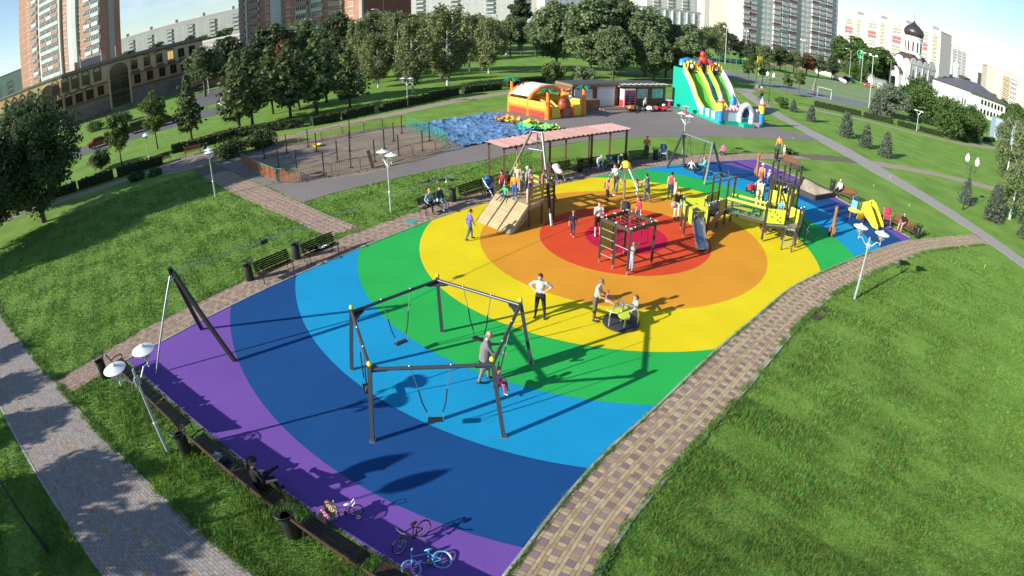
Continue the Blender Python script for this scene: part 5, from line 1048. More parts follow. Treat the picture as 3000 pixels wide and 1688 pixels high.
bk = rb_.obj('basket', BLK, ns, smooth=60); nt = MB()
for k in range(-5, 6):
    w = math.sqrt(max(.01, .62**2-(k*.11)**2)); nt.path([(nc.x+k*.11, nc.y-w, nc.z), (nc.x+k*.11, nc.y, nc.z-.1), (nc.x+k*.11, nc.y+w, nc.z)], .012, 4); nt.path([(nc.x-w, nc.y+k*.11, nc.z), (nc.x, nc.y+k*.11, nc.z-.1), (nc.x+w, nc.y+k*.11, nc.z)], .012, 4)
nt.obj('basket_net', BLK, bk)
for tp, t0 in ((TA.lerp(TB, .22), 1.9), (TA.lerp(TB, .78), -1.1)):
    for dt in (-.55, .55):
        e = nc+Vector((.6*math.cos(t0+dt), .6*math.sin(t0+dt), .03)); j = tp.lerp(e, .25); MB().path([tp, j, e], .018, 5).obj('rope', BLK, ns)
# --- sandbox
sb_ = thing('sandbox', 'raised sandbox with dark timber sides and pale sand', 'sandbox'); SQ = [(19.5,34.0), (20.25,32.4), (22.75,33.6), (21.75,37.0)]
for a, b_ in zip(SQ, SQ[1:]+SQ[:1]): MB().beam((*a, .2), (*b_, .2), .14, .36).obj('side_board', mat('dark_timber', (.05,.042,.035), .6, var=.2, vscale=5), sb_)
cxs = np.mean(SQ, 0); g_ = 18; V = []; F = []
for i in range(g_+1):
    for j in range(g_+1):
        u, v = i/g_, j/g_; p = (np.array(SQ[0])*(1-u)+np.array(SQ[1])*u)*(1-v)+(np.array(SQ[3])*(1-u)+np.array(SQ[2])*u)*v; e = min(u, 1-u, v, 1-v); V.append((p[0], p[1], .27+.10*min(1, e*4)*rng.random()+.05*math.sin(9*u)*math.cos(7*v)))
for i in range(g_):
    for j in range(g_): F.append((i*(g_+1)+j, (i+1)*(g_+1)+j, (i+1)*(g_+1)+j+1, i*(g_+1)+j+1))
MB().add(V, F).obj('sand', mat('sand', (.50,.42,.30), .95, var=.12, vscale=6, bump=.4), sb_, smooth=60)
# --- toddler slide
ts = thing('toddler_slide', 'low yellow toddler slide house with blue panels', 'slide', (22.2,29.25,ZF), R(-150)); ts.scale = (1.02,)*3; YSL = mat('yellow_panel', (.80,.60,.03), .4, var=.05, vscale=4); SKY = mat('sky_panel', (.12,.45,.72), .4); TIM = mat('brown_timber', (.17,.075,.035), .6, var=.15, vscale=5)
for x, y, h in ((-.45,-.5,1.25), (.45,-.5,1.25), (-.45,.5,1.35), (.45,.5,1.35)): MB().beam((x,y,0), (x,y,h), .09, .09).obj('post', TIM, ts)
MB().box((0,0,.5), (.9,1.0,.05)).obj('deck', mat('orange_deck', (.42,.10,.03), .6), ts)
MB().plate([(0,0), (.55,0), (.95,.12), (1.05,.3), (.8,.42), (0,.45)], (.5,.47,.30), (1,0,0), (0,0,1), .03).obj('counter', YSL, ts)
MB().plate([(0,-.5), (.5,-.5), (.9,-.3), (1.0,0), (.9,.3), (.5,.5), (0,.5)], (.5,0,.74), (1,0,0), (0,1,0), .035).obj('counter_top', YSL, ts)
for x in (-.42, .02): MB().plate([(0,0), (.38,0), (.38,.8), (0,.8)], (x,-.53,.60), (1,0,0), (0,0,1), .03).obj('blue_panel', SKY, ts)
MB().plate([(0,0), (.42,0), (.42,.62), (0,.62)], (.5,-.52,.6), (0,1,0), (0,0,1), .03).obj('blue_panel', SKY, ts)
for x in (-.48, .48): MB().plate([(-.05,.55), (0,1.25), (.25,1.42), (.55,1.3), (.95,.8), (1.4,.2), (1.45,.0), (1.0,.0), (.35,.5)], (x,.3,.06), (0,1,0), (0,0,1), .045).obj('slide_side', YSL, ts)
MB().add([(-.42,.4,.54), (.42,.4,.54), (.42,1.6,.08), (-.42,1.6,.08), (-.42,.4,.50), (.42,.4,.50), (.42,1.6,.04), (-.42,1.6,.04)], [(0,1,2,3), (7,6,5,4), (0,4,5,1), (1,5,6,2), (2,6,7,3), (3,7,4,0)]).obj('chute', mat('orange_deck', (.42,.10,.03)), ts); MB().tube((-.45,-.05,1.15), (.45,-.05,1.15), .02).obj('rail', STEEL, ts)
# --- carved rearing animal posts
def totem(loc, rz, label, h=1.75):
    t = thing('carved_post', label, 'sculpture', (*loc, ZF), rz); W_ = mat('oak_carving', (.27,.12,.05), .6, var=.25, vscale=5, bump=.4, bscale=20)
    b = MB(); b.path([(0,0,.05), (.05,0,.3), (-.05,0,.55), (.07,0,.85), (-.03,0,1.15), (.05,0,h-.3), (.0,0,h-.1), (.03,0,h)], [.15, .17, .12, .13, .09, .10, .11, .07], 10); b.obj('body', W_, t, smooth=60)
    for s_ in (-1, 1): MB().path([(-.02,.08*s_,.62), (.02,.17*s_,.42), (.0,.15*s_,.12)], [.06,.07,.05], 8).obj('foreleg', W_, t, smooth=60)
    b = MB().ell((.10,0,h-.06), (.15,.08,.09)); b.ell((-.02,.06,h+.05), (.03,.03,.06)); b.ell((-.02,-.06,h+.05), (.03,.03,.06)); b.obj('head', W_, t, smooth=60); MB().box((.0,0,.1), (.24,.36,.2)).obj('base', mat('black_base', (.03,.028,.028), .6), t); MB().path([(.0,.0,.95), (.06,0,1.0)], .12, 10).obj('dark_band', mat('dark_stain', (.07,.03,.015), .6), t, smooth=60); return t
totem((17.75,37.25), 1.2, 'carved wooden animal post standing on the violet ring behind the basket swing'); totem((18.0,26.1), .6, 'carved wooden animal post standing on the blue ring near the play tower')
# --- ride-on tractor
tr_ = thing('ride_on_tractor', 'red ride on tractor toy with black wheels and white hubs', 'toy', (15.75,33.3,ZF), R(205)); b = MB().box((0,0,.35), (.7,.36,.3), taper=.85); b.box((.3,0,.42), (.3,.3,.2)); b.obj('body', mat('toy_red', (.55,.03,.03), .35), tr_)
for x, y, r in ((-.22,.26,.24), (-.22,-.26,.24), (.33,.22,.15), (.33,-.22,.15)):
    w = MB().lathe([(r*.6,-.07), (r,-.06), (r,.06), (r*.6,.07)], (x,y,r), 18, M=Matrix.Rotation(R(90),3,'X')).obj('wheel', BLK, tr_, smooth=40); MB().lathe([(.001,-.08), (r*.55,-.07), (r*.55,.07), (.001,.08)], (x,y,r), 14, M=Matrix.Rotation(R(90),3,'X')).obj('hub', FRAMEW, w, smooth=40)
# =====================================================================
# PARK FURNITURE, FENCES, KIOSK, INFLATABLES, VEHICLES
# =====================================================================
IRON = mat('cast_iron', (.018, .018, .019), .45, spec=.5); SLAT = mat('dark_slat', (.045, .022, .014), .4, var=.25, vscale=6, rnd=.15); SLATB = mat('brown_slat', (.20, .085, .045), .45, var=.2, vscale=6, rnd=.12)
BM = {}
def bench_meshes(sl):
    if sl.name in BM: return BM[sl.name]
    s = MB().box((0,0,0), (1.86,.075,.03)).mesh('slat', sl); e = MB()
    e.path([(0,.0,0), (0,.02,.22), (0,-.02,.42), (0,-.42,.40), (0,-.50,.62), (0,-.60,.92)], [.022,.02,.022,.022,.022,.018], 6); e.path([(0,-.46,.41), (0,-.50,.2), (0,-.60,0)], .02, 6); e.path([(0,-.51,.64), (0,-.25,.69), (0,-.02,.66), (0,.03,.60)], .02, 6); e.path([(0,-.02,.42), (0,.0,.55), (0,-.02,.66)], .014, 5)
    BM[sl.name] = (s, e.mesh('side_frame', IRON, 60)); return BM[sl.name]
def bench(p, face, label, sl=SLAT, group='park benches'):
    """origin below the front edge of the seat; face = direction (radians) one looks when seated"""
    s, e = bench_meshes(sl); t = thing('park_bench', label, 'bench', (p[0], p[1], 0), face-math.pi/2, group)
    for i in range(5): mk('seat_slat', s, t, (0, -.04-.088*i, .445-.004*i))
    for i in range(5):
        o = mk('back_slat', s, t, (0, -.475-.033*i, .53+.086*i)); o.rotation_euler = (R(70), 0, 0)
    for x in (-.8, .8): mk('side_frame', e, t, (x, 0, 0))
    return t
FB = math.atan2(.8625, .5066)
for s, lb in ((.4, 'first dark bench in the row by the leaning tripod'), (2.35, 'second dark bench along the violet ring below the tripod'), (4.3, 'third dark bench along the violet ring, before the litter bin'), (6.9, 'dark bench with a white cloth, just past the middle litter bin'), (8.85, 'dark bench that the man in the cap sits on'), (11.7, 'dark bench beside the parked bicycles'), (13.9, 'dark bench cut by the bottom picture edge')):
    q = S0+SD*(s+.93)+SN*.28; bench((q.x, q.y), FB, lb)
for p, f, lb, sl in (((-10.15,20.85), -38, 'dark bench between the two bins on the left brick path', SLAT), ((-8.5,22.7), -38, 'dark bench with a bag and white cloth on the left path', SLAT), ((-3.95,28.5), -42, 'dark bench with the two seated women', SLAT), ((-1.95,30.55), -44, 'dark bench left of the wooden ramp', SLAT), ((-.5,32.0), -48, 'dark bench hidden behind the wooden platform', SLAT),
  ((3.3,34.95), -57, 'dark bench behind the cream stroller', SLAT), ((5.5,36.2), -60, 'dark bench with the man in white under the pergola', SLAT), ((7.5,37.35), -62, 'dark bench with the person bending forward', SLAT), ((9.3,38.75), -64, 'dark bench in front of the standing man in orange', SLAT), ((21.75,40.2), 200, 'brown bench behind the tall play tower posts', SLATB), ((23.15,33.2), 204, 'brown bench with the woman in white beside the sandbox', SLATB), ((24.65,27.6), 200, 'brown bench with the woman in black and red stroller', SLATB), ((-30.7,47.2), -64, 'brown bench on the round plaza', SLATB), ((-33.1,45.3), -30, 'dark bench on the round plaza beside the hedge', SLAT)): bench(p, R(f), lb, sl)
def bin_proto():
    t = thing('litter_bin', 'x', 'litter bin', (0,0,0), 0, 'litter bins'); MB().lathe([(.17,.02), (.19,.06), (.19,.72), (.18,.74), (.15,.74), (.15,.1)], (0,0,0), 20).obj('body', IRON, t, smooth=40)
    b = MB()
    for k in range(20): a = 6.283*k/20; c, s = math.cos(a), math.sin(a); b.path([(c*.185,s*.185,.70), (c*.20,s*.20,.80), (c*.27,s*.27,.93)], .011, 4)
    b.path([(.27*math.cos(t_), .27*math.sin(t_), .93) for t_ in np.linspace(0, 6.283, 21)[:-1]], .013, 5, closed=True); b.obj('flared_rim', IRON, t, smooth=60); return t
bp_ = None
for p, lb in (((-14.95,12.85), 'black litter bin at the left end of the bench row'), ((-9.25,9.75), 'black litter bin in the middle of the bench row'), ((-5.1,7.5), 'black litter bin beside the pink bicycle'), ((-11.56,20.62), 'black litter bin at the near end of the left path bench'), ((-9.95,22.75), 'black litter bin between the two benches on the left path'), ((-3.3,30.2), 'black litter bin beside the two seated women'), ((4.45,36.3), 'black litter bin behind the cream stroller bench'), ((10.55,40.1), 'black litter bin beside the navy stroller'), ((22.35,43.3), 'black litter bin below the walking man'), ((23.3,34.95), 'black litter bin beside the sandbox bench'), ((25.85,26.75), 'black litter bin at the corner of the violet ring'), ((-29.6,48.0), 'black litter bin beside the plaza bench')):
    if bp_ is None: bp_ = bin_proto(); bp_.location = (*p, 0); bp_['label'] = lb
    else: dup(bp_, (*p, 0), random.random()*6, lb)
# --- disc lamps
LAMPW = mat('lamp_white', (.80, .82, .82), .3); BOWL = mat('lamp_bowl', (.85, .88, .9), .05, trans=.92, spec=.5); POLE = mat('lamp_pole', (.50, .54, .55), .4, metal=.5, var=.1, vscale=6)
def disc_lamp():
    t = thing('park_lamp', 'x', 'lamp', (0,0,0), 0, 'double disc lamps'); p = MB(); p.tube((0,0,0), (0,0,1.15), .065, .058, 10); p.tube((0,0,1.15), (0,0,1.2), .075, .05, 10); p.tube((0,0,1.2), (0,0,2.98), .045, .04, 10); p.obj('pole', POLE, t, smooth=50)
    for s in (-1, 1):
        a = MB(); a.path([(.03*s,0,2.62), (.16*s,0,2.62), (.36*s,0,2.86), (.53*s,0,2.86), (.53*s,0,3.02)], .024, 6); a.box((.07*s,0,2.6), (.04,.06,.26)); a.box((.53*s,0,2.83), (.05,.07,.12)); arm = a.obj('arm', POLE, t)
        MB().lathe([(.05,3.0), (.13,3.05), (.19,3.16), (.20,3.30), (.19,3.30), (.12,3.07)], (.53*s,0,0), 18).obj('glass_bowl', BOWL, arm, smooth=50)
        MB().lathe([(.0,3.08), (.055,3.09), (.06,3.2), (.03,3.26)], (.53*s,0,0), 10).obj('bulb', FRAMEW, arm, smooth=50)
        MB().lathe([(.35,3.295), (.36,3.305), (.22,3.36), (.07,3.40), (.065,3.44), (.03,3.46), (.001,3.465)], (.53*s,0,0), 28).obj('disc_shade', LAMPW, arm, smooth=30)
    return t
dl = None
for p, a, lb in (((-9.95,9.68), 64, 'double disc lamp behind the bench row at the lower left'), ((15.19,18.85), -40, 'double disc lamp on the lawn beside the curved path'), ((-6.55,28.74), -52, 'double disc lamp left of the two seated women'), ((-20.18,33.15), 121, 'disc lamp at the start of the plaza path seen edge on'), ((-34.36,44.36), 128, 'disc lamp behind the clipped hedge by the plaza'), ((-11.85,64.1), -25, 'double disc lamp in front of the larch lawn hedge'), ((13.25,41.9), -69, 'double disc lamp behind the basket swing')):
    if dl is None: dl = disc_lamp(); dl.location = (*p, 0); dl.rotation_euler = (0,0,R(a)); dl['label'] = lb
    else: dup(dl, (*p, 0), R(a), lb)
t = thing('path_lamp', 'grey lamp with two short upright heads by the far hedge', 'lamp', (68.7,77.0,0), R(-35)); MB().tube((0,0,0), (0,0,3.1), .09, .07).obj('pole', POLE, t, smooth=50)
for s in (-1, 1): MB().path([(0,0,2.9), (.3*s,0,3.3), (.42*s,0,3.55)], .06, 6).obj('arm', POLE, t); MB().box((.5*s,0,3.68), (.75,.45,.12)).obj('head', LAMPW, t)
GP = mat('dark_green_pole', (.02,.035,.03), .5); GLOBE = mat('opal_globe', (.82,.82,.80), .35)
def globe_lamp(p, a, lb):
    t = thing('globe_lamp', lb, 'lamp', (*p, 0), R(a), 'globe lamps'); b = MB(); b.tube((0,0,0), (0,0,.9), .07, .06, 8); b.tube((0,0,.9), (0,0,3.75), .045, .035, 8); b.obj('pole', GP, t, smooth=50)
    for s in (-1, 1):
        c = MB(); c.path([(0,0,3.45), (.2*s,0,3.25), (.42*s,0,3.25), (.55*s,0,3.5), (.55*s,0,3.78)], .024, 6); arm = c.obj('arm', GP, t, smooth=60); MB().lathe([(.06,3.76), (.17,3.86), (.22,4.02), (.2,4.2), (.12,4.36), (.05,4.45), (.02,4.5)], (.55*s,0,0), 16).obj('globe', GLOBE, arm, smooth=50)
    return t
for p, a, lb in (((38.43,34.19), -80, 'dark lamp post with two white globes beside the blue spruce'), ((38.6,79.5), -60, 'dark lamp post with two white globes right of the inflatable slide'), ((29.5,86), -60, 'dark lamp post with white globes behind the inflatable slide'), ((-12.3,4.9), -26, 'dark lamp post rising out of the picture at the lower left corner')): globe_lamp(p, a, lb).scale = (1.1,)*3
def street_light(p, h, a, lb, m=POLE):
    t = thing('street_light', lb, 'street light', (*p, 0), a, 'street lights'); b = MB(); b.path([(0,0,0), (0,0,h*.86), (.25,0,h*.96), (.9,0,h), (1.6,0,h)], [.11,.08,.06,.05,.04], 8); b.obj('pole', m, t, smooth=60); MB().box((1.95,0,h), (.8,.28,.16)).obj('lamp_head', LAMPW, t)
for az, D, h, a, lb in ((-30.6,126,9.6,.4,'tall street light between the brick office and the school'), (-31.9,168,10,.4,'street light before the grey school'), (-12.9,150,13.6,3.2,'street light against the dark brick end wall'), (-4.3,172,14.5,3.2,'street light rising from the wood at the top edge'), (34.0,215,12,2.5,'street light behind the pitch beside dark trees'), (38.3,262,13,2.8,'street light left of the church'), (44.9,150,9,2.6,'street light in front of the parish wall')): street_light(azpt(az, D), h, a, lb)
def flood(p, h, lb):
    t = thing('floodlight', lb, 'floodlight', (*p, 0), R(-40), 'pitch floodlights'); MB().tube((0,0,0), (0,0,h), .14, .08, 8).obj('pole', POLE, t, smooth=50); MB().box((0,0,h-.1), (1.5,.12,.12)).obj('cross_bar', POLE, t)
    for x in (-.7, .7): MB().box((x,-.15,h+.1), (.55,.35,.4)).obj('lamp_head', LAMPW, t)
for p, h, lb in (((71.8,97.5), 11.2, 'near floodlight mast at the pitch corner below the church'), ((128.6,181.9), 12, 'floodlight mast behind the near one on the far side'), ((109.2,197.3), 11.6, 'floodlight mast in front of the panel tower'), ((60.7,156.6), 11.2, 'floodlight mast beside the tennis court'), ((84,196), 11, 'floodlight mast at the left foot of the panel tower')): flood(p, h, lb)
# --- pergola
pg = thing('pergola', 'long pergola with pink wavy board roof and brown posts', 'pergola'); PA_, PB_ = Vector((-.49,32.66,0)), Vector((8.25,39.0,0)); px_ = (PB_-PA_).normalized(); py_ = Vector((-px_.y, px_.x, 0)); PLn = (PB_-PA_).length; PWd = 1.85
PINKB = mat('pink_board', (.46, .27, .24), .75, var=.12, vscale=4, rnd=.16); PBR = mat('pergola_brown', (.12, .055, .04), .6, var=.15, vscale=6)
for t_ in (.012, .335, .67, .985): q = PA_+px_*(PLn*t_)+py_*.12; MB().beam((q.x,q.y,0), (q.x,q.y,2.38), .14, .14).obj('post', PBR, pg)
for t_ in (.012, .205, .4, .59, .79, .985): q = PA_+px_*(PLn*t_)+py_*(PWd-.12); MB().beam((q.x,q.y,0), (q.x,q.y,2.38), .12, .12).obj('post', PBR, pg)
for y in (.12, PWd-.12): MB().beam(PA_+py_*y+Vector((0,0,2.42)), PB_+py_*y+Vector((0,0,2.42)), .1, .13).obj('rail', PBR, pg)
nsl = 52
for i in range(nsl):
    c = PA_+px_*(PLn*(i+.5)/nsl)+Vector((0,0,2.51+(.035 if i % 2 else 0)+random.uniform(-.006,.006))); tl = .30*(1 if i % 2 else -1); M = Matrix((px_*math.cos(tl)+Vector((0,0,1))*math.sin(tl), py_, Vector((0,0,1))*math.cos(tl)-px_*math.sin(tl))).transposed(); MB().box(c+py_*(PWd/2+random.uniform(-.02,.02)), (PLn/nsl+.012, PWd+.24, .026), 0, 0, M).obj('roof_board', PINKB, pg)
# --- barrier ring
RUST = mat('rusty_yellow_steel', (.24,.13,.05), .6, var=.3, vscale=4); GSTL = mat('green_steel', (.03,.28,.17), .5); NETO = mat('orange_net', (.50,.17,.08), .8)
def barrier(a, b_, lb, m=RUST, net=None, h=1.05):
    a, b_ = Vector((*a, 0)), Vector((*b_, 0)); L = (b_-a).length; t = thing('crowd_barrier', lb, 'barrier', a, math.atan2(b_.y-a.y, b_.x-a.x), 'barriers round the fenced circle')
    MB().path([(.04,0,.12), (.04,0,h-.12), (.14,0,h), (L-.14,0,h), (L-.04,0,h-.12), (L-.04,0,.12)], .024, 6).obj('frame', m if not net else GSTL, t, smooth=60); MB().tube((.04,0,.14), (L-.04,0,.14), .02, n=5).obj('bottom_rail', m, t)
    c = MB(); n = max(4, int(L/.15))
    for i in range(1, n): c.tube((L*i/n,0,.14), (L*i/n,0,h), .011, n=4, cap=False)
    c.obj('bars', m, t)
    for x in (.3, L-.3): MB().path([(x,-.3,.03), (x,-.1,.12), (x,.1,.12), (x,.3,.03)], .02, 5).obj('foot', m, t)
    if net:
        d = MB(); k = max(4, int(L/.07))
        for i in range(k): d.tube((L*i/k,.03,.16), (L*i/k,.03,h-.06), .010, n=3, cap=False)
        for z in np.arange(.18, h-.06, .075): d.tube((.05,.03,z), (L-.05,.03,z), .010, n=3, cap=False)
        d.obj('orange_net', NETO, t)
FR = ats('c6', (205,640), (300,690), (390,740), (555,812), (790,812), (1105,752), (1395,700), (1650,648), (1915,560), (2150,508), (2270,452)); BKF = ats('c6', (560,445), (780,430), (1000,395), (1210,345), (1430,300), (1620,268), (1840,246)); GRF = ats('c6', (1850,250), (1985,300), (2110,350), (2200,395), (2275,442))
ORD = ['first', 'second', 'third', 'fourth', 'fifth', 'sixth', 'seventh', 'eighth', 'ninth', 'tenth', 'eleventh']
for i in range(len(FR)-1): barrier(FR[i], FR[i+1], ('%s barrier from the juniper along the front, hung with orange net' if i < 4 else '%s rusty barrier from the juniper along the front of the circle') % ORD[i], net=i < 4)
for i in range(len(BKF)-1): barrier(BKF[i], BKF[i+1], '%s rusty barrier from the juniper along the back of the circle' % ORD[i])
for i in range(len(GRF)-1): barrier(GRF[i], GRF[i+1], '%s green barrier from the back beside the blue tarpaulin' % ORD[i], GSTL)
pp_ = None; PSP = ats('c6', (430,570), (575,665), (655,510), (755,690), (870,455), (955,500), (1030,725), (1165,600), (1290,360), (1290,495), (1300,660), (1540,600), (1635,470), (1730,395), (1780,540), (1812,315), (2020,490), (2090,395))
PLB = ['beside the orange netted barrier, at the left end', 'behind the netted corner', 'nearest the yellow basin on its left', 'beside the corner where the net ends', 'just left of the yellow basin', 'just right of the yellow basin', 'in front of the first rusty barrier after the net', 'left of the middle of the dirt circle', 'at the back beside the hanging barrier', 'standing exactly mid circle', 'at the front before the leaning black board', 'right of the leaning black board', 'behind the disc lamp head', 'at the back right, second from the green barriers', 'right of the disc lamp head', 'at the back next to the green barrier corner', 'before the right end of the front barriers', 'nearest the blue tarpaulin']
for i, q in enumerate(PSP):
    lb = 'black steel post '+PLB[i]
    if pp_ is None:
        pp_ = thing('steel_post', lb, 'post', (*q, .03), 0, 'posts standing in the dirt circle'); MB().tube((0,0,0), (0,0,1.62), .05, n=8).obj('shaft', DK, pp_, smooth=50); MB().box((0,0,.012), (.3,.3,.024)).obj('base_plate', DK, pp_)
    else: dup(pp_, (*q, .03), random.random(), lb)
o = MB().lathe([(.2,0), (.3,.02), (.4,.22), (.36,.22), (.27,.06), (.01,.05)], (0,0,0), 18).obj('yellow_basin', YCAP, smooth=40, loc=(-16.6,45.6,.03)); tag(o, 'round yellow plastic basin on the dirt', 'basin')
o = MB().box((0,0,0), (.25,1.5,.03), M=Matrix.Rotation(R(48),3,'X') @ Matrix.Rotation(R(20),3,'Z')).obj('black_board', DK, loc=(-9.9,38.1,.6)); tag(o, 'narrow black board leaning on the front barriers', 'board')
gr = random.Random(4)
for i in range(9):
    q = (-17.8+gr.uniform(-1.2,1.6), 43.2+gr.uniform(-.6,.7)); o = MB().prism([(.25*math.cos(a)*gr.uniform(.6,1.2), .2*math.sin(a)*gr.uniform(.6,1.2)) for a in np.linspace(0, 6.28, 7)[:-1]], 0, gr.uniform(.04,.14)).obj('broken_slab', KERB, loc=(*q, .032)); tag(o, 'piece of broken grey slab in the rubble near the yellow basin', 'rubble', 'rubble in the dirt circle')
# --- blue tarpaulin and deflated inflatable
def crumple(name, poly, n, amp, m, z0, seed, freq=1.0, nw=11, jit=.03, w2=.9):
    r_ = np.random.default_rng(seed); P_ = np.array(poly); x0, y0 = P_.min(0); x1, y1 = P_.max(0); nx = n; ny = max(4, int(n*(y1-y0)/(x1-x0))); X, Y = np.meshgrid(np.linspace(x0, x1, nx), np.linspace(y0, y1, ny), indexing='ij'); Z = np.zeros_like(X)
    for k in range(nw):
        f = freq*(.35+2.6*r_.random()**1.6); a = r_.random()*6.28; ph = r_.random()*6.28; w = np.sin(f*(X*math.cos(a)+Y*math.sin(a))+ph+2.2*np.sin(.55*f*(X*math.sin(a)-Y*math.cos(a))+ph*2)+w2*np.sin(1.7*f*(X*math.cos(a+1)+Y*math.sin(a+1)))); Z += (1-np.abs(w))**3*amp*(.4+r_.random())/f**.6
    Z = Z/1.5; ins = inpoly(X, Y, poly); e = np.ones_like(Z)
    V = np.stack([X+r_.normal(size=X.shape)*jit, Y+r_.normal(size=X.shape)*jit, z0+Z], 2).reshape(-1, 3); idx = np.arange(nx*ny).reshape(nx, ny); Fq = np.stack([idx[:-1,:-1], idx[1:,:-1], idx[1:,1:], idx[:-1,1:]], 2); ok = ins[:-1,:-1] & ins[1:,:-1] & ins[1:,1:] & ins[:-1,1:]; me = npmesh(name, V, Fq[ok], m, smooth=True); return mk(name, me)
TARP = mat('blue_tarp', (.10,.20,.36), .36, var=.3, vscale=1.3, spec=.6)
tag(crumple('blue_tarpaulin', [(-9.5,52.0), (-7.6,53.8), (-5.1,55.6), (-1.9,57.8), (.1,55.2), (3.2,50.0), (.9,47.2), (-2.2,44.2), (-3.9,42.9), (-4.9,45.0), (-6.9,48.6)], 210, .13, TARP, .03, 3, 1.5, 12, .012, .5), 'crumpled blue tarpaulin spread on the asphalt', 'tarpaulin')
for i, (c, hx, w, lb) in enumerate((((.9,51.6), (.70,.55,.05), 1.6, 'yellow fold of the deflated inflatable on the tarpaulin'), ((2.3,50.0), (.12,.55,.12), 1.7, 'green fold of the deflated inflatable on the tarpaulin'), ((-.6,53.0), (.62,.28,.05), 1.3, 'orange fold of the deflated inflatable'), ((1.2,49.4), (.04,.40,.33), 1.2, 'teal fold of the deflated inflatable'), ((3.4,49.7), (.55,.65,.10), .9, 'lime fold at the corner of the tarpaulin'))): tag(crumple('deflated_inflatable', [(c[0]+w*math.cos(a)*(1+.25*math.sin(3*a+i)), c[1]+w*.75*math.sin(a)*(1+.2*math.cos(2*a+i))) for a in np.linspace(0, 6.28, 16)[:-1]], 46, .40, mat('vinyl_%d' % i, hx, .35, var=.12, vscale=2), .14, 20+i, 1.8, 7, .01, .3), lb, 'inflatable', 'folds of the deflated inflatable')
# --- kiosk
KW = mat('brown_cladding', (.17,.085,.04), .65, var=.18, vscale=5); KF = mat('kiosk_fascia', (.22,.15,.09), .6); KR = mat('kiosk_roof_felt', (.07,.07,.08), .8, var=.2, vscale=2); K0 = (6.35,60.85); ku = Vector((.887,.462,0)).normalized(); kt = lambda x, y=600: onl('e1', x, y, K0, ku)
kk = thing('kiosk', 'brown clad kiosk with white shutter and sliding windows', 'kiosk', (*K0, .022), math.atan2(ku.y, ku.x)); KL = kt(2335); k1 = kt(1660)
MB().box((k1/2,1.5,1.25), (k1-.04,3,2.5)).obj('left_cabin', KW, kk); MB().box(((k1+KL)/2,1.6,1.2), (KL-k1,2.9,2.4)).obj('right_cabin', KW, kk)
b = MB().box((k1/2,1.4,2.64), (k1+.3,3.5,.28)); b.obj('fascia', KF, kk); MB().box((k1/2,1.5,2.8), (k1+.1,3.3,.05)).obj('roof', KR, kk)
b = MB().box(((k1+KL)/2+.1,1.2,2.50), (KL-k1+.3,3.9,.16)); b.obj('fascia', KF, kk); MB().box(((k1+KL)/2+.1,1.3,2.62), (KL-k1+.2,3.7,.06)).obj('roof', KR, kk)
for i in range(9): MB().box((k1+.5+i*(KL-k1-.8)/8.,-.2,2.67), (.32,1.1,.05)).obj('roof_batten', mat('pale_batten', (.5,.48,.44), .7), kk)
for z in np.arange(.15, 2.4, .16): MB().box((KL/2,-.022,z), (KL-.06,.05,.13)).obj('cladding_board', KW, kk)
SHUT = mat('shutter_white', (.62,.64,.64), .5, var=.05, vscale=3); MB().box(((kt(1395)+kt(1630))/2,-.075,1.12), (kt(1630)-kt(1395),.08,2.1)).obj('roller_shutter', SHUT, kk)
for z in np.arange(.2, 2.1, .13): MB().box(((kt(1395)+kt(1630))/2,-.122,z), (kt(1630)-kt(1395)-.1,.02,.10)).obj('shutter_slat', SHUT, kk)
MB().box(((kt(1395)+kt(1630))/2,-.1,2.3), (kt(1630)-kt(1395)+.1,.12,.26)).obj('sign_board', mat('pink_sign', (.62,.42,.50), .5, var=.3, vscale=5), kk)
MB().box(((kt(1085)+kt(1330))/2,-.07,1.6), (kt(1330)-kt(1085),.06,1.15)).obj('closed_hatch', mat('pale_hatch', (.50,.54,.54), .5), kk)
MB().box((kt(1250),-.5,.55), (2.4,.9,1.1)).obj('counter', mat('counter_wood', (.26,.12,.06), .6, var=.15, vscale=4), kk)
for xa, xb in ((1870,1920), (1940,2010), (2012,2080), (2145,2215), (2218,2290)):
    f = MB().box(((kt(xa)+kt(xb))/2,-.07,1.5), (kt(xb)-kt(xa),.08,1.15)).obj('window', mat('cream_frame', (.6,.57,.5), .5), kk); MB().box(((kt(xa)+kt(xb))/2,-.115,1.5), (kt(xb)-kt(xa)-.14,.03,1.0)).obj('pane', mat('poster_glass', (.30,.40,.48), .15, var=.4, vscale=3), f)
MB().box((kt(1560),-.75,.09), (4.2,1.3,.16)).obj('step', mat('timber_step', (.24,.17,.11), .7), kk); MB().box((kt(1600),-1.5,.05), (4.6,.4,.1)).obj('lower_step', mat('timber_step', (.24,.17,.11)), kk)
fk = kt(1770); fg = thing('drinks_fridge', 'white drinks fridge with pink framed glass doors by the kiosk', 'fridge', (K0[0]+ku.x*fk+ku.y*.62, K0[1]+ku.y*fk-ku.x*.62, .022), math.atan2(ku.y, ku.x)); MB().box((0,0,1.1), (1.7,.85,2.2)).obj('body', FRAMEW, fg); PK = mat('pink_frame', (.62,.05,.20), .4)
for s in (-1, 1):
    d = MB(); [d.box((s*.4+x,-.45,1.2), (.07,.06,1.75)) for x in (-.34,.34)]; [d.box((s*.4,-.45,z), (.74,.06,.08)) for z in (.36,2.04)]; dd = d.obj('door', PK, fg); MB().box((s*.4,-.435,1.2), (.66,.03,1.65)).obj('pane', GLASSD, dd)
    for z in (.65,.95,1.25,1.55,1.8): MB().box((s*.4,-.456,z), (.62,.015,.05)).obj('shelf', CONC, dd)
MB().box((-.86,0,.5), (.04,.7,.9)).obj('side_print', mat('red_print', (.6,.04,.05), .5), fg)
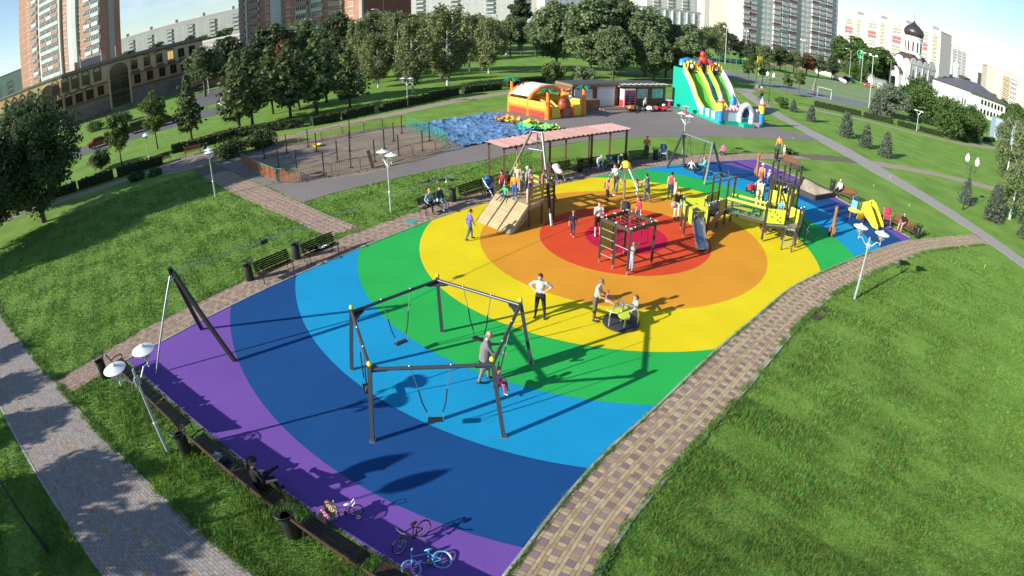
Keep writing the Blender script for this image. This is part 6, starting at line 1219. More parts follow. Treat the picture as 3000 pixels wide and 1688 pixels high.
# --- inflatables
def infl(p, ux, name, lb):
    return thing(name, lb, 'inflatable', (*p, .022), math.atan2(ux[1], ux[0]))
VR, VO, VY = mat('vinyl_red', (.62,.06,.04), .35), mat('vinyl_orange', (.78,.22,.03), .35), mat('vinyl_yellow', (.82,.60,.08), .35); VG = mat('vinyl_palm', (.01,.20,.12), .35); VW = mat('vinyl_white', (.80,.78,.76), .35); VB = mat('vinyl_black', (.02,.02,.022), .4)
t = infl((3.40,54.5), (.785,.62), 'bouncy_castle', 'red and orange bouncy castle with tiger head and palm trees')
def wall_tubes(a, b_, seq, r=.2, nm='wall'):
    o = MB()
    for i, mi in enumerate(seq): o.tube((*a, r*.9+i*r*1.55), (*b_, r*.9+i*r*1.55), r, n=10, mi=mi)
    o.obj(nm, [VR, VO, VY], t, smooth=60)
for a, b_ in (((.1,.2),(.1,6.0)), ((.1,6.0),(4.9,6.0)), ((4.9,6.0),(4.9,.2))): wall_tubes(a, b_, (0,0,1,2,2))
MB().box((2.5,3.1,.15), (4.9,5.9,.3)).obj('jump_floor', VY, t)
for x, y in ((.1,.1), (.1,2.9), (.1,6.0), (4.9,2.9), (4.9,6.0)): MB().path([(x,y,0), (x,y,1.0), (x,y,1.75)], [.27,.24,.2], 10).obj('corner_tube', VR if y < 1 else VO, t, smooth=60)
for y in (2.9, 6.0): MB().path([(.1,y,1.6), (.5,y,2.15), (1.6,y,2.75), (2.4,y,2.8), (3.4,y,2.7), (4.5,y,2.15), (4.9,y,1.6)], .22, 10).obj('arch', VO, t, smooth=60)
MB().add([(0,2.9,1.95), (1.7,2.9,2.95), (3.2,2.9,2.95), (5,2.9,1.95), (0,6,1.95), (1.7,6,2.95), (3.2,6,2.95), (5,6,1.95)], [(0,1,5,4), (1,2,6,5), (2,3,7,6)]).obj('canopy', VW, t)
for x, y, h in ((.1,.1,2.75), (5.0,.1,2.75), (.6,6.3,3.2)):
    p = MB().path([(x,y,0), (x,y,h*.35), (x+.05,y,h*.7), (x,y,h)], [.3,.27,.2,.15], 10, mi=0).obj('palm_trunk', VO, t, smooth=60)
    for k in range(6): a = k*1.047+.3; c, s = math.cos(a), math.sin(a); MB().path([(x,y,h), (x+c*.4,y+s*.4,h+.22), (x+c*.9,y+s*.9,h-.02)], [.05,.16,.02], 6).obj('palm_leaf', VG, p, smooth=60)
for x0 in (.75, 3.75):
    g_ = MB()
    for i in range(4): g_.tube((x0+i*.26,.12,0), (x0+i*.26,.12,1.15), .15, n=10)
    g_.obj('post_wall', VY, t, smooth=60)
tg = MB(); tg.ell((2.7,.5,1.15), (.75,.55,.85), 14, 10); tb_ = tg.obj('tiger_body', mat('vinyl_brown', (.30,.075,.03), .4), t, smooth=60)
for s in (-1, 1): MB().tube((2.7+s*.5,.05,0), (2.7+s*.5,.1,1.0), .24, .2, 10).obj('gate_post', VR, t, smooth=60)
hd = MB(); hd.ell((2.7,.3,2.3), (.58,.52,.55), 16, 10); hd.ell((2.25,.35,2.75), .16, 8, 6); hd.ell((3.15,.35,2.75), .16, 8, 6); hd = hd.obj('tiger_head', VO, t, smooth=60)
mz = MB(); mz.ell((2.85,-.12,2.1), (.34,.26,.26), 12, 8); mz.obj('muzzle', VW, hd, smooth=60); MB().ell((2.9,-.36,2.22), (.1,.07,.07)).obj('nose', VB, hd, smooth=60)
for s in (-1, 1): MB().ell((2.78+s*.2,-.15,2.48), (.08,.06,.1)).obj('eye', VW, hd, smooth=60)
for k in range(4): MB().box((2.25+k*.28,.1+.05*k,2.72), (.07,.5,.1), .3).obj('stripe', VB, hd)
MB().box((2.7,.05,.45), (.6,.1,.9)).obj('gate_picture', mat('grey_print', (.22,.22,.24), .5, var=.5, vscale=4), t)
MB().path([(1.2,3.2,1.7), (1.6,2.0,1.3), (2.0,.9,.5)], .18, 8).obj('slide_rim', VO, t, smooth=60); MB().path([(1.9,3.2,1.7), (2.3,2.0,1.3), (2.6,.9,.5)], .18, 8).obj('slide_rim', VY, t, smooth=60)
# big slide
t = infl((21.9,56.8), (.975,.22), 'inflatable_slide', 'tall inflatable double slide in blue, green and yellow'); VGR = mat('vinyl_green', (.10,.42,.06), .35); VBL = mat('vinyl_blue', (.03,.26,.62), .35, var=.15, vscale=3); VTE = mat('vinyl_teal', (.01,.36,.26), .35); VPK = mat('vinyl_pink', (.72,.42,.46), .4); VLG = mat('vinyl_light_green', (.25,.62,.06), .35); VDB = mat('vinyl_wave', (.03,.13,.40), .35, var=.5, vscale=2.5)
SW_, SD_, SH_ = 5.7, 11.0, 5.3
MB().prism([(-.1,-.1), (SW_+.1,-.1), (SW_+.1,SD_), (-.1,SD_)], 0, .45).obj('base', VTE, t)
pr = [(4.0,.4), (5.0,1.3), (6.6,3.2), (8.2,4.75), (8.9,5.0), (SD_,5.0), (SD_,.4)]
for x, m in ((-.02, VTE), (SW_-.03, VW)): MB().plate(pr, (x,0,0), (0,1,0), (0,0,1), .1).obj('side_wall', m, t)
MB().prism([(.05,8.8), (SW_-.05,8.8), (SW_-.05,SD_-.05), (.05,SD_-.05)], .4, 4.9).obj('tower', VDB, t)
def lane(x0, x1, m, nm='slide_lane'):
    P_ = [(3.6,.5), (4.6,.75), (6.0,2.2), (7.6,3.95), (8.8,4.6)]; V = []; [V.extend([(x0,y,z), (x1,y,z)]) for y, z in P_]; V2 = [(x,y,z-.3) for x, y, z in V]; n_ = len(V); F = [(2*k,2*k+1,2*k+3,2*k+2) for k in range(4)]+[(n_+2*k+2,n_+2*k+3,n_+2*k+1,n_+2*k) for k in range(4)]; MB().add(V+V2, F).obj(nm, m, t, smooth=60)
lane(.3,1.95,VGR); lane(2.35,3.35,VBL,'climbing_lane'); lane(3.75,5.45,VGR)
for i in range(7): y = 4.6+i*.6; z = .75+(y-4.6)*1.02; MB().box((2.85,y,min(z+.12,4.6)), (.95,.16,.18)).obj('climb_step', VBL, t)
for x, m in ((.12,VW), (2.15,VLG), (3.55,VLG), (5.58,VW)):
    q = [(x,3.4,.9), (x,4.6,1.45), (x,5.4,2.2), (x,6.4,3.35), (x,7.4,4.3), (x,8.5,5.0)]; MB().path([(x,3.4,.5), (x,4.6,1.0), (x,6.0,2.5), (x,7.6,4.1), (x,8.5,4.7)], .26, 8).obj('lane_wall', m, t, smooth=60); MB().path([(a,b_,c+.16*(i%2)) for i,(a,b_,c) in enumerate(q)], .17, 8).obj('lane_rim', VY if m is not VW or x < 1 else mat('vinyl_stripe', (.55,.45,.62), .4), t, smooth=60)
for x0, x1 in ((.2,1.95), (2.3,3.4), (3.75,5.5)):
    xm = (x0+x1)/2; w = (x1-x0)/2; a_ = MB()
    for k in range(5): a_.tube((x0+(x1-x0)*k/4,8.75,4.7), (x0+(x1-x0)*k/4,8.75,5.7+(.35*math.sin(math.pi*k/4) if w > .7 else -.15)), .2, n=8)
    a_.obj('arch_wall', VY, t, smooth=60); MB().ell((xm,8.58,5.15), (w*.6,.12,.62)).obj('arch_opening', VB, t, smooth=60)
    if w > .7: MB().ell((xm,8.5,5.35), (.26,.14,.30)).obj('printed_face', VW, t, smooth=60); MB().ell((xm,8.38,5.30), (.12,.1,.06)).obj('printed_beak', VY, t, smooth=60)
MB().path([(.3,9.6,5.3), (.3,9.6,5.75), (1.2,10,5.95), (2.5,10,5.6), (4.2,10,6.0), (5.4,9.8,5.6)], .4, 10).obj('wave_top', VBL, t, smooth=60)
rd = MB(); rd.ell((2.85,8.9,6.2), (.6,.5,.55)); rd.ell((2.7,8.8,6.95), (.34,.32,.4)); rd.path([(2.4,8.7,6.2), (2.0,8.4,5.8), (1.8,8.3,5.5)], .18, 8); rd.path([(3.3,8.7,6.2), (3.8,8.4,5.9), (4.1,8.3,5.6)], .2, 8); rd.obj('red_creature', VR, t, smooth=60)
for x in (0.0, SW_):
    tw = MB().lathe([(.36,.3), (.36,1.55)], (x,.1,0), 16).obj('corner_tower', VBL, t, smooth=40); MB().lathe([(.37,1.55), (.37,2.5)], (x,.1,0), 16).obj('tower_band', VY, tw, smooth=40); MB().lathe([(.46,2.45), (.46,2.6), (.3,2.6)], (x,.1,0), 16).obj('tower_ring', VR, tw, smooth=40); MB().lathe([(.28,2.6), (.2,3.0), (.05,3.4), (.001,3.45)], (x,.1,0), 12).obj('tower_spike', VPK, tw, smooth=50); MB().ell((x,.1,3.4), .13).obj('tower_tip', VBL, tw, smooth=60)
for i in range(6): MB().box((-.02,.6+i*.62,.8), (.32,.6,.85)).obj('pool_wall', (VBL, VW)[i % 2], t); MB().box((SW_+.02,.6+i*.62,.8), (.32,.6,.85)).obj('pool_wall', (VW, VBL)[i % 2], t)
for x in (.7,1.2,1.7,2.2,4.4,4.9): MB().ell((x,.05,1.75), (.3,.24,.24)).obj('cloud_rail', VPK, t, smooth=60)
MB().box((1.4,.05,1.0), (2.0,.06,1.2)).obj('clear_screen', mat('mesh_screen', (.42,.50,.56), .4), t); MB().box((4.8,.05,1.0), (1.1,.06,1.2)).obj('clear_screen', mat('mesh_screen', (.42,.50,.56)), t)
MB().path([(2.6,0,.4), (2.55,0,1.4), (2.9,0,2.1), (3.4,0,2.35), (3.9,0,2.1), (4.25,0,1.4), (4.2,0,.4)], .34, 10).obj('entrance_arch', mat('vinyl_grey_fur', (.55,.58,.62), .5, var=.35, vscale=3), t, smooth=60); MB().ell((3.4,.1,1.35), (.55,.1,.5)).obj('arch_opening', mat('vinyl_navy', (.03,.03,.10), .4), t, smooth=60)
MB().box((3.2,-.6,.2), (1.5,1.1,.4)).obj('entry_step', VTE, t); MB().box((4.4,-.55,.25), (1.1,.3,.5)).obj('entry_mat', VPK, t)
cm_ = MB().path([(2.2,3.2,.5), (2.1,3.1,1.4), (2.45,3.0,1.75), (2.8,3.1,1.4), (2.75,3.2,.5)], .2, 8); cm_.obj('pool_arch', VY, t, smooth=60); MB().path([(4.5,3.0,.5), (4.4,3.0,1.4), (4.8,3.0,1.7), (5.2,3.0,1.4), (5.15,3.0,.5)], .2, 8).obj('pool_arch', VY, t, smooth=60)
ct = MB().lathe([(.5,.4), (.5,2.0), (.2,2.6), (.001,2.9)], (3.4,2.4,0), 12); ct.obj('pool_castle', mat('vinyl_lilac', (.55,.45,.60), .4), t, smooth=50); MB().lathe([(.35,2.0), (.3,2.5), (.05,3.2), (.001,3.25)], (3.0,2.2,0), 12).obj('pool_turret', VBL, t, smooth=50)
# --- cafe bits by the kiosk
for p, lb in (((18.4,65.0), 'round red and white table nearest the kiosk wall'), ((19.3,61.2), 'round red and white table out on the asphalt')):
    t = thing('round_table', lb, 'table', (*p, .022), 0, 'round tables by the kiosk'); MB().tube((0,0,0), (0,0,.95), .12, n=10).obj('leg', mat('table_red', (.6,.03,.04), .4), t, smooth=50); MB().lathe([(.45,.95), (.47,.98), (.01,1.0)], (0,0,0), 20).obj('table_top', FRAMEW, t, smooth=30); MB().lathe([(.3,0), (.28,.05), (.12,.08)], (0,0,0), 16).obj('foot', mat('table_red', (.6,.03,.04)), t, smooth=40)
for i, (p, c, lb) in enumerate((((13.0,61.6), (.5,.2,.04), 'orange toy car in the row before the kiosk'), ((13.7,61.6), (.03,.03,.035), 'black toy car in the row before the kiosk'), ((15.2,61.9), (.5,.5,.52), 'silver toy car in the row before the kiosk'), ((15.9,62.2), (.55,.05,.1), 'pink toy car in the row before the kiosk'), ((16.9,62.6), (.55,.03,.03), 'red toy car in the row before the kiosk'))):
    t = thing('toy_car', lb, 'toy car', (*p, .022), 1.9+.3*i, 'toy cars for hire'); b = MB().box((0,0,.3), (.95,.52,.26), taper=.9); b.box((-.1,0,.5), (.5,.45,.2), taper=.75); b.obj('body', mat('toy_paint_%d' % i, c, .3), t); MB().box((.16,0,.52), (.04,.4,.2)).obj('windscreen', GLASSD, t)
    for x in (-.3,.3):
        for y in (-.26,.26): MB().lathe([(.08,-.05), (.15,-.05), (.15,.05), (.08,.05)], (x,y,.15), 12, M=Matrix.Rotation(R(90),3,'X')).obj('wheel', BLK, t, smooth=40)
o = MB().lathe([(.16,0), (.2,.5), (.19,.5), (.15,.02)], (0,0,0), 16).obj('white_bucket', FRAMEW, loc=(17.6,64.6,.022), smooth=40); tag(o, 'white bucket bin beside the red table', 'bucket')
# --- cars
def car(p, rz, col, lb, kind=0, name='parked_car'):
    t = thing(name, lb, 'car', (*p, .02), rz, 'cars'); b = MB(); pf = [(-2.05,.35), (-2.1,.75), (-1.95,.95), (-1.5,1.0), (-1.0,1.42), (.35,1.45), (1.05,1.0), (1.9,.88), (2.1,.7), (2.08,.35)] if kind == 0 else [(-2.2,.35), (-2.25,.9), (-2.1,1.1), (-1.9,1.7), (.6,1.72), (1.1,1.1), (2.1,1.0), (2.25,.7), (2.2,.35)]
    b.plate(pf, (0,0,0), (1,0,0), (0,0,1), 1.72); b.obj('body', mat('car_'+lb.split()[0]+lb.split()[1], col, .25, coat=.6, spec=.5), t)
    gl_ = [(-1.38,1.02), (-.95,1.36), (.3,1.39), (.92,1.02)] if kind == 0 else [(-1.8,1.12), (-1.75,1.6), (.5,1.62), (.95,1.12)]
    for s in (-1, 1): MB().plate(gl_, (0,s*.865,0), (1,0,0), (0,0,1), .012).obj('side_window', GLASSD, t)
    e = gl_; MB().plate([(-.7,0), (.7,0), (.62,.5), (-.62,.5)], (e[3][0]+.06,0,e[3][1]-.02), (0,1,0), Vector((-.62,0,.4)).normalized()*1.2, .02).obj('windscreen', GLASSD, t)
    for x in (-1.3, 1.32):
        for s in (-1, 1): w = MB().lathe([(.2,-.1), (.31,-.1), (.31,.1), (.2,.1)], (x,s*.8,.31), 18, M=Matrix.Rotation(R(90),3,'X')).obj('wheel', BLK, t, smooth=40); MB().lathe([(.001,-.105), (.19,-.1), (.19,.1), (.001,.105)], (x,s*.8,.31), 12, M=Matrix.Rotation(R(90),3,'X')).obj('rim', STEEL, w, smooth=40)
    for s in (-1, 1): MB().box((2.06,s*.6,.72), (.1,.35,.13)).obj('headlight', FRAMEW, t); MB().box((-2.08,s*.62,.78), (.08,.3,.14)).obj('tail_light', mat('tail_red', (.4,.01,.01), .3), t)
for p, rz, c, lb, k in (((-57.6,62.4), R(50), (.16,.008,.012), 'dark red hatchback driving on the street behind the young maple', 0), ((-53.8,68.8), R(40), (.012,.012,.014), 'black car parked beside the second young maple', 1), ((-50.3,70.9), R(45), (.02,.02,.022), 'black saloon parked ahead of the other black car', 0), ((-44.6,82), R(60), (.62,.62,.60), 'white car on the street behind the larches', 0), ((-70,112), R(30), (.02,.025,.02), 'dark car by the shed beside the brick office', 1), ((-72,118), R(30), (.25,.28,.32), 'silver car by the shed beside the brick office', 1), ((-36,95), R(62), (.5,.01,.02), 'bright red car behind the larch trunks', 0), ((-30,103), R(62), (.6,.6,.6), 'light car glimpsed between the larches', 0), ((116,172), R(-60), (.01,.01,.012), 'black car by the far pitch corner', 1), ((124,170), R(-50), (.45,.03,.02), 'red car by the far pitch corner', 0), ((140,195), R(-30), (.6,.6,.62), 'white car below the dark trees near the church', 0)): car(p, rz, c, lb, k)
sh = thing('bus_shed', 'low brick shed with a flat white roof beside the brick office', 'shed', (-72,122,0), R(50)); MB().box((0,0,1.5), (10,4,3)).obj('wall', ROSE, sh); MB().box((0,0,3.1), (11,5,.25)).obj('roof', WHT, sh)
# --- pitch fence and goal
pf = thing('pitch_fence', 'tall green post fence round the football pitch', 'fence'); GPOST = mat('fence_green', (.04,.22,.14), .5)
LN = list(zip(ats('c4', (20,555), (330,690), (560,740), (820,800)), ats('c4', (330,690), (560,740), (820,800), (1290,890))))+list(zip(ats('c4', (0,520), (480,590)), ats('c4', (480,590), (830,640))))
for a, b_ in LN:
    n = max(1, int(math.dist(a, b_)/5))
    for i in range(n+1): q = along(a, b_, i/max(n,1)); MB().tube((*q,0), (*q,4.0), .06, n=6).obj('fence_post', GPOST, pf)
    for z in (.1, 1.3, 2.6, 3.9): MB().tube((*a,z), (*b_,z), .02, n=4).obj('rail_wire', GPOST, pf)
t = thing('hoop_board', 'yellow basketball board beyond the young trees', 'basketball hoop', (*azpt(24.7,146),0), R(20)); MB().box((0,0,4.0), (1.9,.1,1.7)).obj('board', YCAP, t); MB().tube((0,.2,0), (0,.2,4), .1).obj('mast', YCAP, t); MB().path([(.23*math.cos(a), -.35+.23*math.sin(a), 3.4) for a in np.linspace(0,6.28,13)[:-1]], .03, 5, closed=True).obj('ring', VR, t)
t = thing('goal_frame', 'small white goal at the near pitch corner', 'goal', (*at('c4',900,820),0), R(-40)); MB().path([(-1.5,0,0), (-1.5,0,2), (1.5,0,2), (1.5,0,0)], .05, 6).obj('goal_posts', FRAMEW, t); MB().path([(-1.5,0,2), (-1.5,-.9,0), (1.5,-.9,0), (1.5,0,2)], .03, 5).obj('back_stays', FRAMEW, t)
t = thing('green_sign', 'round green emblem sign among the dark trees left of the church', 'sign', (*azpt(35.0,240),0), R(-35)); MB().tube((0,.1,0), (0,.1,11), .12).obj('mast', CONC, t); GN = mat('green_neon', (.02,.5,.18), .4, emit=(.0,.25,.08)); MB().path([(1.5*math.cos(a),0,11.5+1.3*math.sin(a)) for a in np.linspace(.5,5.8,18)], .14, 5).obj('ring', GN, t); MB().box((.3,0,11.4), (1.4,.15,.3)).obj('bar', GN, t); MB().box((.2,0,9.7), (2.4,.15,.35)).obj('lower_bar', GN, t)
# --- stakes on the lawn
stk_ = None
for p, lb in (((34.3,41.3), 'little pale stake on the lawn below the park path'), ((29.5,37.6), 'little pale stake right of the sandbox lawn'), ((30.3,33.2), 'little pale stake above the toddler slide lawn'), ((29.1,52.9), 'little pale stake beside the grey path near the asphalt'), ((29.4,22.6), 'little pale stake on the lawn near the curved path end')):
    o = MB().box((0,0,.12), (.03,.03,.26)).obj('lawn_stake', mat('pale_stake', (.6,.5,.3), .7), loc=(*p, 0)); tag(o, lb, 'stake', 'stakes on the lawn')
# =====================================================================
# PEOPLE, STROLLERS, BICYCLES
# =====================================================================
SKIN = mat('skin', (.52, .31, .22), .5, var=.05, vscale=8, spec=.35)
def cloth(c): return mat('cloth_%02x%02x%02x' % tuple(int(255*v) for v in c), c, .8, var=.12, vscale=7, spec=.2)
EYE = mat('eye_dark', (.02,.015,.012), .3); LIP = mat('lips', (.42,.14,.12), .5)
EYEM = MB().ell((0,0,0), (.011,.007,.007), 8, 6).mesh('eye', EYE, 60); LIPM = MB().ell((0,0,0), (.022,.007,.006), 8, 6).mesh('mouth', LIP, 60)
N_ = lambda v: Vector(v).normalized()
ST_ = dict(ua=(.14,.0,-1), fa=(.06,.16,-1), th=(.06,0,-1), sh=(.02,-.02,-1))
POSE = {'stand': ST_, 'hips': dict(ua=(.72,-.28,-.66), fa=(-.72,.42,-.46), th=(.12,0,-1), sh=(.08,-.03,-1)),
 'walk': dict(ua=((.14,.32,-1), (.14,-.3,-1)), fa=((.05,.5,-1), (.05,0,-1)), th=((.04,-.28,-1), (.04,.34,-1)), sh=((.02,-.45,-1), (.02,.05,-1))),
 'hold': dict(ua=(.12,.42,-.8), fa=(-.22,.95,-.15), th=(.06,0,-1), sh=(.02,-.02,-1), lean=10), 'phone': dict(ua=((.1,.25,-1), (.12,.1,-1)), fa=((-.25,.45,1), (-.3,.8,.2)), th=(.06,0,-1), sh=(.02,-.02,-1)),
 'up': dict(ua=((.18,.35,1), (.12,.05,-1)), fa=((.05,.4,1), (.06,.2,-1)), th=(.06,.05,-1), sh=(.02,-.05,-1)), 'hang': dict(ua=(.15,.3,1), fa=(-.05,.3,1), th=(.06,.2,-1), sh=(.02,-.35,-1)),
 'sit': dict(ua=(.14,.22,-1), fa=(-.08,.85,-.35), th=(.10,1,-.06), sh=(.04,.1,-1), sit=1), 'sitx': dict(ua=((.45,.1,-.8), (.14,.2,-1)), fa=((.1,.85,-.3), (-.2,.85,-.3)), th=((.1,1,.02), (-.12,1,.2)), sh=((.04,.15,-1), (.45,.75,-.45)), sit=1), 'sitbend': dict(ua=(.1,.7,-.7), fa=(-.1,.6,-.8), th=(.10,1,-.06), sh=(.04,.0,-1), sit=1, lean=38),
 'bend': dict(ua=(.1,.5,-1), fa=(0,.35,-1), th=(.08,.3,-1), sh=(.04,-.25,-1), lean=50), 'slide': dict(ua=(.5,.4,-.6), fa=(.3,.8,-.2), th=(.1,1,.05), sh=(.05,.9,-.3), sit=1), 'push': dict(ua=(.14,.6,-.8), fa=(0,1,.1), th=((.04,-.2,-1), (.04,.25,-1)), sh=((.02,-.35,-1), (.02,.0,-1)), lean=8)}
WORK = bpy.data.scenes.new('work')
def body_mesh(P_, mats_idx, vox):
    """one continuous body: capsules and ellipsoids fused by a voxel remesh, faces coloured by the nearest piece"""
    b = MB()
    for k in P_:
        if k[0] == 'c': b.path([k[1], k[2]], [k[3], k[4]], 10); b.ell(k[1], k[3]*.99, 10, 6); b.ell(k[2], k[4]*.99, 10, 6)
        else: b.ell(k[1], k[2], 14, 10)
    me = b.mesh('tmp', SKIN); o = bpy.data.objects.new('tmp', me); WORK.collection.objects.link(o); m = o.modifiers.new('r', 'REMESH'); m.mode = 'VOXEL'; m.voxel_size = vox
    s = o.modifiers.new('s', 'SMOOTH'); s.factor = .5; s.iterations = 3; WORK.view_layers[0].update(); dg = WORK.view_layers[0].depsgraph; ev = o.evaluated_get(dg); out = bpy.data.meshes.new_from_object(ev); bpy.data.objects.remove(o); bpy.data.meshes.remove(me)
    n = len(out.polygons); c = np.empty(n*3); out.polygons.foreach_get('center', c); c = c.reshape(-1, 3); best = np.full(n, 1e9); idx = np.zeros(n, int)
    for k in P_:
        if k[0] == 'c':
            a, q = np.array(k[1]), np.array(k[2]); d = q-a; t = np.clip(((c-a)@d)/max(d@d, 1e-9), 0, 1); dist = np.linalg.norm(c-(a+t[:, None]*d), axis=1)-(k[3]+(k[4]-k[3])*t); mi = k[5]
        else: dist = (np.linalg.norm((c-np.array(k[1]))/np.array(k[2]), axis=1)-1)*min(k[2]); mi = k[3]
        w = dist < best; best[w] = dist[w]; idx[w] = mi
    out.materials.clear(); [out.materials.append(m) for m in mats_idx]; out.polygons.foreach_set('material_index', idx.astype(np.int32)); out.shade_smooth(); return out
def person(p, face, h, pose, top, bot, label, hair=(.07,.04,.025), sleeve='short', leg='long', shoes=(.05,.04,.035), hairk='short', z=0., extra=None, sex='f', dress=None, hat=None, cat='person', coat=None):
    ps = dict(POSE[pose]); g2 = lambda k: (ps[k] if isinstance(ps[k][0], (tuple, list)) else (ps[k], ps[k])); S = h; kid = h < 1.4; hs = 1.0+max(0, (1.55-h))*.55; lean = R(ps.get('lean', 3)); RL = Matrix.Rotation(-lean, 3, 'X')
    hipz = .505*S if not ps.get('sit') else .085*S; pel = Vector((0,0,hipz)); tor = lambda x, y, zz: pel+RL @ Vector((x*S,y*S,zz*S)); W = 1.0 if sex == 'm' else .9; P_ = []
    P_ += [('e', pel+Vector((0,0,.015*S)), (.092*S*(1.02 if sex == 'f' else .96), .066*S, .075*S), 2), ('e', tor(0,0,.11), (.078*S*W, .058*S, .09*S), 1), ('e', tor(0,.004,.21), (.098*S*W, .066*S, .10*S), 1), ('e', tor(0,0,.285), (.104*S*W, .050*S, .05*S), 1)]
    nk = tor(0,.005,.345); hc = tor(0,.02,.345)+RL @ Vector((0,.008*S,.075*S*hs)); P_ += [('c', tor(0,0,.30), nk, .034*S, .030*S, 0), ('e', hc, (.047*S*hs, .056*S*hs, .067*S*hs), 0), ('e', hc+RL @ Vector((0,.03*S*hs,-.035*S*hs)), (.030*S*hs, .030*S*hs, .030*S*hs), 0), ('e', hc+RL @ Vector((0,.058*S*hs,-.012*S*hs)), (.010*S*hs, .014*S*hs, .014*S*hs), 0)]
    for s in (-1, 1): P_.append(('e', hc+RL @ Vector((s*.047*S*hs,-.004*S,-.005*S)), (.010*S*hs, .016*S*hs, .019*S*hs), 0))
    hands = []
    for i, s in enumerate((1, -1)):
        mir = lambda v: N_((v[0]*s, v[1], v[2])); shd = tor(s*.112*W, 0, .285); el = shd+(RL @ mir(g2('ua')[i]))*(.165*S); wr = el+(RL @ mir(g2('fa')[i]))*(.145*S); hd = wr+(wr-el).normalized()*.045*S; c1 = 1 if sleeve != 'none' else 0; c2 = 1 if sleeve == 'long' else 0
        P_ += [('c', shd, el, .036*S, .028*S, c1), ('c', el, wr, .027*S, .020*S, c2), ('c', wr, hd, .019*S, .021*S, 0)]; hands.append((wr, hd, s))
        hp = pel+Vector((s*.05*S,0,-.01*S)); kn = hp+mir(g2('th')[i])*(.235*S); an = kn+mir(g2('sh')[i])*(.235*S); ft = an+Vector((s*.01*S,.085*S,-.028*S)); P_ += [('c', hp, kn, .058*S, .041*S, 2 if leg != 'bare' else 0), ('c', kn, an, .040*S, .024*S, 2 if leg == 'long' else 0), ('c', an+Vector((0,-.012*S,-.012*S)), ft, .026*S, .022*S, 3)]
    if dress: P_ += [('c', pel+Vector((0,0,.05*S)), pel+Vector((0,0,-dress*S)), .085*S, .115*S, 2)]
    if coat: P_ += [('c', tor(0,0,.2), pel+Vector((0,-.01*S,-.17*S)), .096*S, .108*S, 1)]
    if not ps.get('sit') and pose != 'hang':
        zmin = min(min(k[1][2], k[2][2])-max(k[3], k[4])*.95 for k in P_ if k[0] == 'c' and k[5] == 3); P_ = [(k[0], k[1]-Vector((0,0,zmin)))+((k[2]-Vector((0,0,zmin)),)+k[3:] if k[0] == 'c' else k[2:]) for k in P_]; dz = -zmin; hc = hc+Vector((0,0,dz)); hands = [(a+Vector((0,0,dz)), b_+Vector((0,0,dz)), s) for a, b_, s in hands]
    ms = [SKIN, cloth(top), cloth(bot), cloth(shoes)]; me = body_mesh(P_, ms, .0105*S+.004)
    f = MB()
    for wr, hd, s in hands:   # five fingers, rooted in the palm
        d = (hd-wr).normalized(); sx = d.cross(Vector((0,1,.2))).normalized(); up = sx.cross(d)
        for k, L in enumerate((.034,.040,.037,.028)): r0 = hd+sx*(.011*S*(k-1.5)); f.path([r0, r0+d*L*S*.55, r0+d*L*S*.85+up*.010*S*(1 if s > 0 else -1)], [.0062*S,.0056*S,.004*S], 5)
        r0 = wr.lerp(hd, .45); f.path([r0, r0+sx*.018*S+d*.015*S, r0+sx*.024*S+d*.036*S], [.0075*S,.0068*S,.005*S], 5)
    fm = f.mesh('tmp', SKIN, 60); root = thing('person', label, cat, (p[0], p[1], z), face-math.pi/2)
    import bmesh
    bm = bmesh.new(); bm.from_mesh(me); bm.from_mesh(fm); bm.to_mesh(me); bm.free(); bpy.data.meshes.remove(fm); me.name = 'body'; mk('body', me, root)
    for s in (-1, 1): e = mk('eye', EYEM, root, hc+RL @ Vector((s*.019*S*hs,.050*S*hs,.006*S*hs))); e.scale = (S*hs*.6,)*3
    e = mk('mouth', LIPM, root, hc+RL @ Vector((0,.058*S*hs,-.036*S*hs))); e.scale = (S*hs*.6,)*3
    hb = MB(); HM = mat('hair_%02x%02x%02x' % tuple(int(255*v) for v in hair), hair, .6, var=.3, vscale=30); k = S*hs; ctr = hc+RL @ Vector((0,-.010*k,.012*k))
    if hairk == 'bald': hb.ell(hc+RL @ Vector((0,-.022*k,-.004*k)), (.049*k,.042*k,.045*k), 14, 10)
    else:
        hb.ell(ctr, (.053*k,.060*k,.066*k), 16, 12); V = []
        for v in hb.v:   # lift the fringe off the face
            w = RL.transposed() @ (Vector(v)-hc)
            if w.y > .022*k and w.z < .030*k: w.y = .012*k
            if w.z < -.035*k and hairk == 'short': w.z = -.035*k
            V.append(tuple(hc+RL @ w))
        hb.v = V
        if hairk == 'bun': hb.ell(hc+RL @ Vector((0,-.062*k,.045*k)), .026*k, 10, 8)
        if hairk == 'long': hb.path([hc+RL @ Vector((0,-.03*k,.0)), hc+RL @ Vector((0,-.052*k,-.07*k)), hc+RL @ Vector((0,-.055*k,-.15*k))], [.052*k,.046*k,.022*k], 10)
        if hairk == 'tail': hb.path([hc+RL @ Vector((0,-.05*k,.02*k)), hc+RL @ Vector((0,-.085*k,-.02*k)), hc+RL @ Vector((0,-.075*k,-.09*k))], [.018*k,.022*k,.008*k], 8)
    hb.obj('hair', HM, root, smooth=70)
    if hat: q = MB().lathe([(.085*k,-.002), (.088*k,.004), (.056*k,.012*k), (.052*k,.045*k), (.03*k,.062*k), (.001,.066*k)], hc+RL @ Vector((0,-.004*k,.022*k)), 16); q.obj('hat', cloth(hat), root, smooth=50)
    return root
fc = lambda p, off=0: math.atan2(-p[1], -p[0])+R(off)    # facing the camera, turned by off
JEAN, DKJ, BLKC, WHC = (.07,.11,.19), (.022,.025,.032), (.014,.014,.016), (.66,.66,.66)
F_ = lambda c, x, y: at(c, x, y)
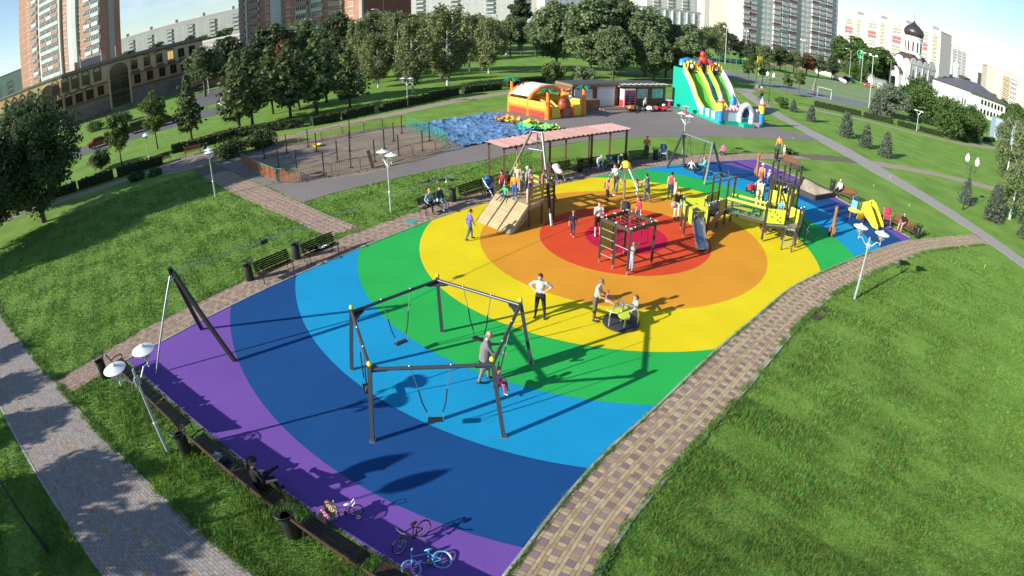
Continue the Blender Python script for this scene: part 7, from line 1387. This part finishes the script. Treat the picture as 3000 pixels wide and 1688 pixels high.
q = F_('d5',1550,445); person(q, fc(q,-12), 1.75, 'hips', (.48,.50,.52), (.022,.024,.028), 'man in light grey t-shirt standing with hands on hips', (.045,.022,.014), sex='m', z=ZF)
q = F_('d5',1958,466); person(q, R(-18), 1.66, 'hold', (.36,.46,.60), (.13,.105,.075), 'woman in pale blue tank top bending over the baby she holds', (.22,.13,.06), 'none', hairk='bun', z=ZF)
person((q[0]+.36, q[1]-.10), R(-30), .72, 'slide', (.70,.16,.26), (.70,.45,.42), 'baby in pink held out by the woman in pale blue', (.16,.09,.05), 'short', 'bare', z=.84)
person((4.38,17.28), R(200), 1.16, 'sit', (.66,.66,.66), (.20,.24,.36), 'girl in white top riding the merry go round', (.16,.08,.04), 'none', hairk='tail', z=.42)
q = F_('d5',1140,930); person(q, R(8), 1.78, 'push', (.17,.165,.16), (.17,.165,.16), 'balding man in long grey coat beside the swing', (.16,.15,.14), 'long', sex='m', hairk='bald', coat=1, shoes=(.012,.012,.012), z=ZF)
person((-.41,13.13), R(-25), 1.05, 'sit', (.72,.18,.36), (.60,.05,.13), 'child in pink sitting on the front right swing', (.05,.03,.02), 'long', shoes=(.6,.55,.5), z=.44)
q = F_('d4',100,525); person(q, R(25), 1.52, 'walk', (.15,.12,.38), JEAN, 'boy in purple sweater walking left of the ramp', (.09,.045,.025), 'long', sex='m', z=ZF)
q = F_('d4',1185,485); person(q, R(75), 1.24, 'walk', (.020,.022,.05), (.035,.04,.065), 'boy in navy t-shirt on the vermilion ring', (.25,.15,.08), sex='m', shoes=(.6,.6,.6), z=ZF)
q = F_('d4',1450,482); person(q, fc(q,10), 1.76, 'phone', (.60,.54,.55), (.012,.012,.014), 'woman in flowered white blouse and black leggings left of the climbing cube', (.10,.05,.03), leg='half', shoes=(.65,.65,.65), hairk='bun', z=ZF)
q = F_('d4',1802,858); person(q, R(20), 1.28, 'up', (.28,.29,.30), (.27,.34,.44), 'boy in grey reaching up to the trapeze', (.20,.13,.08), sex='m', z=ZF)
q = (6.3,26.3); person(q, R(200), 1.66, 'stand', (.60,.04,.06), (.03,.035,.06), 'woman in red t-shirt behind the climbing cube', (.11,.045,.025), z=ZF, hairk='bun')
q = F_('d1',2052,818); person(q, R(215), 1.66, 'hold', (.68,.66,.68), (.06,.038,.028), 'woman in white t-shirt at the whirling carousel', (.15,.08,.04), z=ZF, hairk='tail')
q = F_('d1',1895,955); person((5.35,30.35), R(25), 1.22, 'hang', (.42,.10,.12), (.03,.02,.022), 'boy in striped red shirt hanging on the left carousel arm', (.10,.05,.03), 'none', sex='m', z=.05)
q = F_('d2',165,812); person(q, R(120), 1.66, 'push', (.10,.125,.17), (.10,.125,.17), 'woman in slate blue overall beside the carousel', (.03,.018,.014), 'none', hairk='bun', z=ZF)
person((7.25,31.0), R(160), 1.05, 'hang', (.38,.48,.60), (.12,.16,.24), 'small child hanging on the right carousel arm', (.10,.05,.03), leg='half', z=.12)
q = F_('d2',425,792); person(q, R(60), 1.68, 'stand', (.58,.06,.08), (.03,.04,.08), 'woman in red sleeveless top and jeans on the green ring', (.06,.02,.015), 'none', z=ZF, hairk='bun')
o = MB().path([(0,0,1.15), (.03,0,.8), (0,.02,.45)], [.09,.13,.10], 8).obj('jacket', cloth((.62,.52,.30)), smooth=60, loc=(q[0]+.27, q[1]-.08, ZF)); tag(o, 'cream jacket carried by the woman in the red top', 'jacket')
q = F_('d2',497,995); person(q, fc(q,15), 1.62, 'hold', (.015,.014,.015), (.70,.64,.60), 'woman in black top and white trousers with handbag', (.05,.028,.02), 'long', z=ZF)
o = MB().ell((0,0,0), .13, 14, 10).obj('blue_ball', mat('ball_cyan', (.05,.55,.72), .35), smooth=60, loc=(q[0]+.14, q[1]-.42, 1.0)); tag(o, 'bright blue ball held by the woman in white trousers', 'ball')
o = MB(); o.ell((0,0,.0), (.17,.08,.16), 12, 8); o.path([(-.12,0,.1), (-.06,0,.38), (.06,0,.38), (.12,0,.1)], .012, 5); o = o.obj('handbag', cloth((.45,.34,.26)), smooth=60, loc=(q[0]-.24, q[1]-.08, .82)); tag(o, 'beige handbag of the woman in white trousers', 'handbag')
q = (9.95,40.55); person(q, fc(q), 1.74, 'hold', (.60,.17,.04), (.05,.07,.12), 'man in orange t-shirt standing behind the dark bench', (.02,.012,.01), sex='m')
q = F_('d2',1640,272); person(q, R(215), 1.70, 'walk', (.72,.26,.06), (.05,.07,.11), 'man in orange and green shirt walking on the back path', (.08,.03,.02), 'long', sex='m')
q = F_('d2',1702,292); person(q, R(200), .92, 'stand', (.70,.62,.62), (.68,.34,.34), 'toddler in pink and white beside the walking man', (.25,.15,.08), 'long', hat=(.7,.62,.6))
q = F_('d2',1437,645); person(q, R(60), 1.62, 'stand', (.72,.22,.06), (.24,.08,.04), 'woman in orange top with white hat behind the play tower', (.1,.05,.03), 'none', 'half', hat=(.75,.74,.72), z=ZF, dress=.2)
q = (17.9,35.4); person(q, R(240), 1.0, 'stand', (.60,.60,.62), (.10,.10,.30), 'child in white hat beside the woman in orange', (.2,.1,.05), hat=(.72,.72,.72), z=ZF)
person((15.95,33.35), R(-45), 1.15, 'sitbend', (.66,.67,.70), (.30,.31,.34), 'child in white shirt bending over the red tractor toy', (.35,.14,.06), 'long', sex='m', z=.50)
person((12.25,36.5), fc((12.3,36.5)), 1.2, 'slide', (.66,.64,.64), (.50,.45,.44), 'child in white lying back in the basket swing', (.2,.09,.05), z=.46)
q = F_('d2',815,562); person(q, R(165), 1.58, 'push', (.10,.55,.55), (.03,.035,.05), 'woman in turquoise top pushing the basket swing', (.25,.14,.07), 'long', z=ZF, hairk='tail')
def seated(bp, face, off, h, pose, top, bot, label, **k):   # on a bench whose seat front is at bp
    f = R(face); d = Vector((math.cos(f), math.sin(f))); s = Vector((d.y, -d.x)); p = Vector(bp)-d*.26+s*off; return person((p.x, p.y), f, h, pose, top, bot, label, z=.45-.0*h, **k)
seated((23.15,33.2), 204, .45, 1.62, 'sit', (.66,.64,.62), (.015,.015,.018), 'elderly woman in white jacket on the bench by the sandbox', hair=(.45,.40,.33), sleeve='long', shoes=(.6,.6,.6))
seated((24.65,27.6), 200, -.15, 1.62, 'sit', (.014,.014,.016), (.40,.22,.18), 'woman in black shirt on the bench behind the red stroller', hair=(.16,.07,.03), leg='half', shoes=(.5,.1,.1))
q = S0+SD*(8.85+1.15)+SN*.28; seated((q.x, q.y), math.degrees(FB), 0, 1.76, 'sitx', (.012,.012,.014), (.014,.015,.022), 'man in black with a dark cap lounging on the bench row', hair=(.03,.02,.02), sex='m', hat=(.03,.025,.028), shoes=(.01,.01,.01))
seated((-3.95,28.5), -42, .35, 1.66, 'sitx', (.22,.32,.48), (.014,.014,.018), 'woman in light blue top on the bench with two women', hair=(.42,.25,.09), sleeve='long')
seated((-3.95,28.5), -42, -.35, 1.66, 'sit', (.03,.06,.08), (.36,.46,.55), 'woman with dark hair and light jeans on the bench with two women', hair=(.03,.012,.01), sleeve='long', shoes=(.6,.6,.6))
seated((5.5,36.2), -60, -.3, 1.72, 'sitbend', (.60,.62,.68), (.08,.11,.18), 'man in white shirt sitting under the pergola', hair=(.3,.28,.26), sleeve='short', sex='m')
seated((7.5,37.35), -62, .2, 1.66, 'sitbend', (.04,.12,.10), (.03,.03,.04), 'person in dark green bending forward under the pergola', hair=(.10,.04,.03))
# children on the wooden platform
dk = lambda u, v: (A_+wx*(WID*u)+fy*(DEP*v)).xy
for u, v, fa, h, ps, tp, bt, lb, kw in ((.10,.15,-120,1.2,'stand',(.30,.03,.05),(.02,.02,.03),'child in dark red at the left rail of the platform',dict(hair=(.10,.03,.02))), (.30,.02,-125,1.2,'slide',(.05,.42,.16),(.10,.16,.25),'boy in green shirt sitting at the top of the ramp',dict(hair=(.25,.13,.06), sex='m')), (.22,.62,-100,1.5,'stand',(.66,.58,.50),(.4,.4,.42),'girl with long blond hair on the platform',dict(hair=(.55,.36,.10), hairk='long', sleeve='none')), (.52,.10,-110,1.34,'stand',(.78,.28,.03),(.04,.11,.30),'boy in bright orange shirt at the ramp edge',dict(hair=(.2,.1,.05), sex='m', sleeve='long', shoes=(.6,.6,.6))), (.56,.62,-60,1.5,'stand',(.36,.37,.42),(.014,.014,.016),'woman in striped grey shirt on the platform',dict(hair=(.03,.02,.018), sleeve='long')), (.78,.38,-40,1.3,'stand',(.72,.36,.12),(.03,.03,.035),'girl in orange and pink on the platform',dict(hair=(.2,.08,.03))), (.90,.12,-20,1.25,'hold',(.09,.08,.26),(.66,.40,.42),'girl in violet top and pink trousers leaning on the rail',dict(hair=(.15,.06,.03))), (.88,.72,-10,1.5,'stand',(.50,.14,.14),(.05,.05,.07),'woman in coral red at the back of the platform',dict(hair=(.12,.04,.025))), (.30,.88,-60,1.3,'stand',(.62,.70,.76),(.10,.14,.22),'child with pale blue hat at the back of the platform',dict(hat=(.5,.66,.75)))):
    q = dk(u, v); person(q, R(fa), h, ps, tp, bt, lb, z=ZD+.0, **kw)
person((9.1,25.75), R(-90), 1.1, 'sit', (.24,.26,.30), (.28,.30,.36), 'child with brown hair sitting at the top of the steel slide', (.28,.10,.05), z=ZP+.02)
person((14.0,25.7), R(-120), 1.1, 'stand', (.10,.42,.62), (.03,.04,.10), 'child in light blue on the tower deck', (.10,.05,.03), z=ZP)
person((15.1,27.5), R(-100), 1.15, 'stand', (.04,.06,.30), (.02,.02,.03), 'child in dark blue on the tallest tower deck', (.20,.10,.05), z=1.25)
q = F_('e1',2047,842); person(q, R(-60), 1.68, 'stand', (.66,.64,.60), (.03,.035,.05), 'man in white shirt by the toy cars', (.5,.46,.42), 'long', sex='m', hairk='bald', z=.022)
person((20.3,66.2), R(200), 1.66, 'sitbend', (.03,.025,.03), (.02,.02,.025), 'person in dark clothes sitting by the red tables', (.05,.03,.02), z=.48, sleeve='none')
o = thing('stool', 'dark stool beside the red tables', 'stool', (20.25,66.15,.022)); MB().box((0,0,.44), (.4,.4,.05)).obj('seat', BLK, o); [MB().tube((x,y,0), (x,y,.42), .02).obj('leg', BLK, o) for x in (-.16,.16) for y in (-.16,.16)]
bench((43.0,92.9), R(60), 'far bench beside the pitch lawn seen from behind', SLATB); seated((43.0,92.9), 60, -.45, 1.6, 'sit', (.03,.40,.38), (.02,.02,.03), 'person in teal on the far bench by the pitch', hair=(.4,.4,.4)); seated((43.0,92.9), 60, .45, 1.66, 'sit', (.62,.62,.62), (.02,.02,.03), 'person in white on the far bench by the pitch', hair=(.03,.02,.02))
person((-1.26,126.6), R(-100), 1.7, 'walk', (.35,.38,.45), (.05,.06,.09), 'person walking far up the shaded lawn', sex='m'); person((62.9,106.8), R(-150), 1.6, 'bend', (.50,.36,.30), (.30,.10,.08), 'person bending at the edge of the pitch')
# --- strollers
def stroller(p, rz, hood, seat, frame, label, z=.03, s=1., bassinet=False):
    t = thing('stroller', label, 'stroller', (*p, z), rz, 'strollers'); t.scale = (s, s, s); hm, sm, fm = cloth(hood), cloth(seat), mat('frame_%02x%02x' % (int(frame[0]*255), int(frame[2]*255)), frame, .35, metal=.4)
    for x in (-.24, .24): MB().path([(x,.38,.16), (x,.05,.5), (x,-.35,.85), (x,-.48,1.02)], .016, 6).obj('frame_tube', fm, t); MB().path([(x,-.32,.16), (x,.05,.5)], .016, 6).obj('frame_tube', fm, t)
    MB().tube((-.24,-.48,1.02), (.24,-.48,1.02), .02, n=8).obj('handle', BLK, t)
    for y, r in ((.38,.11), (-.32,.15)):
        for x in (-.26, .26): w = MB().path([(x, y+r*math.cos(a), r+.01+r*math.sin(a)) for a in np.linspace(0,6.283,15)[:-1]], .026, 6, closed=True).obj('wheel', BLK, t, smooth=60); MB().lathe([(.001,-.02), (r*.3,-.02), (r*.3,.02), (.001,.02)], (x,y,r+.01), 8, M=Matrix.Rotation(R(90),3,'Y')).obj('hub', FRAMEW, w)
    if bassinet: MB().ell((0,.02,.66), (.2,.40,.16), 14, 8).obj('carrycot', sm, t, smooth=60)
    else:
        MB().plate([(-.19,0), (.19,0), (.19,.42), (-.19,.42)], (0,.16,.5), (1,0,0), (0,-1,.05), .06).obj('seat', sm, t); MB().plate([(-.19,0), (.19,0), (.17,.52), (-.17,.52)], (0,-.2,.5), (1,0,0), Vector((0,-.42,.9)).normalized(), .06).obj('backrest', sm, t)
    hd = MB(); V = []; n = 9
    for i in range(n):
        a = R(10+95*i/(n-1))
        for j in range(9): b_ = math.pi*j/8; V.append((.23*math.cos(b_), -.30+(.34*math.cos(a))*math.sin(b_)**.6*(1 if True else 0)+.0, .72+.36*math.sin(a)*math.sin(b_)**.5+.02))
    hd.add(V, [(i*9+j, i*9+j+1, (i+1)*9+j+1, (i+1)*9+j) for i in range(n-1) for j in range(8)]); hd.obj('hood', hm, t, smooth=80)
    MB().box((0,.02,.28), (.36,.4,.14)).obj('basket', cloth((.03,.03,.035)), t)
stroller((2.86,34.05), R(-150), (.66,.62,.54), (.60,.55,.46), (.03,.03,.03), 'black stroller with cream hood under the pergola', bassinet=True)
stroller((5.75,26.9), R(170), (.03,.035,.04), (.02,.022,.025), (.45,.48,.10), 'black stroller with yellow rim behind the climbing cube'); stroller((11.2,40.2), R(170), (.03,.05,.12), (.35,.42,.55), (.6,.6,.6), 'navy patterned stroller beside the litter bin', s=1.05); stroller((17.0,43.0), R(120), (.72,.12,.36), (.72,.10,.34), (.7,.68,.68), 'small pink toy stroller on the back path', s=.75)
stroller((24.0,28.35), R(150), (.62,.03,.07), (.60,.04,.08), (.5,.5,.5), 'red stroller before the brown bench', s=1.12); stroller((-1.2,31.2), R(-135), (.05,.12,.30), (.06,.14,.34), (.35,.4,.5), 'blue stroller beside the bench left of the ramp'); stroller((6.7,37.0), R(-150), (.08,.12,.22), (.35,.38,.42), (.3,.3,.32), 'grey blue stroller under the pergola', s=.9); stroller((38.0,81.5), R(20), (.012,.012,.014), (.012,.012,.014), (.05,.05,.05), 'pair sized black stroller on the far grey path', s=1.1)
# --- bicycles
def bike(p, rz, fr, label, s=1., tyre=None, lean=0., extra=None, saddle=(.02,.02,.02), flat=False):
    t = thing('bicycle', label, 'bicycle', (p[0], p[1], .035+(0 if not flat else .05)), rz, 'bicycles'); t.scale = (s, s, s); t.rotation_euler = (R(lean), 0, rz); fm = mat('bike_%02x%02x%02x' % tuple(int(255*v) for v in fr), fr, .3, coat=.4); ty = tyre or BLK; r = .27
    for x, nm in ((-.46,'rear_wheel'), (.46,'front_wheel')):
        w = MB().path([(x+r*math.cos(a), 0, r+r*math.sin(a)) for a in np.linspace(0,6.283,25)[:-1]], .024, 6, closed=True).obj(nm, ty, t, smooth=60); sp = MB()
        for k in range(10): a = k*.628; sp.tube((x,.01*(-1)**k,r), (x+r*.95*math.cos(a),0,r+r*.95*math.sin(a)), .003, n=3, cap=False)
        sp.path([(x+r*.93*math.cos(a), 0, r+r*.93*math.sin(a)) for a in np.linspace(0,6.283,19)[:-1]], .010, 4, closed=True); sp.tube((x,-.05,r), (x,.05,r), .02); sp.obj('spokes', CHAIN, w)
    f = MB(); J = dict(h=(.33,0,.62), h2=(.36,0,.50), s=(-.16,0,.58), b=(-.06,0,.27), r=(-.46,0,r))
    for a, b_ in (('h','s'), ('h2','b'), ('s','b'), ('b','r'), ('s','r')): f.tube(J[a], J[b_], .019, n=8)
    f.obj('frame', fm, t, smooth=60); MB().path([(.30,0,.72), (.36,0,.50), (.46,0,r)], .018, 6).obj('fork', fm, t, smooth=60); MB().path([(.24,-.24,.76), (.30,-.1,.74), (.30,.1,.74), (.24,.24,.76)], .015, 6).obj('handlebar', CHAIN, t, smooth=60)
    for y in (-.25, .25): MB().tube((.26,y*.8,.757), (.235,y*1.08,.762), .021, n=8).obj('grip', cloth(saddle), t)
    sd = MB(); sd.ell((-.20,0,.68), (.13,.065,.035), 12, 8); sd.tube((-.17,0,.56), (-.19,0,.67), .014, n=6); sd.obj('saddle', cloth(saddle), t, smooth=60)
    MB().lathe([(.01,-.01), (.08,-.008), (.08,.008), (.01,.01)], (-.06,.05,.27), 14, M=Matrix.Rotation(R(90),3,'X')).obj('chain_ring', BLK, t); pd = MB(); pd.path([(-.06,-.12,.15), (-.06,-.05,.15), (-.06,-.05,.27), (-.06,.05,.27), (-.06,.05,.39), (-.06,.12,.39)], .010, 5); pd.box((-.06,-.15,.15), (.09,.08,.02)); pd.box((-.06,.15,.39), (.09,.08,.02)); pd.obj('pedals', BLK, t)
    if extra == 'kids':
        for y in (-.2, .2): MB().path([(-.46,y*.3,r), (-.46,y,.16), (-.46,y,.09)], .010, 5).obj('stabiliser_arm', mat('toy_red', (.55,.03,.03)), t); MB().path([(-.46+.075*math.cos(a), y, .08+.075*math.sin(a)) for a in np.linspace(0,6.283,13)[:-1]], .02, 6, closed=True).obj('stabiliser_wheel', FRAMEW, t)
        MB().path([(-.36,.09,.62), (-.5,.09,.78), (-.5,-.09,.78), (-.36,-.09,.62)], .02, 6).obj('doll_seat', FRAMEW, t)
    if extra == 'kick': MB().tube((-.2,.02,.25), (-.26,.2,.0), .010, n=5).obj('kick_stand', CHAIN, t)
    return t
bike((-3.93,8.22), R(205), (.62,.20,.30), 'small pink bicycle with training wheels by the litter bin', .66, extra='kids', saddle=(.62,.66,.70))
def drape(name, a, b_, L, out, m, label, cat, seed=1):
    """cloth hung over the line a-b: falls L on one side, half that on the other, with soft folds"""
    a, b_, out = Vector(a), Vector(b_), Vector(out); n, k = 14, 12; V = []
    for i in range(n+1):
        u = i/n
        for j in range(k+1):
            v = j/k*1.5-.5; d = abs(v)*L; s = 1 if v > 0 else -1; f = .025*math.sin(u*17+seed)*min(1, abs(v)*2)+.015*math.sin(u*31+v*5); q = a.lerp(b_, .5+(u-.5)*(1-.25*abs(v))); V.append(q+out*(s*.03+s*.16*abs(v)+f)+Vector((0,0,-d+.02*math.cos(u*9))))
    o = MB().add(V, [(i*(k+1)+j, (i+1)*(k+1)+j, (i+1)*(k+1)+j+1, i*(k+1)+j+1) for i in range(n) for j in range(k)]).obj(name, m, smooth=80); return tag(o, label, cat)
drape('draped_jacket', (-4.32,8.28,.56), (-3.98,8.02,.54), .26, (-.5,-.75,0), cloth((.33,.24,.14)), 'tan jacket draped over the pink bicycle', 'jacket')
drape('pink_bag', (-4.42,8.02,.50), (-4.18,7.86,.50), .34, (-.5,-.75,0), cloth((.62,.25,.30)), 'pink bag hanging on the pink bicycle handlebar', 'bag', 3)
bike((-2.2,7.6), R(230), (.015,.016,.018), 'black bicycle standing on its stand by the bench', .80, lean=8, extra='kick'); bike((-1.75,6.8), R(205), (.06,.38,.62), 'light blue bicycle lying at the bottom edge', .78, tyre=mat('tyre_blue', (.10,.42,.66), .5), lean=74, saddle=(.2,.55,.7))
bike((-5.3,34.35), R(30), (.10,.10,.11), 'bicycle lying on the grass near the asphalt', 1.05, lean=80); bike((-4.25,34.75), R(-10), (.02,.02,.022), 'black bicycle lying on the grass behind the bin', 1.05, lean=80)
# --- bags, cloths
q = S0+SD*8.4+SN*.5
for nm, poly, m, z_, lb, ct, sd_, am in (('white_cloth', [(-8.05,9.35), (-7.75,9.2), (-7.7,9.42), (-7.95,9.55)], WHC, .47, 'white cloth lying on the bench past the middle bin', 'cloth', 5, .08), ('dark_jacket', [(-7.7,9.2), (-7.3,8.95), (-7.2,9.2), (-7.6,9.42)], (.02,.025,.05), .47, 'dark blue jacket on the bench beside the white cloth', 'jacket', 6, .1), ('white_scarf', [(-8.65,22.75), (-8.35,23.1), (-8.55,23.3), (-8.9,22.95)], (.62,.70,.80), .47, 'white and blue cloth on the left path bench', 'cloth', 7, .12), ('black_bag', [(-9.1,22.35), (-8.75,22.7), (-8.95,22.9), (-9.3,22.5)], BLKC, .47, 'black bag on the left path bench', 'bag', 8, .3), ('grey_bag', [(-4.75,27.85), (-4.45,28.05), (-4.6,28.3), (-4.9,28.1)], (.35,.33,.36), .47, 'grey bag beside the woman in light blue', 'bag', 9, .2)): tag(crumple(nm, poly, 30, am, cloth(m), z_, sd_, 9), lb, ct)
o = MB(); o.tube((0,0,.05), (0,.75,.05), .018); o.tube((0,.75,.05), (0,.95,.6), .015); o.box((0,.35,.09), (.12,.6,.03)); o = o.obj('kick_scooter', CHAIN, loc=(15.8,35.8,.03), rz=R(70)); tag(o, 'small scooter lying on the blue ring behind the tower', 'scooter')
o = MB().lathe([(.0,.0), (.32,.0), (.32,.012), (.0,.012)], (0,0,0), 20).obj('manhole_patch', mat('teal_patch', (.08,.30,.26), .7), loc=(-5.15,27.2,.032)); tag(o, 'teal painted patch on the brick path', 'patch')

bpy.data.scenes.remove(WORK)
# =====================================================================
# GRASS BLADES (nobody could count them)
# =====================================================================
def grass_mat():
    m = leafmat('grass_blade', (.125, .235, .042), tr=.30, var=.42, rnd=0, vscale=4.5, hue=.03, var2=.26, v2scale=.45); return m
def blades(name, n, d0, d1, az0, az1, hh, ww, label, keep=None, seed=1, power=1.0):
    r_ = np.random.default_rng(seed); d = d0*(d1/d0)**(r_.random(n)**power); a = np.radians(az0+(az1-az0)*r_.random(n)); X, Y = d*np.sin(a), d*np.cos(a)
    ok = np.ones(n, bool)
    for poly in HARD:
        P_ = np.array(poly); lo, hi = P_.min(0), P_.max(0); w = ok & (X > lo[0]) & (X < hi[0]) & (Y > lo[1]) & (Y < hi[1])
        if w.any(): ok[np.where(w)[0][inpoly(X[w], Y[w], poly)]] = False
    if keep is not None: ok &= keep(X, Y)
    X, Y, d = X[ok], Y[ok], d[ok]; n = len(X)
    tuft = .45+1.0*np.clip(.5+.35*np.sin(X*1.9+1.3*np.sin(Y*1.1))+.35*np.sin(Y*2.3+1.7*np.sin(X*.9))+.3*np.sin(X*5.1+Y*4.3), 0, 1)
    h = hh*(.55+.75*r_.random(n))*tuft; w = ww*(.7+.6*r_.random(n))*np.maximum(d/11, .6); an = r_.random(n)*6.283; ln = h*(.25+.75*r_.random(n)); la = r_.random(n)*6.283
    bx, by = np.cos(an)*w/2, np.sin(an)*w/2; z = np.zeros(n)
    V = np.stack([np.stack([X-bx, Y-by, z], 1), np.stack([X+bx, Y+by, z], 1), np.stack([X+np.cos(la)*ln, Y+np.sin(la)*ln, h], 1)], 1).reshape(-1, 3)
    o = mk(name, npmesh(name, V, np.arange(3*n).reshape(-1, 3), grass_mat())); o['kind'] = 'stuff'; o['label'] = label; o['category'] = 'grass'; return o
def in_verge(X, Y):     # rough strip between the bench row and the grey path
    rx, ry = X-S0.x, Y-S0.y; t = rx*SD.x+ry*SD.y; s = rx*SN.x+ry*SN.y; return (s > .12) & (s < 6) & (t > -1.5) & (Y < 13.6)
blades('grass', 560000, 5.5, 40, -6, 96, .085, .018, 'short sunlit grass of the eastern lawn', lambda X, Y: X > .5, 1)
blades('grass', 460000, 8.5, 48, -96, 2, .085, .018, 'short grass of the western lawn', lambda X, Y: ~in_verge(X, Y), 2)
blades('grass', 170000, 6.0, 21, -80, -5, .155, .020, 'long rough grass between the bench row and the grey path', in_verge, 3)
def fringe(name, line, n, spread, hh, label, seed):
    r_ = np.random.default_rng(seed); L = resamp(line, 2000); i = r_.integers(0, 2000, n); dens = np.clip(.5+.5*np.sin(i*.021+2*np.sin(i*.0063))+.4*np.sin(i*.11), 0, 1); ok = r_.random(n) < dens; i = i[ok]; n = len(i)
    P = L[i]+r_.normal(size=(n, 2))*spread; h = hh*(.4+.8*r_.random(n)); an = r_.random(n)*6.283; la = r_.random(n)*6.283; w = .012; z = np.full(n, .03); bx, by = np.cos(an)*w, np.sin(an)*w
    V = np.stack([np.stack([P[:, 0]-bx, P[:, 1]-by, z], 1), np.stack([P[:, 0]+bx, P[:, 1]+by, z], 1), np.stack([P[:, 0]+np.cos(la)*h*.8, P[:, 1]+np.sin(la)*h*.8, z+h], 1)], 1).reshape(-1, 3)
    o = mk(name, npmesh(name, V, np.arange(3*n).reshape(-1, 3), grass_mat())); o['kind'] = 'stuff'; o['label'] = label; o['category'] = 'weeds'
fringe('weeds', offset(EDGE_R, -.11)[:75], 9000, .028, .07, 'weeds growing along the kerb of the curved path', 11)
fringe('weeds', offset(PATH_R_OUT, -.02), 26000, .07, .10, 'ragged grass overhanging the outer path kerb', 12)
fringe('weeds', GB_R, 20000, .09, .12, 'grass creeping over the edge of the grey path', 13)
fringe('weeds', PL_OUT, 16000, .06, .08, 'grass along the lawn edge of the long brick path', 14)
# two trodden soil patches beside the curved path
for i, (c, x, y) in enumerate((('e3', 412, 968), ('e3', 325, 1052))):
    q = at(c, x, y); r_ = np.random.default_rng(50+i); P_ = [(q[0]+(.32+.12*r_.random())*math.cos(a), q[1]+(.2+.1*r_.random())*math.sin(a)) for a in np.linspace(0, 6.283, 14)[:-1]]
    o = sheet('soil', P_, .035, mat('bare_soil', (.06, .042, .03), .95, var=.3, vscale=9, bump=.6), False); o['kind'] = 'stuff'; o['label'] = ('dark bare soil patch in the lawn by the path', 'second dark soil patch beside the path kerb')[i]; o['category'] = 'soil'
for o in bpy.data.objects:      # meshes of pieces too fine to pick apart one by one
    if o.name.split('.')[0] in ('bars', 'orange_net', 'spokes', 'bridge_net', 'top_net', 'side_net', 'scramble_net', 'basket_net', 'flared_rim', 'pitch_lines', 'mullion'): o['kind'] = o.get('kind') or 'stuff'
